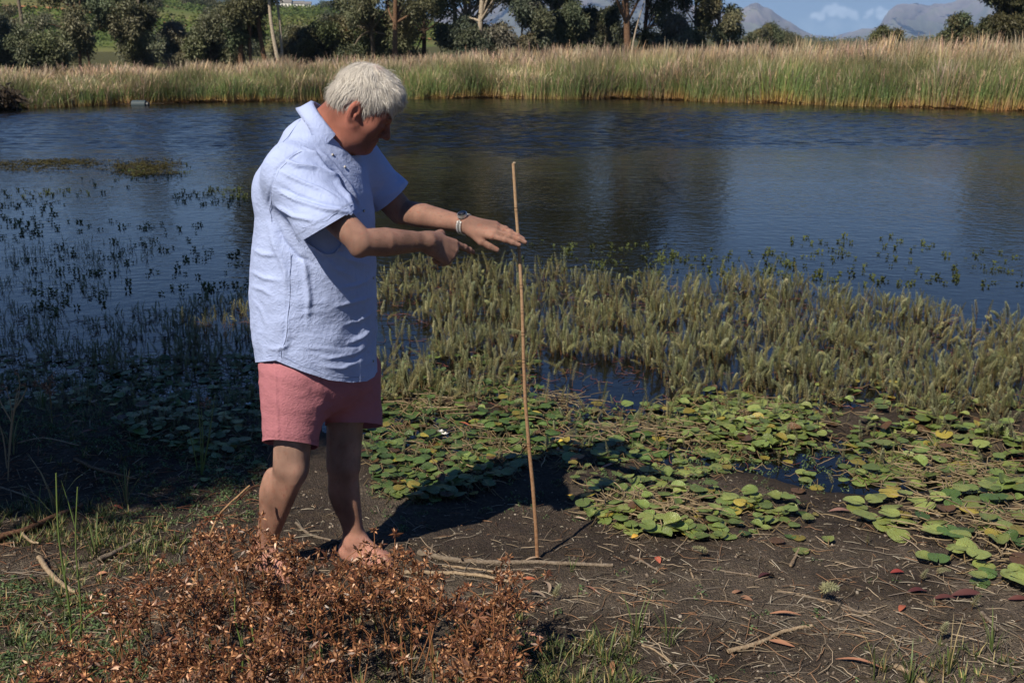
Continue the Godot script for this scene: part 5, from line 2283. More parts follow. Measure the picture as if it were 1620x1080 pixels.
func build_water_plants() -> void:
	var shapes := []
	for k in 6:
		shapes.append(milfoil(rnd(0.13, 0.18), [0.1, 0.2, 0.35, 0.7, 0.15, 0.25][k], 24))
	var m := leafy(0.75, 0.25, 0.35)
	var spots := []
	for k in 74000:
		var d := rnd(4.3, 10.5)
		var x := rnd(-0.56, 0.56) * d
		var w := to_px(Vector3(x, 0, -d))
		var dens := milfoil_density(w)
		var clump := 0.30 + 1.05 * broad.get_noise_2d(x * 260.0, d * 190.0) + 0.7 * fine.get_noise_2d(x * 420.0, d * 420.0)
		if rng.randf() < dens * clampf(clump + 0.15, 0.0, 1.0) * clampf(6.0 / d, 0.5, 1.3) * 0.62:
			spots.append(Vector3(x, maxf(ground_h(x, -d), 0.0) - 0.012, -d))
	spots.sort_custom(func(p, q): return p.z > q.z)
	var per := []
	var cols := []
	for k in 6:
		per.append([])
		cols.append([])
	var made := 0
	for p in spots:
		var w := rng.randi() % 6
		var near: float = clampf((-p.z - 4.4) / 1.6, 0.0, 1.0)
		var s := (rnd(0.5, 1.1) if rng.randf() < 0.8 else rnd(0.9, 1.4)) * lerpf(0.55, 1.0, near) * (0.52 if p.x < -2.4 else 0.7 if p.x < -1.0 else 1.0)
		var xf := Transform3D(Basis(Vector3.UP, rnd(0, TAU)) * Basis(Vector3.FORWARD, rnd(-0.16, 0.30)) * Basis(Vector3.RIGHT, rnd(-0.16, 0.16)) * Basis.from_scale(Vector3.ONE * s), p)
		var px := to_px(p)
		if made < 300 and px.x > 0.0 and px.x < 1620.0 and px.y < 1080.0:
			made += 1
			var zone := "in the mud among floating leaves left of the cane" if p.x < 0.05 else "in the mud among floating leaves right of the cane"
			if p.x < -0.95:
				zone = "in the shaded mud left of the man"
			solo("milfoil_stem", shapes[w], m, xf, "grey green bottle brush stem " + zone, "water plant", "bottle brush stems " + zone)
		else:
			per[w].append(xf)
			var g := rnd(0.85, 1.32)
			cols[w].append(Color(g * rnd(0.9, 1.12), g, g * rnd(0.75, 1.05)))
	for w in 6:
		stuff("milfoil", shapes[w], m, per[w], cols[w], "dense belt of grey green bottle brush stems rising from the shallow water", "water plants")
	# matted runners between the stems, red brown and wet
	var mb := MB.new()
	for k in 1500:
		var d := rnd(4.5, 8.5)
		var x := rnd(-0.5, 0.5) * d
		var w := to_px(Vector3(x, 0, -d))
		if milfoil_density(w) < 0.05 or rng.randf() < 0.3:
			continue
		var p := Vector3(x, maxf(ground_h(x, -d), 0.0) + 0.003, -d)
		var a := rnd(0, TAU)
		var pts := []
		for q in 4:
			pts.append(p + Vector3(cos(a), 0, sin(a)) * 0.035 * q + Vector3(0, rnd(0.0, 0.010), 0))
			a += rnd(-0.7, 0.7)
		mb.tube(pts, [0.0018, 0.0018, 0.0016, 0.001], 4, tint(Color(0.13, 0.045, 0.028), rnd(0.5, 1.4)), null, false)
	var o := struct("runner_mat", mb.mesh(), mat(Color.WHITE, 0.4, 0.5))
	tag(o, "tangle of red brown runners lying between the water plants", "runners", "", "stuff")
	# scattered leaves and stems farther out on the open water
	var out_xf := []
	var out_c := []
	var bit := leaf_clump(7, 0.05, 0.035, 0.55, -0.8)
	for z in [[[Vector2(1200, 372), Vector2(1480, 368), Vector2(1480, 400), Vector2(1200, 400)], 26], [[Vector2(1040, 395), Vector2(1620, 400), Vector2(1620, 455), Vector2(1040, 440)], 130], [[Vector2(840, 385), Vector2(1060, 385), Vector2(1060, 440), Vector2(840, 425)], 60], [[Vector2(-20, 300), Vector2(120, 300), Vector2(60, 375), Vector2(-20, 380)], 90], [[Vector2(0, 345), Vector2(330, 352), Vector2(300, 470), Vector2(60, 500)], 120], [[Vector2(280, 300), Vector2(400, 295), Vector2(400, 325), Vector2(290, 325)], 70], [[Vector2(180, 262), Vector2(300, 262), Vector2(280, 285), Vector2(170, 285)], 40], [[Vector2(60, 280), Vector2(220, 280), Vector2(220, 310), Vector2(60, 310)], 12], [[Vector2(300, 390), Vector2(400, 390), Vector2(400, 470), Vector2(300, 470)], 26]]:
		var poly: Array = z[0]
		var lo := Vector2(1e9, 1e9)
		var hi := -lo
		for p in poly:
			lo = lo.min(p)
			hi = hi.max(p)
		var got := 0
		while got < z[1]:
			var w := Vector2(rnd(lo.x, hi.x), rnd(lo.y, hi.y))
			if not inside(poly, w):
				got += 1 if rng.randf() < 0.05 else 0
				continue
			got += 1
			var r := ray(w.x, w.y)
			var p := EYE + r * (-EYE.y / r.y)
			for e in rng.randi_range(1, 2):
				var s := rnd(0.28, 0.62)
				out_xf.append(Transform3D(Basis(Vector3.UP, rnd(0, TAU)).scaled(Vector3(s, s * rnd(0.6, 1.8), s)), p + Vector3(rnd(-0.12, 0.12), 0.006, rnd(-0.12, 0.12))))
				out_c.append(tint(Color(0.085, 0.105, 0.04), rnd(0.6, 1.4)))
	stuff("floating_sprigs", bit, m, out_xf, out_c, "small leafy sprigs scattered over the open water beyond the belt", "water plants")
	# low floating weed mats far left
	var mat_xf := []
	var mat_c := []
	var tuft := leaf_clump(12, 0.06, 0.05, 0.3, -0.5)
	for z in [[0, 263, 170, 9, 420], [95, 256, 70, 5, 200], [236, 264, 45, 12, 330], [225, 274, 40, 6, 110]]:
		for k in z[4]:
			var ry := ray(z[0] + clampf(rng.randfn(), -2, 2) * z[2] * 0.55, z[1] + clampf(rng.randfn(), -2, 2) * z[3] * 0.55)
			var p := EYE + ry * (-EYE.y / ry.y)
			var s := rnd(0.6, 1.3)
			mat_xf.append(Transform3D(Basis(Vector3.UP, rnd(0, TAU)).scaled(Vector3(s * 1.2, s * 0.22, s * 1.2)), p + Vector3(0, 0.0, 0)))
			mat_c.append(tint(Color(0.058, 0.052, 0.020), rnd(0.7, 1.3)))
	stuff("weed_mat", tuft, m, mat_xf, mat_c, "olive brown mats of weed floating on the water at the far left", "water weed")


# ---------------------------------------------------------------- floating leaves stranded on the mud
func pad_mesh(fold: float, wavy: float) -> ArrayMesh:
	var mb := MB.new()
	var ring := 22
	var rows := []
	for j in 4:
		var f := [0.0, 0.4, 0.78, 1.0][j] as float
		var row := []
		for k in ring + 1:
			var t := float(k) / ring
			var a := lerpf(0.10, TAU - 0.10, t)
			var notch := 1.0 - 0.15 * exp(-pow(minf(t, 1.0 - t) * 9.0, 2.0))
			var r := f * notch * (1.0 + 0.12 * cos(a)) * (1.0 + 0.03 * sin(a * 3.0 + fold * 9.0))
			var x := cos(a) * r
			var z := sin(a) * r * 0.92
			var y := fold * absf(z) * f + wavy * sin(a * 4.0 + fold * 5.0) * f * f * 0.06 + 0.03 * f * f - 0.05 * f * f * f
			var vein := 0.86 + 0.14 * absf(sin(a * 5.0))
			var c := tint(Color(1.0, 1.0, 1.0).lerp(Color(1.25, 1.15, 0.9), (1.0 - f) * 0.8), vein)
			row.append(mb.vert(Vector3(x, y, z), Vector3.UP, c))
		rows.append(row)
	for j in 3:
		for k in ring:
			mb.quad(rows[j][k], rows[j][k + 1], rows[j + 1][k + 1], rows[j + 1][k])
	var d := {"v": mb.v, "n": mb.n, "t": mb.i}
	renormal(d)
	mb.n = d.n
	return mb.mesh()


const P_ZONES := [
	# polygon in the photograph, pads, size low, size high, tone, words
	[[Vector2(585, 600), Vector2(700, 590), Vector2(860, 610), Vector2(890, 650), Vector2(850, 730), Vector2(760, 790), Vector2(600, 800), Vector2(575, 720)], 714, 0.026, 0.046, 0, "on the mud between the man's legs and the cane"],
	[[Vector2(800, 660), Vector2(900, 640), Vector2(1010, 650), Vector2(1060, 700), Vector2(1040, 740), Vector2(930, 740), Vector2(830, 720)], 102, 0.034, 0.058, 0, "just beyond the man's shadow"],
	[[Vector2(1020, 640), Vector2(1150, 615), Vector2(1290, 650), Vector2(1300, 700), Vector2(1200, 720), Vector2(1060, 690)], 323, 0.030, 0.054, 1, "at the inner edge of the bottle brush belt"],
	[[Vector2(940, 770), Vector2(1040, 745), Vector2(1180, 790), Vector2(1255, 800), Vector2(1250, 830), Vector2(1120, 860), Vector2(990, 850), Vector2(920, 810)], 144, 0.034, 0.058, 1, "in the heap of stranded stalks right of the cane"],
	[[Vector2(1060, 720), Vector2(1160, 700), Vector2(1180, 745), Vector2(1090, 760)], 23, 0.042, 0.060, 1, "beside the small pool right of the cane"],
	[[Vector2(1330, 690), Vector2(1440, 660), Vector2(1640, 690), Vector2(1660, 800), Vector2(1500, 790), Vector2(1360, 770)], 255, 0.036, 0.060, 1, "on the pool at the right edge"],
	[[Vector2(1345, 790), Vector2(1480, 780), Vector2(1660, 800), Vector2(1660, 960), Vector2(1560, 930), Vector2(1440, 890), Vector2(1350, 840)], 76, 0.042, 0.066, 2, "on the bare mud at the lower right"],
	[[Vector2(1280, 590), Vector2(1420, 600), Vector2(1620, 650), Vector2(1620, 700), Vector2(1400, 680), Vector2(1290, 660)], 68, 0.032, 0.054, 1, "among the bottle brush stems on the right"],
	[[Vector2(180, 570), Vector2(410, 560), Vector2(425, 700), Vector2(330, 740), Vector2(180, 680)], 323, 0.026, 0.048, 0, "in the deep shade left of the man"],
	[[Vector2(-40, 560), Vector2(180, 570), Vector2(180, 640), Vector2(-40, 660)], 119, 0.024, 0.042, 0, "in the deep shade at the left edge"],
	[[Vector2(300, 700), Vector2(420, 690), Vector2(420, 760), Vector2(320, 770)], 44, 0.018, 0.034, 0, "beside the man's near knee"],
	[[Vector2(620, 560), Vector2(860, 570), Vector2(840, 620), Vector2(600, 620)], 85, 0.028, 0.046, 0, "under the bottle brush stems behind the man"],
	[[Vector2(1230, 690), Vector2(1350, 690), Vector2(1350, 780), Vector2(1230, 790)], 11, 0.034, 0.05, 1, "on the dark pool right of centre"],
	[[Vector2(860, 650), Vector2(1340, 640), Vector2(1340, 700), Vector2(1230, 740), Vector2(900, 745)], 150, 0.018, 0.038, 1, "in the thin tangle right of the man's shadow"],
	[[Vector2(900, 740), Vector2(1180, 735), Vector2(1260, 790), Vector2(1330, 840), Vector2(1150, 850), Vector2(930, 830)], 70, 0.018, 0.036, 1, "on the mud round the heap of stalks"],
	[[Vector2(1150, 850), Vector2(1260, 800), Vector2(1330, 850), Vector2(1250, 890)], 11, 0.03, 0.044, 2, "at the tip of the heap of stalks"],
]


func build_pads() -> void:
	var shapes := [pad_mesh(0.0, 0.5), pad_mesh(0.18, 0.7), pad_mesh(-0.12, 0.4), pad_mesh(0.45, 1.0), pad_mesh(0.75, 0.6)]
	var gloss := leafy(0.30, 0.5, 0.22)
	gloss.heightmap_enabled = true
	tri(gloss, 8.0, false)
	gloss.heightmap_texture = noise_tex("leaf_relief", 0.03, 3)
	gloss.heightmap_scale = 0.25
	gloss.albedo_texture = ramp_tex("pad_tone", noise_tex("pad_blotch", 0.022, 4), [[0.0, Color(0.45, 0.33, 0.2)], [0.22, Color(0.75, 0.66, 0.45)], [0.36, Color(0.97, 0.96, 0.9)], [0.62, Color(0.9, 0.93, 0.88)], [1.0, Color(1.0, 1.0, 0.92)]])
	gloss.uv1_scale = Vector3.ONE * 0.45
	# variants: green, yellow-green, olive, yellowing, browning
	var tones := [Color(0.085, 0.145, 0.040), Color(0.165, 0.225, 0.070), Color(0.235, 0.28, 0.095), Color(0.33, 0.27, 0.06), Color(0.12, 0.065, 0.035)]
	var colored := {}
	for t in tones.size():
		for g in 3:
			var mm := gloss.duplicate() as StandardMaterial3D
			mm.albedo_color = tint(tones[t], [0.75, 1.0, 1.22][g]).linear_to_srgb()
			mm.uv1_offset = Vector3(t * 0.37, g * 0.23, t * 0.19 + g * 0.41)
			colored[Vector2i(t, g)] = mm
	var all := []
	for zi in P_ZONES.size():
		var z: Array = P_ZONES[zi]
		var poly: Array = z[0]
		var lo := Vector2(1e9, 1e9)
		var hi := -lo
		for p in poly:
			lo = lo.min(p)
			hi = hi.max(p)
		var got := 0
		var tries := 0
		while got < z[1] and tries < 6000:
			tries += 1
			var w := Vector2(rnd(lo.x, hi.x), rnd(lo.y, hi.y))
			if not inside(poly, w):
				continue
			got += 1
			all.append([w, zi, rnd(z[2], z[3])])
	# a little order: draw the largest in the picture first, they become things of their own
	for e in all:
		var p := on_ground(e[0].x, e[0].y, 0.0)
		e.append(p)
		e.append(e[2] / -p.z)
	all.sort_custom(func(p, q): return p[4] > q[4])
	var xfs := []
	var cs := []
	for k in 5:
		xfs.append([])
		cs.append([])
	var stalks := MB.new()
	for k in all.size():
		var e: Array = all[k]
		var z: Array = P_ZONES[e[1]]
		var p: Vector3 = e[3]
		var crowd: float = z[1]
		var on_water := ground_h(p.x, p.z) < 0.0
		var lift := 0.004 if on_water and rng.randf() < 0.7 else rnd(0.006, 0.045 if crowd > 50 else 0.018)
		var tilt := rnd(0.0, 0.10) if lift < 0.006 else rnd(0.0, 0.30 if crowd > 50 else 0.12)
		var ax := Vector3(rnd(-1, 1), 0, rnd(-1, 1)).normalized()
		var s: float = e[2] * 0.76
		var shape := rng.randi() % 3 if lift < 0.012 or rng.randf() < 0.6 else rng.randi() % 5
		var xf := Transform3D(Basis(ax, tilt) * Basis(Vector3.UP, rnd(0, TAU)) * Basis.from_scale(Vector3(s, s, s)), p + Vector3(0, lift + s * 0.08, 0))
		var r := rng.randf()
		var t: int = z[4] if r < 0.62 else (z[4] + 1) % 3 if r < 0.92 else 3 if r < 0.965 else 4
		var g := rng.randi() % 3
		if k < 300:
			var kind: String = ["dark green glossy", "mid green", "pale yellowish green", "yellowed", "brown withered"][t]
			var form: String = "folded" if shape == 4 else "half folded" if shape == 3 else "round notched"
			solo("lily_pad", shapes[shape], colored[Vector2i(t, g)], xf, "%s %s leaf %s" % [kind, form, z[5]], "leaf", "floating leaves " + z[5])
		else:
			xfs[shape].append(xf)
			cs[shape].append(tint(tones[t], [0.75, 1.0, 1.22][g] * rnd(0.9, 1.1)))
		# its long limp stalk
		if rng.randf() < 0.75:
			var a := rnd(0, TAU)
			var q := p + Vector3(0, lift, 0)
			var pts := []
			var len := rnd(0.05, 0.16)
			for n in 5:
				pts.append(q)
				a += rnd(-0.6, 0.6)
				q += Vector3(cos(a), 0, sin(a)) * len / 4.0
				q.y = maxf(ground_h(q.x, q.z), 0.0) + rnd(0.002, 0.012) + (0.02 if n == 1 else 0.0)
			stalks.tube(pts, [0.002, 0.0022, 0.0022, 0.0021, 0.0016], 5, tint(Color(0.17, 0.125, 0.065), rnd(0.5, 1.25)), null, false)
	gloss.albedo_color = Color.WHITE
	for k in 5:
		stuff("lily_pads", shapes[k], gloss, xfs[k], cs[k], "carpet of smaller round green leaves over the mud and pools", "leaves")
	# heaps of bare pale stalks washed together
	for h in [[1000, 800, 60, 16, 170], [1045, 815, 50, 12, 120], [1500, 760, 70, 22, 170], [1560, 830, 60, 20, 130], [1130, 690, 60, 14, 90], [980, 690, 60, 12, 90], [1600, 880, 30, 20, 60], [1440, 720, 70, 24, 60], [1220, 660, 80, 16, 60], [760, 700, 90, 40, 90], [1520, 690, 70, 16, 50], [1420, 830, 50, 18, 26], [870, 640, 40, 10, 50], [700, 640, 60, 12, 90]]:
		for k in int(h[4] * 0.85):
			var w := Vector2(h[0] + rng.randfn() * h[2] * 0.7, h[1] + rng.randfn() * h[3] * 0.7)
			var q := on_ground(w.x, w.y, rnd(0.006, 0.042))
			var a := rng.randfn() * 0.7 + (0.0 if rng.randf() < 0.6 else rnd(0, TAU))
			var pts := []
			var turn := rnd(-0.3, 0.3)
			for n in 6:
				pts.append(q)
				a += turn + rnd(-0.35, 0.35)
				q += Vector3(cos(a), rnd(-0.004, 0.004), sin(a)) * 0.028
			stalks.tube(pts, [0.0014, 0.0024, 0.0024, 0.0023, 0.002, 0.0012], 5, tint(Color(0.235, 0.18, 0.105), rnd(0.4, 1.25)), null, false)
	tag(struct("leaf_stalks", stalks.mesh(), mat(Color.WHITE, 0.5, 0.4)), "limp pale stalks of the floating leaves tangled on the mud", "stalks", "", "stuff")
	# a few small white blossoms
	for b in [[697, 692], [703, 696], [393, 648], [270, 630], [303, 645]]:
		var mb := MB.new()
		for k in 5:
			var a := TAU * k / 5.0
			var o := Vector3(cos(a), 0.35, sin(a))
			var sd := Vector3(-sin(a), 0, cos(a))
			mb.face([Vector3.ZERO, o * 0.012 + sd * 0.006, o * 0.02, o * 0.012 - sd * 0.006], Color(0.75, 0.74, 0.7))
		var p := on_ground(b[0], b[1], 0.03)
		solo("white_flower", mb.mesh(), leafy(0.6, 0.3, 0.3), Transform3D(Basis(), p), "tiny white blossom among the small green leaves " + ("behind the man's legs" if b[0] > 600 else "in the shade left of the man"), "flower", "white blossoms")


# ---------------------------------------------------------------- cane
func build_cane() -> void:
	var foot_at := on_ground(851, 886, -0.03)
	var top := at(814, 258, -foot_at.z + 0.02)
	var t := thing("bamboo_cane", "thin upright bamboo cane stuck in the mud under the man's fingertips", "cane", foot_at)
	var axis := top - foot_at
	var mb := MB.new()
	var pts := []
	var rad := []
	var cuts := [0.0, 0.1, 0.21, 0.325, 0.43, 0.535, 0.60, 0.655, 0.715, 0.80, 0.895, 1.0]
	var sidew := Vector3(1, 0, 0)
	for k in cuts.size():
		var bow := sin(PI * cuts[k]) * -0.006 + 0.004 * sin(cuts[k] * 11.0)
		var c: Vector3 = axis * cuts[k] + sidew * bow
		var r := lerpf(0.0072, 0.0054, cuts[k])
		if k > 0 and k < cuts.size() - 1:
			for o in [[-0.006, 1.0], [-0.002, 1.16], [0.0, 0.96], [0.002, 1.14], [0.006, 1.0]]:
				pts.append(c + axis.normalized() * o[0])
				rad.append(r * o[1])
		else:
			pts.append(c)
			rad.append(r)
	mb.tube(pts, rad, 12, Color(0.30, 0.18, 0.11), Color(0.40, 0.29, 0.19))
	var m := tri(mat(Color.WHITE, 0.45, 0.45), 5.0, false)
	m.albedo_texture = ramp_tex("cane_tone", noise_tex("cane", 0.03, 4), [[0.0, Color(0.75, 0.68, 0.6)], [0.5, Color(0.95, 0.93, 0.9)], [1.0, Color(1, 1, 1)]])
	var shaft := part("shaft", mb.mesh(), m, t)
	# dark pencilled rings at the joints
	for f in [0.325, 0.535, 0.60, 0.655, 0.715, 0.80, 0.895]:
		for o in [-0.005, 0.005]:
			var rb := MB.new()
			var bow := sin(PI * f) * -0.006 + 0.004 * sin(f * 11.0)
			var c: Vector3 = axis * f + sidew * bow + axis.normalized() * o
			var r := lerpf(0.0072, 0.0054, f) * 1.06
			var u := axis.normalized() * 0.0011
			rb.tube([c - u, c, c + u], [r, r * 1.03, r], 12, Color(0.03, 0.02, 0.015))
			part("joint_ring", rb.mesh(), mat(Color.WHITE, 0.7, 0.3), shaft)
	var cap := MB.new()
	cap.tube([axis, axis + axis.normalized() * 0.004], [0.0055, 0.0048], 12, Color(0.42, 0.34, 0.24))
	part("cut_end", cap.mesh(), mat(Color.WHITE, 0.8, 0.3), t)


# ---------------------------------------------------------------- sticks, dead leaves, crumbs
func stick(label: String, px: Array, r: float, col: Color, lift := 0.0, heights: Array = [], twigs := 0) -> void:
	var pts := []
	for k in px.size():
		pts.append(on_ground(px[k][0], px[k][1], r * 0.7 + lift))
	if heights:
		# standing: the picture points lie above the ground of the first one
		var d: float = -(pts[0] as Vector3).z
		for k in px.size():
			pts[k] = at(px[k][0], px[k][1], d + heights[k])
	pts = ease_points(pts, 5)
	var rad := []
	var n := pts.size()
	for k in n:
		rad.append(r * lerpf(1.05, 0.62, float(k) / n) * (1.0 + 0.16 * fine.get_noise_1d(k * 900.0 + px[0][0] * 40.0)))
		pts[k] += Vector3(rnd(-1, 1), rnd(0, 0.6), rnd(-1, 1)) * r * 0.35
	var mb := MB.new()
	mb.tube(pts, rad, 8, tint(col, 0.9), tint(col, 1.1))
	for k in twigs:
		var i := rng.randi_range(2, n - 2)
		var p: Vector3 = pts[i]
		var dir := (rdir() + Vector3(0, 0.5, 0)).normalized() * rnd(0.02, 0.06)
		mb.tube([p, p + dir * 0.6, p + dir + Vector3(0, 0.004, 0)], [r * 0.5, r * 0.35, r * 0.2], 6, col)
	var m := tri(mat(Color.WHITE, 0.85, 0.3), 6.0, false)
	m.albedo_texture = ramp_tex("bark_tone", noise_tex("bark", 0.02, 4), [])
	m.heightmap_enabled = true
	m.heightmap_texture = noise_tex("bark", 0.02, 4)
	m.heightmap_scale = 0.4
	solo("stick", mb.mesh(), m, Transform3D(), label, "stick", "sticks on the bank")


func gum_leaf(px: float, py: float, len: float, turn: float, curl: float, col: Color, label: String, wide := 0.16) -> void:
	var mb := MB.new()
	var rows := []
	for k in 9:
		var f := k / 8.0
		var a := curl * (f - 0.5)
		var c := Vector3(sin(a) / maxf(absf(curl), 0.01) * signf(curl) if absf(curl) > 0.01 else f - 0.5, 0.10 * sin(PI * f), (cos(a) - 1.0) / maxf(absf(curl), 0.01)) * len
		var w := len * wide * 0.5 * pow(sin(PI * clampf(f, 0.02, 0.985)), 0.7) * (1.0 - 0.3 * f)
		var row := []
		for e in [-1.0, 0.0, 1.0]:
			row.append(mb.vert(c + Vector3(0, absf(e) * w * 0.45, e * w), Vector3.UP, tint(Color.WHITE, 1.1 if e == 0.0 else rnd(0.85, 1.0))))
		rows.append(row)
	for k in 8:
		for e in 2:
			mb.quad(rows[k][e], rows[k][e + 1], rows[k + 1][e + 1], rows[k + 1][e])
	var d := {"v": mb.v, "n": mb.n, "t": mb.i}
	renormal(d)
	mb.n = d.n
	var p := on_ground(px, py, 0.008)
	var m := leafy(0.6, 0.4, 0.1)
	m.albedo_color = col.linear_to_srgb()
	solo("dead_leaf", mb.mesh(), m, Transform3D(Basis(Vector3.UP, turn) * Basis(Vector3(1, 0, 0), rnd(-0.35, 0.35)), p), label, "dead leaf", "dead leaves on the bank")


func build_litter() -> void:
	noise_tex("bark", 0.02, 4)
	var grey := Color(0.21, 0.18, 0.15)
	var pale := Color(0.36, 0.29, 0.21)
	var brown := Color(0.17, 0.095, 0.06)
	stick("long grey stick lying across the foot of the cane", [[664, 878], [700, 887], [760, 893], [850, 894], [968, 899]], 0.011, grey, 0.002, [], 3)
	stick("pale barkless stick lying just in front of the long grey one", [[640, 910], [720, 911], [770, 916], [804, 924]], 0.008, pale, 0.004)
	stick("thin pale stick behind the barkless one, left of the cane", [[700, 897], [745, 902], [790, 908]], 0.005, pale, 0.002)
	stick("short grey twig crossing towards the cane's foot", [[742, 912], [790, 903], [880, 902]], 0.004, grey)
	stick("crooked grey twig behind the man's feet", [[468, 830], [490, 848], [525, 858], [600, 868]], 0.006, grey, 0.004, [], 2)
	stick("pale brown stick with a knobbed end, lower right", [[1150, 1035], [1200, 1021], [1240, 1003], [1284, 993]], 0.008, pale, 0.002, [], 1)
	stick("thick pale stick end running out of the bottom edge at right", [[1418, 1058], [1440, 1070], [1470, 1092]], 0.009, pale, 0.002)
	stick("long thin grey twig slanting across the mud at lower right", [[1226, 938], [1320, 955], [1400, 988], [1482, 1017]], 0.004, grey, 0.002, [], 2)
	stick("thin forked twig above the long slanting one", [[1322, 955], [1340, 966], [1386, 971]], 0.0035, grey, 0.002, [], 2)
	stick("pale twig lying beside the fuzzy stem at right", [[1230, 937], [1270, 942], [1318, 958]], 0.004, pale)
	stick("grey bent twig right of the red leaf", [[998, 882], [1026, 896], [1058, 916]], 0.005, grey, 0.002, [], 1)
	stick("short straight twig on the mud right of centre", [[1092, 902], [1100, 922], [1112, 947]], 0.004, pale)
	stick("thin twig lying level near the dark red leaf", [[1128, 902], [1160, 907], [1200, 913]], 0.004, grey)
	stick("stubby tan stick standing askew near the dark red leaf", [[1250, 900], [1257, 886], [1264, 872]], 0.007, Color(0.28, 0.22, 0.16), 0.004)
	stick("thick grey stick at the right edge of the mud", [[1553, 975], [1565, 986], [1578, 1002]], 0.008, grey, 0.004)
	stick("pale straw twig at bottom centre right", [[1016, 1024], [1040, 1034], [1072, 1062]], 0.0035, pale, 0.004)
	stick("thin dark twig lying on the bare mud at centre right", [[986, 964], [1005, 958], [1026, 954]], 0.003, Color(0.06, 0.045, 0.035))
	stick("thin straight straw near the right end of the grey twigs", [[1128, 985], [1150, 1003], [1170, 1016]], 0.0025, pale)
	stick("thick red brown branch lying in the grass at the left edge", [[-12, 862], [40, 846], [86, 826], [130, 806]], 0.013, brown, 0.012, [], 1)
	stick("grey tan broken stick slanting down at lower left", [[62, 888], [88, 922], [118, 943]], 0.010, pale, 0.006)
	stick("curved grey stick below the red brown branch", [[158, 892], [190, 877], [222, 860]], 0.010, grey, 0.01)
	stick("short pale stick crossing the red brown branch", [[36, 850], [48, 862], [62, 866]], 0.006, pale, 0.012)
	stick("flat pale stick lying among the brown seed heads", [[458, 984], [490, 978], [550, 973]], 0.008, pale, 0.02)
	stick("tan fallen stalk in the shade left of the man", [[118, 730], [150, 745], [215, 762]], 0.008, Color(0.22, 0.15, 0.10), 0.006)
	stick("long dry straw slanting down at the left edge", [[0, 775], [30, 785], [66, 800]], 0.004, pale, 0.01)
	stick("pale dry straw below the shade at left", [[28, 708], [70, 700], [124, 712]], 0.0035, pale, 0.02)
	# standing dry stalks
	stick("tall dry tan stalk leaning right, left of the man's near foot", [[291, 972], [305, 925], [320, 880], [340, 826], [360, 800], [395, 768]], 0.0045, Color(0.34, 0.22, 0.13), 0.0, [0.0, 0.02, 0.05, 0.10, 0.14, 0.18])
	stick("short upright dry stalk among the seed heads", [[286, 1082], [288, 1030], [290, 985], [287, 960]], 0.004, pale, 0.0, [0.0, 0.0, 0.01, 0.02])
	stick("thorny dark bramble tip reaching across the man's near shin", [[372, 795], [395, 773], [408, 768], [425, 770], [447, 777]], 0.0032, Color(0.10, 0.05, 0.035), 0.0, [-0.12, -0.15, -0.17, -0.18, -0.18], 5)
	# dead gum leaves
	var redb := Color(0.33, 0.10, 0.05)
	var orange := Color(0.30, 0.15, 0.09)
	var buff := Color(0.33, 0.25, 0.18)
	gum_leaf(866, 932, 0.10, 1.9, 1.2, buff, "pale curved gum leaf standing below the cane, right of a pair", 0.17)
	gum_leaf(850, 944, 0.09, 2.6, 1.1, Color(0.22, 0.17, 0.13), "grey curved gum leaf below the cane, left of a pair", 0.17)
	gum_leaf(845, 889, 0.07, 0.3, 0.9, buff, "buff curled leaf draped at the foot of the cane", 0.3)
	gum_leaf(812, 916, 0.09, 0.2, 0.8, Color(0.26, 0.2, 0.15), "greyish curled leaf left of the curved pair", 0.16)
	gum_leaf(836, 920, 0.05, 0.1, 0.4, redb, "small red brown leaf inside the greyish curled one", 0.35)
	gum_leaf(1041, 889, 0.05, 1.8, 0.3, Color(0.36, 0.10, 0.06), "bright red leaf standing on the mud right of the cane", 0.5)
	gum_leaf(936, 938, 0.085, -0.9, 0.3, Color(0.24, 0.12, 0.08), "narrow brown leaf on the mud right of the cane", 0.16)
	gum_leaf(1243, 976, 0.10, -0.1, 0.2, orange, "orange narrow leaf at lower right, near the long twig", 0.14)
	gum_leaf(1360, 1056, 0.14, -0.4, 0.5, Color(0.34, 0.165, 0.10), "long orange leaf near the bottom right", 0.16)
	gum_leaf(1236, 1024, 0.08, -0.5, 0.8, orange, "curled orange leaf under the knobbed stick", 0.28)
	gum_leaf(1168, 942, 0.05, 0.6, 1.4, Color(0.24, 0.13, 0.08), "crumpled brown leaf on the bare mud", 0.6)
	gum_leaf(1180, 952, 0.045, -0.6, 1.2, Color(0.22, 0.12, 0.075), "smaller crumpled brown leaf beside the first", 0.6)
	gum_leaf(1213, 916, 0.06, 0.2, 0.2, Color(0.06, 0.02, 0.02), "dark red rotting leaf on the mud below the heap of stalks", 0.7)
	gum_leaf(1420, 909, 0.05, 0.1, 0.2, Color(0.20, 0.035, 0.03), "dull red leaf beside the pads on the mud at right", 0.5)
	gum_leaf(1452, 940, 0.07, 0.1, 0.2, Color(0.07, 0.022, 0.022), "dark red sunken leaf below the single pad", 0.45)
	gum_leaf(1495, 951, 0.08, 0.1, 0.2, Color(0.085, 0.03, 0.027), "red sunken leaf right of the dark red one", 0.35)
	gum_leaf(1532, 946, 0.11, 0.0, 0.2, Color(0.085, 0.032, 0.03), "long red sunken leaf near the right edge", 0.35)
	gum_leaf(1428, 966, 0.05, 1.0, 0.6, Color(0.30, 0.09, 0.05), "red and yellow curled leaf under the sunken red ones", 0.5)
	gum_leaf(1612, 952, 0.07, 0.0, 0.2, Color(0.09, 0.032, 0.028), "red sunken leaf at the right edge", 0.35)
	gum_leaf(1005, 852, 0.04, 0.9, 0.8, Color(0.55, 0.33, 0.06), "small bright yellow leaf below the heap of stalks", 0.6)
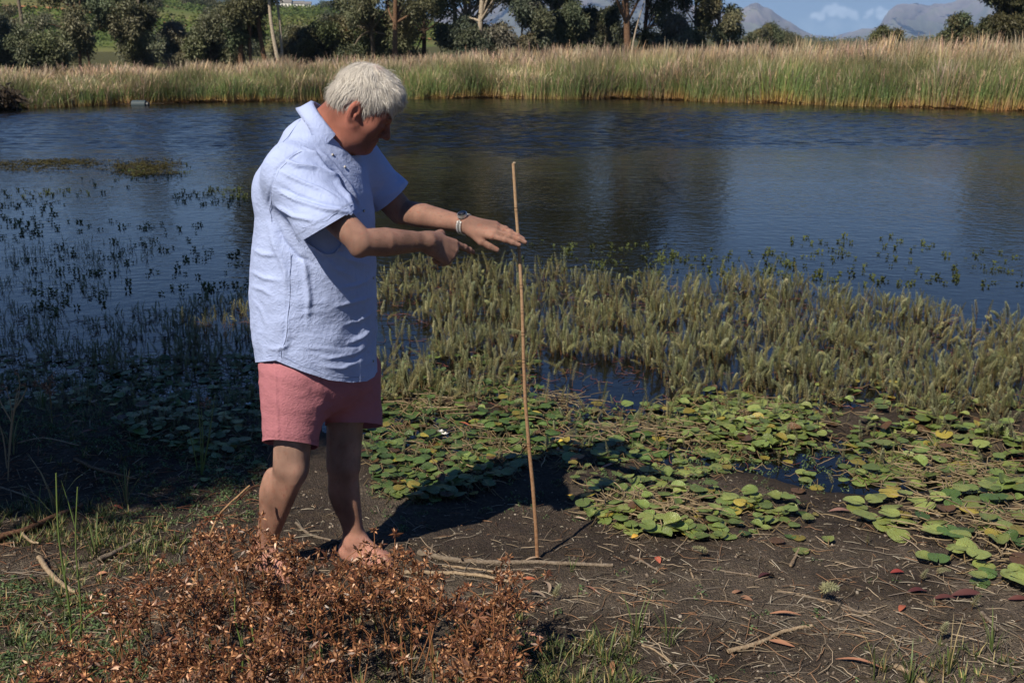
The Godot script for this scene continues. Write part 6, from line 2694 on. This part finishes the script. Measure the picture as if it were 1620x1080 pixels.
	gum_leaf(902, 790, 0.06, 2.0, 0.8, Color(0.55, 0.36, 0.05), "yellow torn leaf at the edge of the man's shadow", 0.6)
	gum_leaf(893, 701, 0.06, 0.4, 0.6, Color(0.55, 0.42, 0.07), "bright yellow ragged leaf behind the cane", 0.8)
	gum_leaf(962, 740, 0.08, 0.7, 0.4, Color(0.45, 0.22, 0.16), "pinkish leaf lying in the man's shadow", 0.16)
	gum_leaf(735, 675, 0.11, -0.8, 0.4, Color(0.26, 0.08, 0.04), "red brown leaf among the small green pads", 0.16)
	gum_leaf(918, 824, 0.06, -0.5, 0.6, buff, "pale orange curled leaf right of the cane", 0.2)
	gum_leaf(1085, 782, 0.05, 1.6, 0.4, Color(0.42, 0.13, 0.06), "orange red leaf on the heap of stalks", 0.55)
	gum_leaf(1330, 813, 0.09, 0.0, 0.8, Color(0.20, 0.11, 0.09), "curled brown leaf at the edge of the dark pool", 0.35)
	gum_leaf(1470, 818, 0.05, 0.3, 1.0, Color(0.42, 0.2, 0.11), "orange curled leaf between the pads at right", 0.4)
	gum_leaf(186, 806, 0.07, -0.6, 0.3, Color(0.40, 0.11, 0.05), "bright rust red leaf on the soil at left", 0.25)
	gum_leaf(138, 686, 0.06, 0.6, 0.3, Color(0.30, 0.12, 0.08), "reddish leaf in the shade at left", 0.35)
	gum_leaf(310, 772, 0.06, 1.5, 0.2, Color(0.38, 0.17, 0.10), "orange pointed leaf standing left of the man's knee", 0.3)
	gum_leaf(254, 752, 0.05, 0.3, 0.3, Color(0.40, 0.2, 0.13), "small orange leaf behind the fallen straws at left", 0.25)
	gum_leaf(162, 912, 0.04, 0.4, 0.4, Color(0.42, 0.2, 0.12), "small oval orange leaf left of the seed heads", 0.6)
	gum_leaf(970, 1062, 0.09, 1.5, 0.3, Color(0.26, 0.13, 0.07), "brown leaf standing in the grass at bottom centre", 0.2)
	gum_leaf(800, 985, 0.07, -0.5, 1.0, Color(0.36, 0.17, 0.11), "pinkish curled leaf at the right side of the seed heads", 0.25)
	gum_leaf(843, 1010, 0.07, -0.5, 0.5, Color(0.38, 0.19, 0.13), "rosy leaf lying in the right hand seed heads", 0.22)
	gum_leaf(122, 672, 0.07, 0.4, 0.5, Color(0.25, 0.13, 0.09), "broad brown leaf in the shade at the left edge", 0.5)
	# the fine litter nobody could count
	var mb := MB.new()
	for k in 5200:
		var w := Vector2(rnd(-60, 1680), rnd(690, 1130))
		if w.x < 1000 and w.x > 420 and w.y < 800:
			continue
		var p := on_ground(w.x, w.y, rnd(0.003, 0.012))
		if p.y < 0.02:
			continue
		var a := rnd(0, TAU)
		var l := rnd(0.008, 0.06) * rng.randf()
		var dir := Vector3(cos(a), rnd(-0.12, 0.22), sin(a)) * l
		var c: Color = [pale, grey, Color(0.26, 0.15, 0.09), Color(0.10, 0.075, 0.055), Color(0.40, 0.36, 0.29)][rng.randi() % 5]
		mb.tube([p - dir, p + Vector3(0, 0.002, 0), p + dir], [0.0012, 0.0016, 0.0010], 4, tint(c, rnd(0.25, 1.0)), null, false)
	for k in 620:
		var w := Vector2(rnd(-60, 1680), rnd(840, 1120))
		var p := on_ground(w.x, w.y, rnd(0.004, 0.02))
		var a := rnd(0, TAU)
		var l := rnd(0.03, 0.10)
		var pts := []
		for q in 5:
			pts.append(p)
			a += rnd(-0.35, 0.35)
			p += Vector3(cos(a), 0, sin(a)) * l * 0.5
			p.y = ground_h(p.x, p.z) + rnd(0.004, 0.016)
		mb.tube(pts, [0.0012, 0.0017, 0.0017, 0.0014, 0.0008], 4, tint([pale, grey, Color(0.26, 0.16, 0.10)][rng.randi() % 3], rnd(0.35, 1.05)), null, false)
	for k in 1500:
		var w := Vector2(rnd(-60, 430), rnd(660, 1010))
		var p := on_ground(w.x, w.y, rnd(0.004, 0.016))
		var a := rnd(0, TAU)
		var l := rnd(0.015, 0.07) * rng.randf()
		var dir := Vector3(cos(a), rnd(-0.1, 0.25), sin(a)) * l
		var c: Color = [pale, Color(0.22, 0.10, 0.06), Color(0.26, 0.15, 0.09), Color(0.13, 0.09, 0.06)][rng.randi() % 4]
		mb.tube([p - dir, p + Vector3(0, 0.002, 0), p + dir], [0.0014, 0.002, 0.0010], 4, tint(c, rnd(0.3, 1.0)), null, false)
	tag(struct("twig_litter", mb.mesh(), mat(Color.WHITE, 0.85, 0.3)), "fine twigs and straws strewn over the dark soil", "litter", "", "stuff")
	var gr := MB.new()
	var near := [pebble(), pebble(), pebble()]
	for w in 3:
		var xf := []
		var cc := []
		for k in 2600:
			var q := Vector2(rnd(-60, 1680), rnd(740, 1130))
			var p := on_ground(q.x, q.y, 0.002)
			if p.y < 0.015:
				continue
			var s := 0.0016 + 0.0055 * pow(rng.randf(), 3.0)
			xf.append(Transform3D(Basis(rdir(), rnd(0, TAU)) * Basis.from_scale(Vector3(s, s * rnd(0.5, 1), s * rnd(0.7, 1.3))), p))
			cc.append(tint([Color(0.16, 0.13, 0.105), Color(0.10, 0.085, 0.07), Color(0.24, 0.21, 0.175)][w], rnd(0.5, 1.3)))
		stuff("soil_crumbs", near[w], mat(Color.WHITE, 0.9, 0.3), xf, cc, "small stones and crumbs of earth on the bank", "crumbs")


func pebble() -> ArrayMesh:
	var mb := MB.new()
	var rows := []
	for j in 5:
		var row := []
		for k in 7:
			var a := TAU * k / 6.0
			var b := PI * j / 4.0
			var r := 1.0 + 0.25 * fine.get_noise_3d(cos(a) * 90.0 * sin(b) + mb.v.size() * 0.001, cos(b) * 90.0, sin(a) * sin(b) * 90.0)
			var p := Vector3(cos(a) * sin(b), cos(b), sin(a) * sin(b))
			row.append(mb.vert(p * r, p))
		rows.append(row)
	for j in 4:
		for k in 6:
			mb.quad(rows[j][k], rows[j][k + 1], rows[j + 1][k + 1], rows[j + 1][k])
	return mb.mesh()


# ---------------------------------------------------------------- dried rushes in front
func seed_star() -> ArrayMesh:
	# a head of pointed three-sided capsules opening like a star, one unit across the arm
	var mb := MB.new()
	for k in rng.randi_range(11, 15):
		var dir := (rdir() + Vector3(0, 0.3, 0)).normalized()
		var side := dir.cross(rdir()).normalized()
		var up := dir.cross(side)
		var l := rnd(0.65, 1.15)
		var w := l * 0.145
		var dark := tint(Color(0.125, 0.050, 0.025), rnd(0.6, 1.2))
		var lite := tint(Color(0.46, 0.245, 0.125), rnd(0.6, 1.3))
		var base := dir * l * 0.08
		var tip := dir * l
		for e in 3:
			var a0 := TAU * e / 3.0
			var a1 := TAU * (e + 1) / 3.0
			var m0 := dir * l * 0.45 + (side * cos(a0) + up * sin(a0)) * w
			var m1 := dir * l * 0.45 + (side * cos(a1) + up * sin(a1)) * w
			var g := ((m0 + m1) * 0.5 - dir * l * 0.45).normalized()
			var i0 := mb.vert(base, g, dark)
			var i1 := mb.vert(m0, g, lite if e == 0 else dark)
			var i2 := mb.vert(m1, g, lite if e == 0 else dark)
			var i3 := mb.vert(tip, g, dark)
			mb.tri(i0, i1, i2)
			mb.tri(i1, i3, i2)
	return mb.mesh()


var stars := []
var star_mats := []


func star(at_p: Vector3, size: float, parent: Node3D) -> void:
	var o := MeshInstance3D.new()
	o.name = "seed_head_%03d" % parent.get_child_count()
	o.mesh = stars[rng.randi() % stars.size()]
	o.material_override = star_mats[rng.randi() % star_mats.size()]
	o.transform = Transform3D(Basis(rdir(), rnd(0, TAU)) * Basis.from_scale(Vector3.ONE * size), at_p)
	parent.add_child(o, true)


func rush_plant(h: float, heads: int, wide: float) -> Array:
	var st := MB.new()
	var spots := []
	var stems := maxi(2, heads / 5)
	for s in stems:
		var a := rnd(0, TAU)
		var lean := rnd(0.05, 0.5) * wide
		var top := Vector3(cos(a) * lean, h * rnd(0.75, 1.05), sin(a) * lean)
		var foot_p := Vector3(cos(a) * 0.015, 0, sin(a) * 0.015)
		var mid := foot_p.lerp(top, 0.55) + Vector3(rnd(-1, 1), 0, rnd(-1, 1)) * 0.012
		var green := rng.randf() < 0.35
		st.tube([foot_p, mid, top], [0.0022, 0.002, 0.0014], 5, Color(0.085, 0.11, 0.035) if green else Color(0.20, 0.10, 0.05), Color(0.23, 0.10, 0.045), false)
		for k in maxi(1, heads / stems):
			var from := mid.lerp(top, rnd(0.35, 1.0))
			var dir := Vector3(rnd(-1, 1), rnd(0.1, 1.0), rnd(-1, 1)).normalized()
			var to := from + dir * rnd(0.02, 0.095) * (0.6 + wide)
			st.tube([from, from.lerp(to, 0.5) + Vector3(0, 0.006, 0), to], [0.0012, 0.001, 0.0008], 4, Color(0.22, 0.095, 0.04), null, false)
			spots.append([to, rnd(0.017, 0.028)])
			if rng.randf() < 0.35:
				spots.append([to + rdir() * 0.018, rnd(0.012, 0.02)])
	return [st.mesh(), spots]


func build_rushes() -> void:
	for k in 6:
		stars.append(seed_star())
	for k in 4:
		var sm := leafy(0.42, 0.5, 0.12)
		sm.albedo_color = tint(Color(1, 1, 1), [0.7, 0.95, 1.15, 1.4][k]).linear_to_srgb()
		star_mats.append(sm)
	var kinds := []
	for k in 7:
		kinds.append(rush_plant(rnd(0.24, 0.36), 19, 0.26))
	var ms := mat(Color.WHITE, 0.6, 0.4)
	# tops of the plants in the photograph: [x, y]
	var region := [Vector2(150, 1000), Vector2(180, 930), Vector2(260, 900), Vector2(300, 850), Vector2(340, 835), Vector2(390, 870), Vector2(440, 860), Vector2(470, 850), Vector2(540, 880), Vector2(600, 862), Vector2(650, 880), Vector2(670, 910), Vector2(780, 915), Vector2(815, 930), Vector2(800, 975), Vector2(900, 1010), Vector2(960, 1070), Vector2(930, 1110), Vector2(0, 1120), Vector2(0, 1040), Vector2(60, 1010)]
	var tops := [[312, 862], [340, 838], [360, 850], [394, 872], [455, 850], [470, 845], [478, 862], [541, 876], [560, 905], [600, 868], [605, 890], [640, 925], [690, 910], [740, 945], [790, 930], [800, 905], [760, 970], [150, 1000], [170, 1010], [190, 935], [205, 915], [240, 915], [270, 900], [640, 890], [418, 890], [420, 915], [520, 920]]
	var tries := 0
	while tops.size() < 80 and tries < 4000:
		tries += 1
		var w := Vector2(rnd(0, 960), rnd(850, 1120))
		if not inside(region, w):
			continue
		if w.x < 240 and w.y < 1020 and rng.randf() < 0.75:
			continue
		tops.append([w.x, w.y])
	var words := ["at the left side of the brown patch", "left of the man's near foot", "below and between the man's feet", "below the man's far foot", "at the right side of the brown patch"]
	var n := 0
	for e in tops:
		var zi := 0 if e[0] < 240 else 1 if e[0] < 400 else 2 if e[0] < 560 else 3 if e[0] < 720 else 4
		var h := rnd(0.20, 0.34)
		# stand where a plant of this height shows its top at that point
		var r := ray(e[0], e[1])
		var g := 0.09
		var p := Vector3.ZERO
		for it in 5:
			p = EYE + r * ((g + h - EYE.y) / r.y)
			g = ground_h(p.x, p.z)
		p.y = g
		var k := n % kinds.size()
		var s := h / 0.31
		var t := thing("dried_rush", "dried rush with starry rust brown seed heads " + words[zi], "rush", p, "dried rushes " + words[zi])
		t.basis = Basis(Vector3.UP, rnd(0, TAU)) * Basis.from_scale(Vector3(1.0, s, 1.0))
		part("stems", kinds[k][0], ms, t)
		for sp in kinds[k][1]:
			star(sp[0], sp[1], t)
		n += 1
	# live green rush stems at the bottom edge
	for e in [[114, 1085, 88, 748, 0.0040, "tall green rush stem rising through the grass at left"], [124, 1080, 122, 770, 0.0032, "second tall green rush stem beside the tallest at left"], [382, 1085, 372, 930, 0.0035, "green rush stem below the man's near foot"], [392, 1085, 384, 985, 0.003, "short green stem right of the one below the near foot"], [420, 1082, 398, 985, 0.0034, "green stem leaning left in the brown patch"], [342, 1085, 333, 1000, 0.003, "green stem in the left half of the brown patch"], [483, 1025, 484, 960, 0.003, "green stem beside the flat pale stick"], [508, 1080, 510, 1000, 0.0026, "thin green stem right of the flat pale stick"]]:
		var h := 0.42 if e[3] < 800 else 0.2
		var p := on_ground(e[0], e[1])
		var top := at(e[2], e[3], -p.z + 0.05)
		var mb := MB.new()
		var pts := ease_points([p, p.lerp(top, 0.35) + Vector3(0.008, 0, 0), p.lerp(top, 0.7) + Vector3(-0.006, 0, 0), top], 4)
		var rad := []
		for k in pts.size():
			rad.append(e[4] * lerpf(1.0, 0.45, float(k) / pts.size()))
		mb.tube(pts, rad, 7, Color(0.075, 0.115, 0.03), Color(0.12, 0.17, 0.05), false)
		if e[3] < 800:
			for k in 3:
				var from: Vector3 = pts[3 + k * 3]
				var side := Vector3(rnd(-1, 1), 0.9, rnd(-0.6, 0.6)).normalized() * rnd(0.10, 0.22)
				mb.blade([from, from + side * 0.5, from + side + Vector3(0, -0.02, 0)], [0.0035, 0.003, 0.0005], Vector3(0.7, 0, 0.7), [Color(0.09, 0.14, 0.04)])
		solo("green_rush", mb.mesh(), leafy(0.5, 0.4, 0.15), Transform3D(), e[5], "rush", "green rushes")
	# clump rush with a brown tassel left of the man's shorts
	var t := thing("tasselled_rush", "green rush of three stems with a brown tassel left of the man's shorts", "rush", on_ground(318, 752))
	var o := t.position
	for e in [[318, 752, 313, 628], [320, 752, 318, 640], [319, 752, 340, 622], [312, 745, 298, 680]]:
		var mb := MB.new()
		var a := on_ground(e[0], e[1]) - o
		var b := at(e[2], e[3], -o.z) - o
		mb.tube([a, a.lerp(b, 0.5) + Vector3(0.004, 0, 0), b], [0.003, 0.0026, 0.001], 6, Color(0.13, 0.18, 0.05), Color(0.16, 0.2, 0.07), false)
		part("stem", mb.mesh(), leafy(0.5, 0.4, 0.15), t)
	for k in 14:
		star(at(rnd(314, 334), rnd(628, 645), -o.z) - o, 0.010, t)
	# dead branching weed at the left edge
	var dw := thing("dry_weed", "dry branching weed with brown heads at the left edge", "weed", on_ground(12, 760))
	var q := dw.position
	var db := MB.new()
	for e in [[[12, 760], [14, 700], [18, 650], [8, 610]], [[14, 720], [20, 660], [30, 620], [28, 590]], [[16, 690], [22, 645], [28, 612]], [[18, 668], [2, 640], [-6, 620]], [[10, 740], [4, 690], [-8, 660]], [[20, 650], [34, 630], [42, 612]]]:
		var pts := []
		var rad := []
		for k in e.size():
			pts.append(at(e[k][0], e[k][1], -q.z) - q)
			rad.append(lerpf(0.0034, 0.0014, float(k) / e.size()))
		db.tube(ease_points(pts, 3), range((pts.size() - 1) * 3 + 1).map(func(x): return lerpf(0.0034, 0.0012, x / 10.0)), 5, Color(0.30, 0.22, 0.13), null, false)
		for k in 2:
			star(pts[-1] + rdir() * 0.015, 0.013, dw)
	part("stems", db.mesh(), ms, dw)
	var dh := thing("dry_weed", "small rust brown weed standing in the shade left of the man", "weed", on_ground(80, 668))
	var hs := rush_plant(0.2, 10, 0.2)
	part("stems", hs[0], ms, dh)
	for sp in hs[1]:
		star(sp[0], sp[1], dh)
	# small fuzzy seedlings of the bottle-brush plant on the mud
	var sh := milfoil(0.075, 0.3, 14)
	var flat := milfoil(0.09, 0.9, 16)
	var mm := leafy(0.75, 0.25, 0.3)
	for e in [[1300, 948, 1.5, 1, "large fuzzy green shoot lying on the mud at lower right"], [1537, 968, 1.0, 0, "fuzzy grey green shoot below the long red sunken leaf"], [1490, 1012, 1.0, 0, "upright fuzzy shoot at the end of the long twig"], [877, 952, 1.0, 0, "single fuzzy shoot right of the curved pale leaves"], [1118, 882, 0.9, 1, "round fuzzy shoot near the stubby tan stick"], [1458, 922, 0.8, 0, "fuzzy shoot just behind the single pad"], [1372, 866, 0.8, 0, "small fuzzy shoot left of the pale pads"], [1482, 912, 0.8, 1, "fuzzy shoot between the pads and the sunken leaves"]]:
		solo("milfoil_stem", flat if e[3] else sh, mm, Transform3D(Basis(Vector3.UP, rnd(0, TAU)).scaled(Vector3.ONE * e[2]), on_ground(e[0], e[1])), e[4], "water plant", "fuzzy shoots on the mud")


# ---------------------------------------------------------------- grass and weeds
func grass_tuft(n: int, h: float, tone: Color) -> ArrayMesh:
	var mb := MB.new()
	for k in n:
		var a := rnd(0, TAU)
		var dir := Vector3(cos(a), 0, sin(a))
		var p := dir * rnd(0, 0.02)
		var l := h * rnd(0.5, 1.1)
		var out := rnd(0.15, 0.7)
		var across := Vector3(-sin(a), 0, cos(a))
		var pts := []
		for q in 4:
			var f := q / 3.0
			pts.append(p + dir * l * out * f * f + Vector3(0, l * f * (1.0 - 0.3 * out * f), 0))
		var w := rnd(0.0012, 0.0024)
		var c := tint(tone, rnd(0.6, 1.4))
		if rng.randf() < 0.15:
			c = tint(Color(0.30, 0.24, 0.12), rnd(0.7, 1.1))
		mb.blade(pts, [w, w, w * 0.8, w * 0.15], across, [c])
	return mb.mesh()


func build_grass() -> void:
	var green := Color(0.075, 0.105, 0.036)
	var shapes := [grass_tuft(14, 0.09, green), grass_tuft(12, 0.13, green), grass_tuft(16, 0.06, green), grass_tuft(9, 0.2, Color(0.11, 0.14, 0.05))]
	var m := leafy(0.5, 0.4, 0.3)
	# lawn-like patch at lower left: nobody could count it
	var xf := []
	var cc := []
	for z in [[[Vector2(-40, 800), Vector2(120, 790), Vector2(260, 830), Vector2(230, 880), Vector2(110, 870), Vector2(-40, 860)], 210], [[Vector2(120, 830), Vector2(300, 840), Vector2(280, 900), Vector2(180, 920), Vector2(110, 990), Vector2(60, 960)], 90], [[Vector2(-40, 930), Vector2(200, 950), Vector2(220, 1110), Vector2(-40, 1110)], 130], [[Vector2(780, 1030), Vector2(1010, 1000), Vector2(1010, 1110), Vector2(780, 1110)], 110], [[Vector2(460, 940), Vector2(800, 940), Vector2(900, 1110), Vector2(460, 1110)], 110], [[Vector2(1380, 1020), Vector2(1640, 1000), Vector2(1640, 1110), Vector2(1380, 1110)], 34], [[Vector2(60, 650), Vector2(240, 640), Vector2(220, 760), Vector2(60, 760)], 40]]:
		var poly: Array = z[0]
		var got := 0
		while got < z[1]:
			var w := Vector2(rnd(-40, 1640), rnd(640, 1110))
			if not inside(poly, w):
				continue
			got += 1
			var s := rnd(0.5, 1.0)
			xf.append(Transform3D(Basis(Vector3.UP, rnd(0, TAU)).scaled(Vector3(s, s * rnd(0.7, 1.1), s)), on_ground(w.x, w.y, -0.004)))
			var g := rnd(0.7, 1.25)
			cc.append(Color(g, g * rnd(0.95, 1.1), g * 0.9))
	stuff("grass", shapes[2], m, xf, cc, "short green grass growing on the soil of the near bank", "grass")
	# low broad-leaved weeds
	var weed := leaf_clump(16, 0.012, 0.022, 0.6, -0.6)
	var wx := []
	var wc := []
	for z in [[[Vector2(-40, 900), Vector2(230, 960), Vector2(230, 1110), Vector2(-40, 1110)], 800], [[Vector2(280, 730), Vector2(420, 720), Vector2(420, 790), Vector2(280, 800)], 120], [[Vector2(140, 780), Vector2(400, 800), Vector2(330, 870), Vector2(140, 860)], 60], [[Vector2(-40, 560), Vector2(410, 560), Vector2(410, 740), Vector2(-40, 700)], 1300], [[Vector2(580, 640), Vector2(1340, 640), Vector2(1340, 780), Vector2(900, 830), Vector2(580, 790)], 520], [[Vector2(150, 740), Vector2(420, 720), Vector2(420, 830), Vector2(150, 840)], 260], [[Vector2(580, 760), Vector2(700, 780), Vector2(680, 850), Vector2(580, 850)], 40], [[Vector2(800, 900), Vector2(1600, 880), Vector2(1600, 1100), Vector2(800, 1100)], 50]]:
		var poly: Array = z[0]
		var got := 0
		while got < z[1]:
			var w := Vector2(rnd(-40, 1640), rnd(590, 1110))
			if not inside(poly, w):
				continue
			got += 1
			var s := rnd(0.5, 1.3)
			wx.append(Transform3D(Basis(Vector3.UP, rnd(0, TAU)).scaled(Vector3(s, s * 0.6, s)), on_ground(w.x, w.y, 0.004)))
			wc.append(tint(Color(0.095, 0.145, 0.06), rnd(0.6, 1.4)))
	stuff("ground_weeds", weed, m, wx, wc, "small leafy weeds creeping over the soil of the near bank", "weeds")
	# tufts that stand out
	for e in [[92, 815, 3, 1.4, "tall grass tuft behind the red brown branch"], [60, 820, 1, 1.2, "grass tuft at the left end of the red brown branch"], [66, 648, 1, 1.3, "green tuft in the shade near the left edge"], [20, 720, 3, 1.3, "long bladed tuft at the left edge"], [150, 880, 1, 1.2, "grass tuft under the curved grey stick"], [200, 800, 3, 1.1, "tuft of long blades leaning right beside the rust red leaf"], [1006, 1005, 1, 1.1, "pair of green blades standing on the mud at bottom centre"], [1058, 1022, 1, 1.0, "green tuft right of the standing green blades"], [1385, 1075, 3, 0.9, "slender tuft near the long orange leaf"], [1500, 1070, 3, 0.9, "wispy tuft at the bottom right"], [1570, 1030, 1, 1.0, "small tuft beside the thick grey stick at right"], [960, 1050, 1, 1.0, "grass tuft by the standing brown leaf"], [880, 1080, 3, 0.8, "tuft at the right foot of the brown patch"], [1440, 1080, 1, 1.0, "grass tuft beside the pale stick end"], [905, 905, 1, 0.5, "tiny tuft behind the grey stick right of the cane"]]:
		solo("grass_tuft", shapes[e[2]], m, Transform3D(Basis(Vector3.UP, rnd(0, TAU)).scaled(Vector3.ONE * e[3]), on_ground(e[0], e[1])), e[4], "grass tuft", "grass tufts")
	# long blades arching across the lower left
	var k := 0
	for e in [[[150, 850], [185, 810], [225, 745]], [[140, 870], [190, 815], [240, 762]], [[20, 725], [50, 705], [80, 655]], [[100, 900], [104, 840], [96, 760]], [[0, 690], [20, 655], [42, 622]], [[335, 765], [370, 750], [412, 728]], [[320, 770], [345, 745], [375, 715]], [[60, 690], [72, 660], [84, 625]], [[230, 890], [250, 865], [262, 845]]]:
		var mb := MB.new()
		var base := on_ground(e[0][0], e[0][1])
		var pts := [base, at(e[1][0], e[1][1], -base.z + 0.02), at(e[2][0], e[2][1], -base.z + 0.05)]
		pts = ease_points(pts, 5)
		var ws := []
		for q in pts.size():
			ws.append(0.0032 * (1.0 - 0.85 * q / pts.size()))
		mb.blade(pts, ws, Vector3(0.3, 0.5, 0.8).normalized(), [tint(Color(0.13, 0.17, 0.06), rnd(0.8, 1.2))])
		solo("sedge", mb.mesh(), m, Transform3D(), ["long blade arching right beside the rust red leaf", "second long blade arching right, nearer than the first", "long blade at the left edge below the dry weed", "upright blade beside the tall green rush", "short blade under the dry weed's heads", "pale blade lying beside the man's near knee", "thin blade left of the man's near knee", "blade standing in the shade near the left edge", "short blade right of the curved grey stick"][k], "sedge", "long sedge blades")
		k += 1
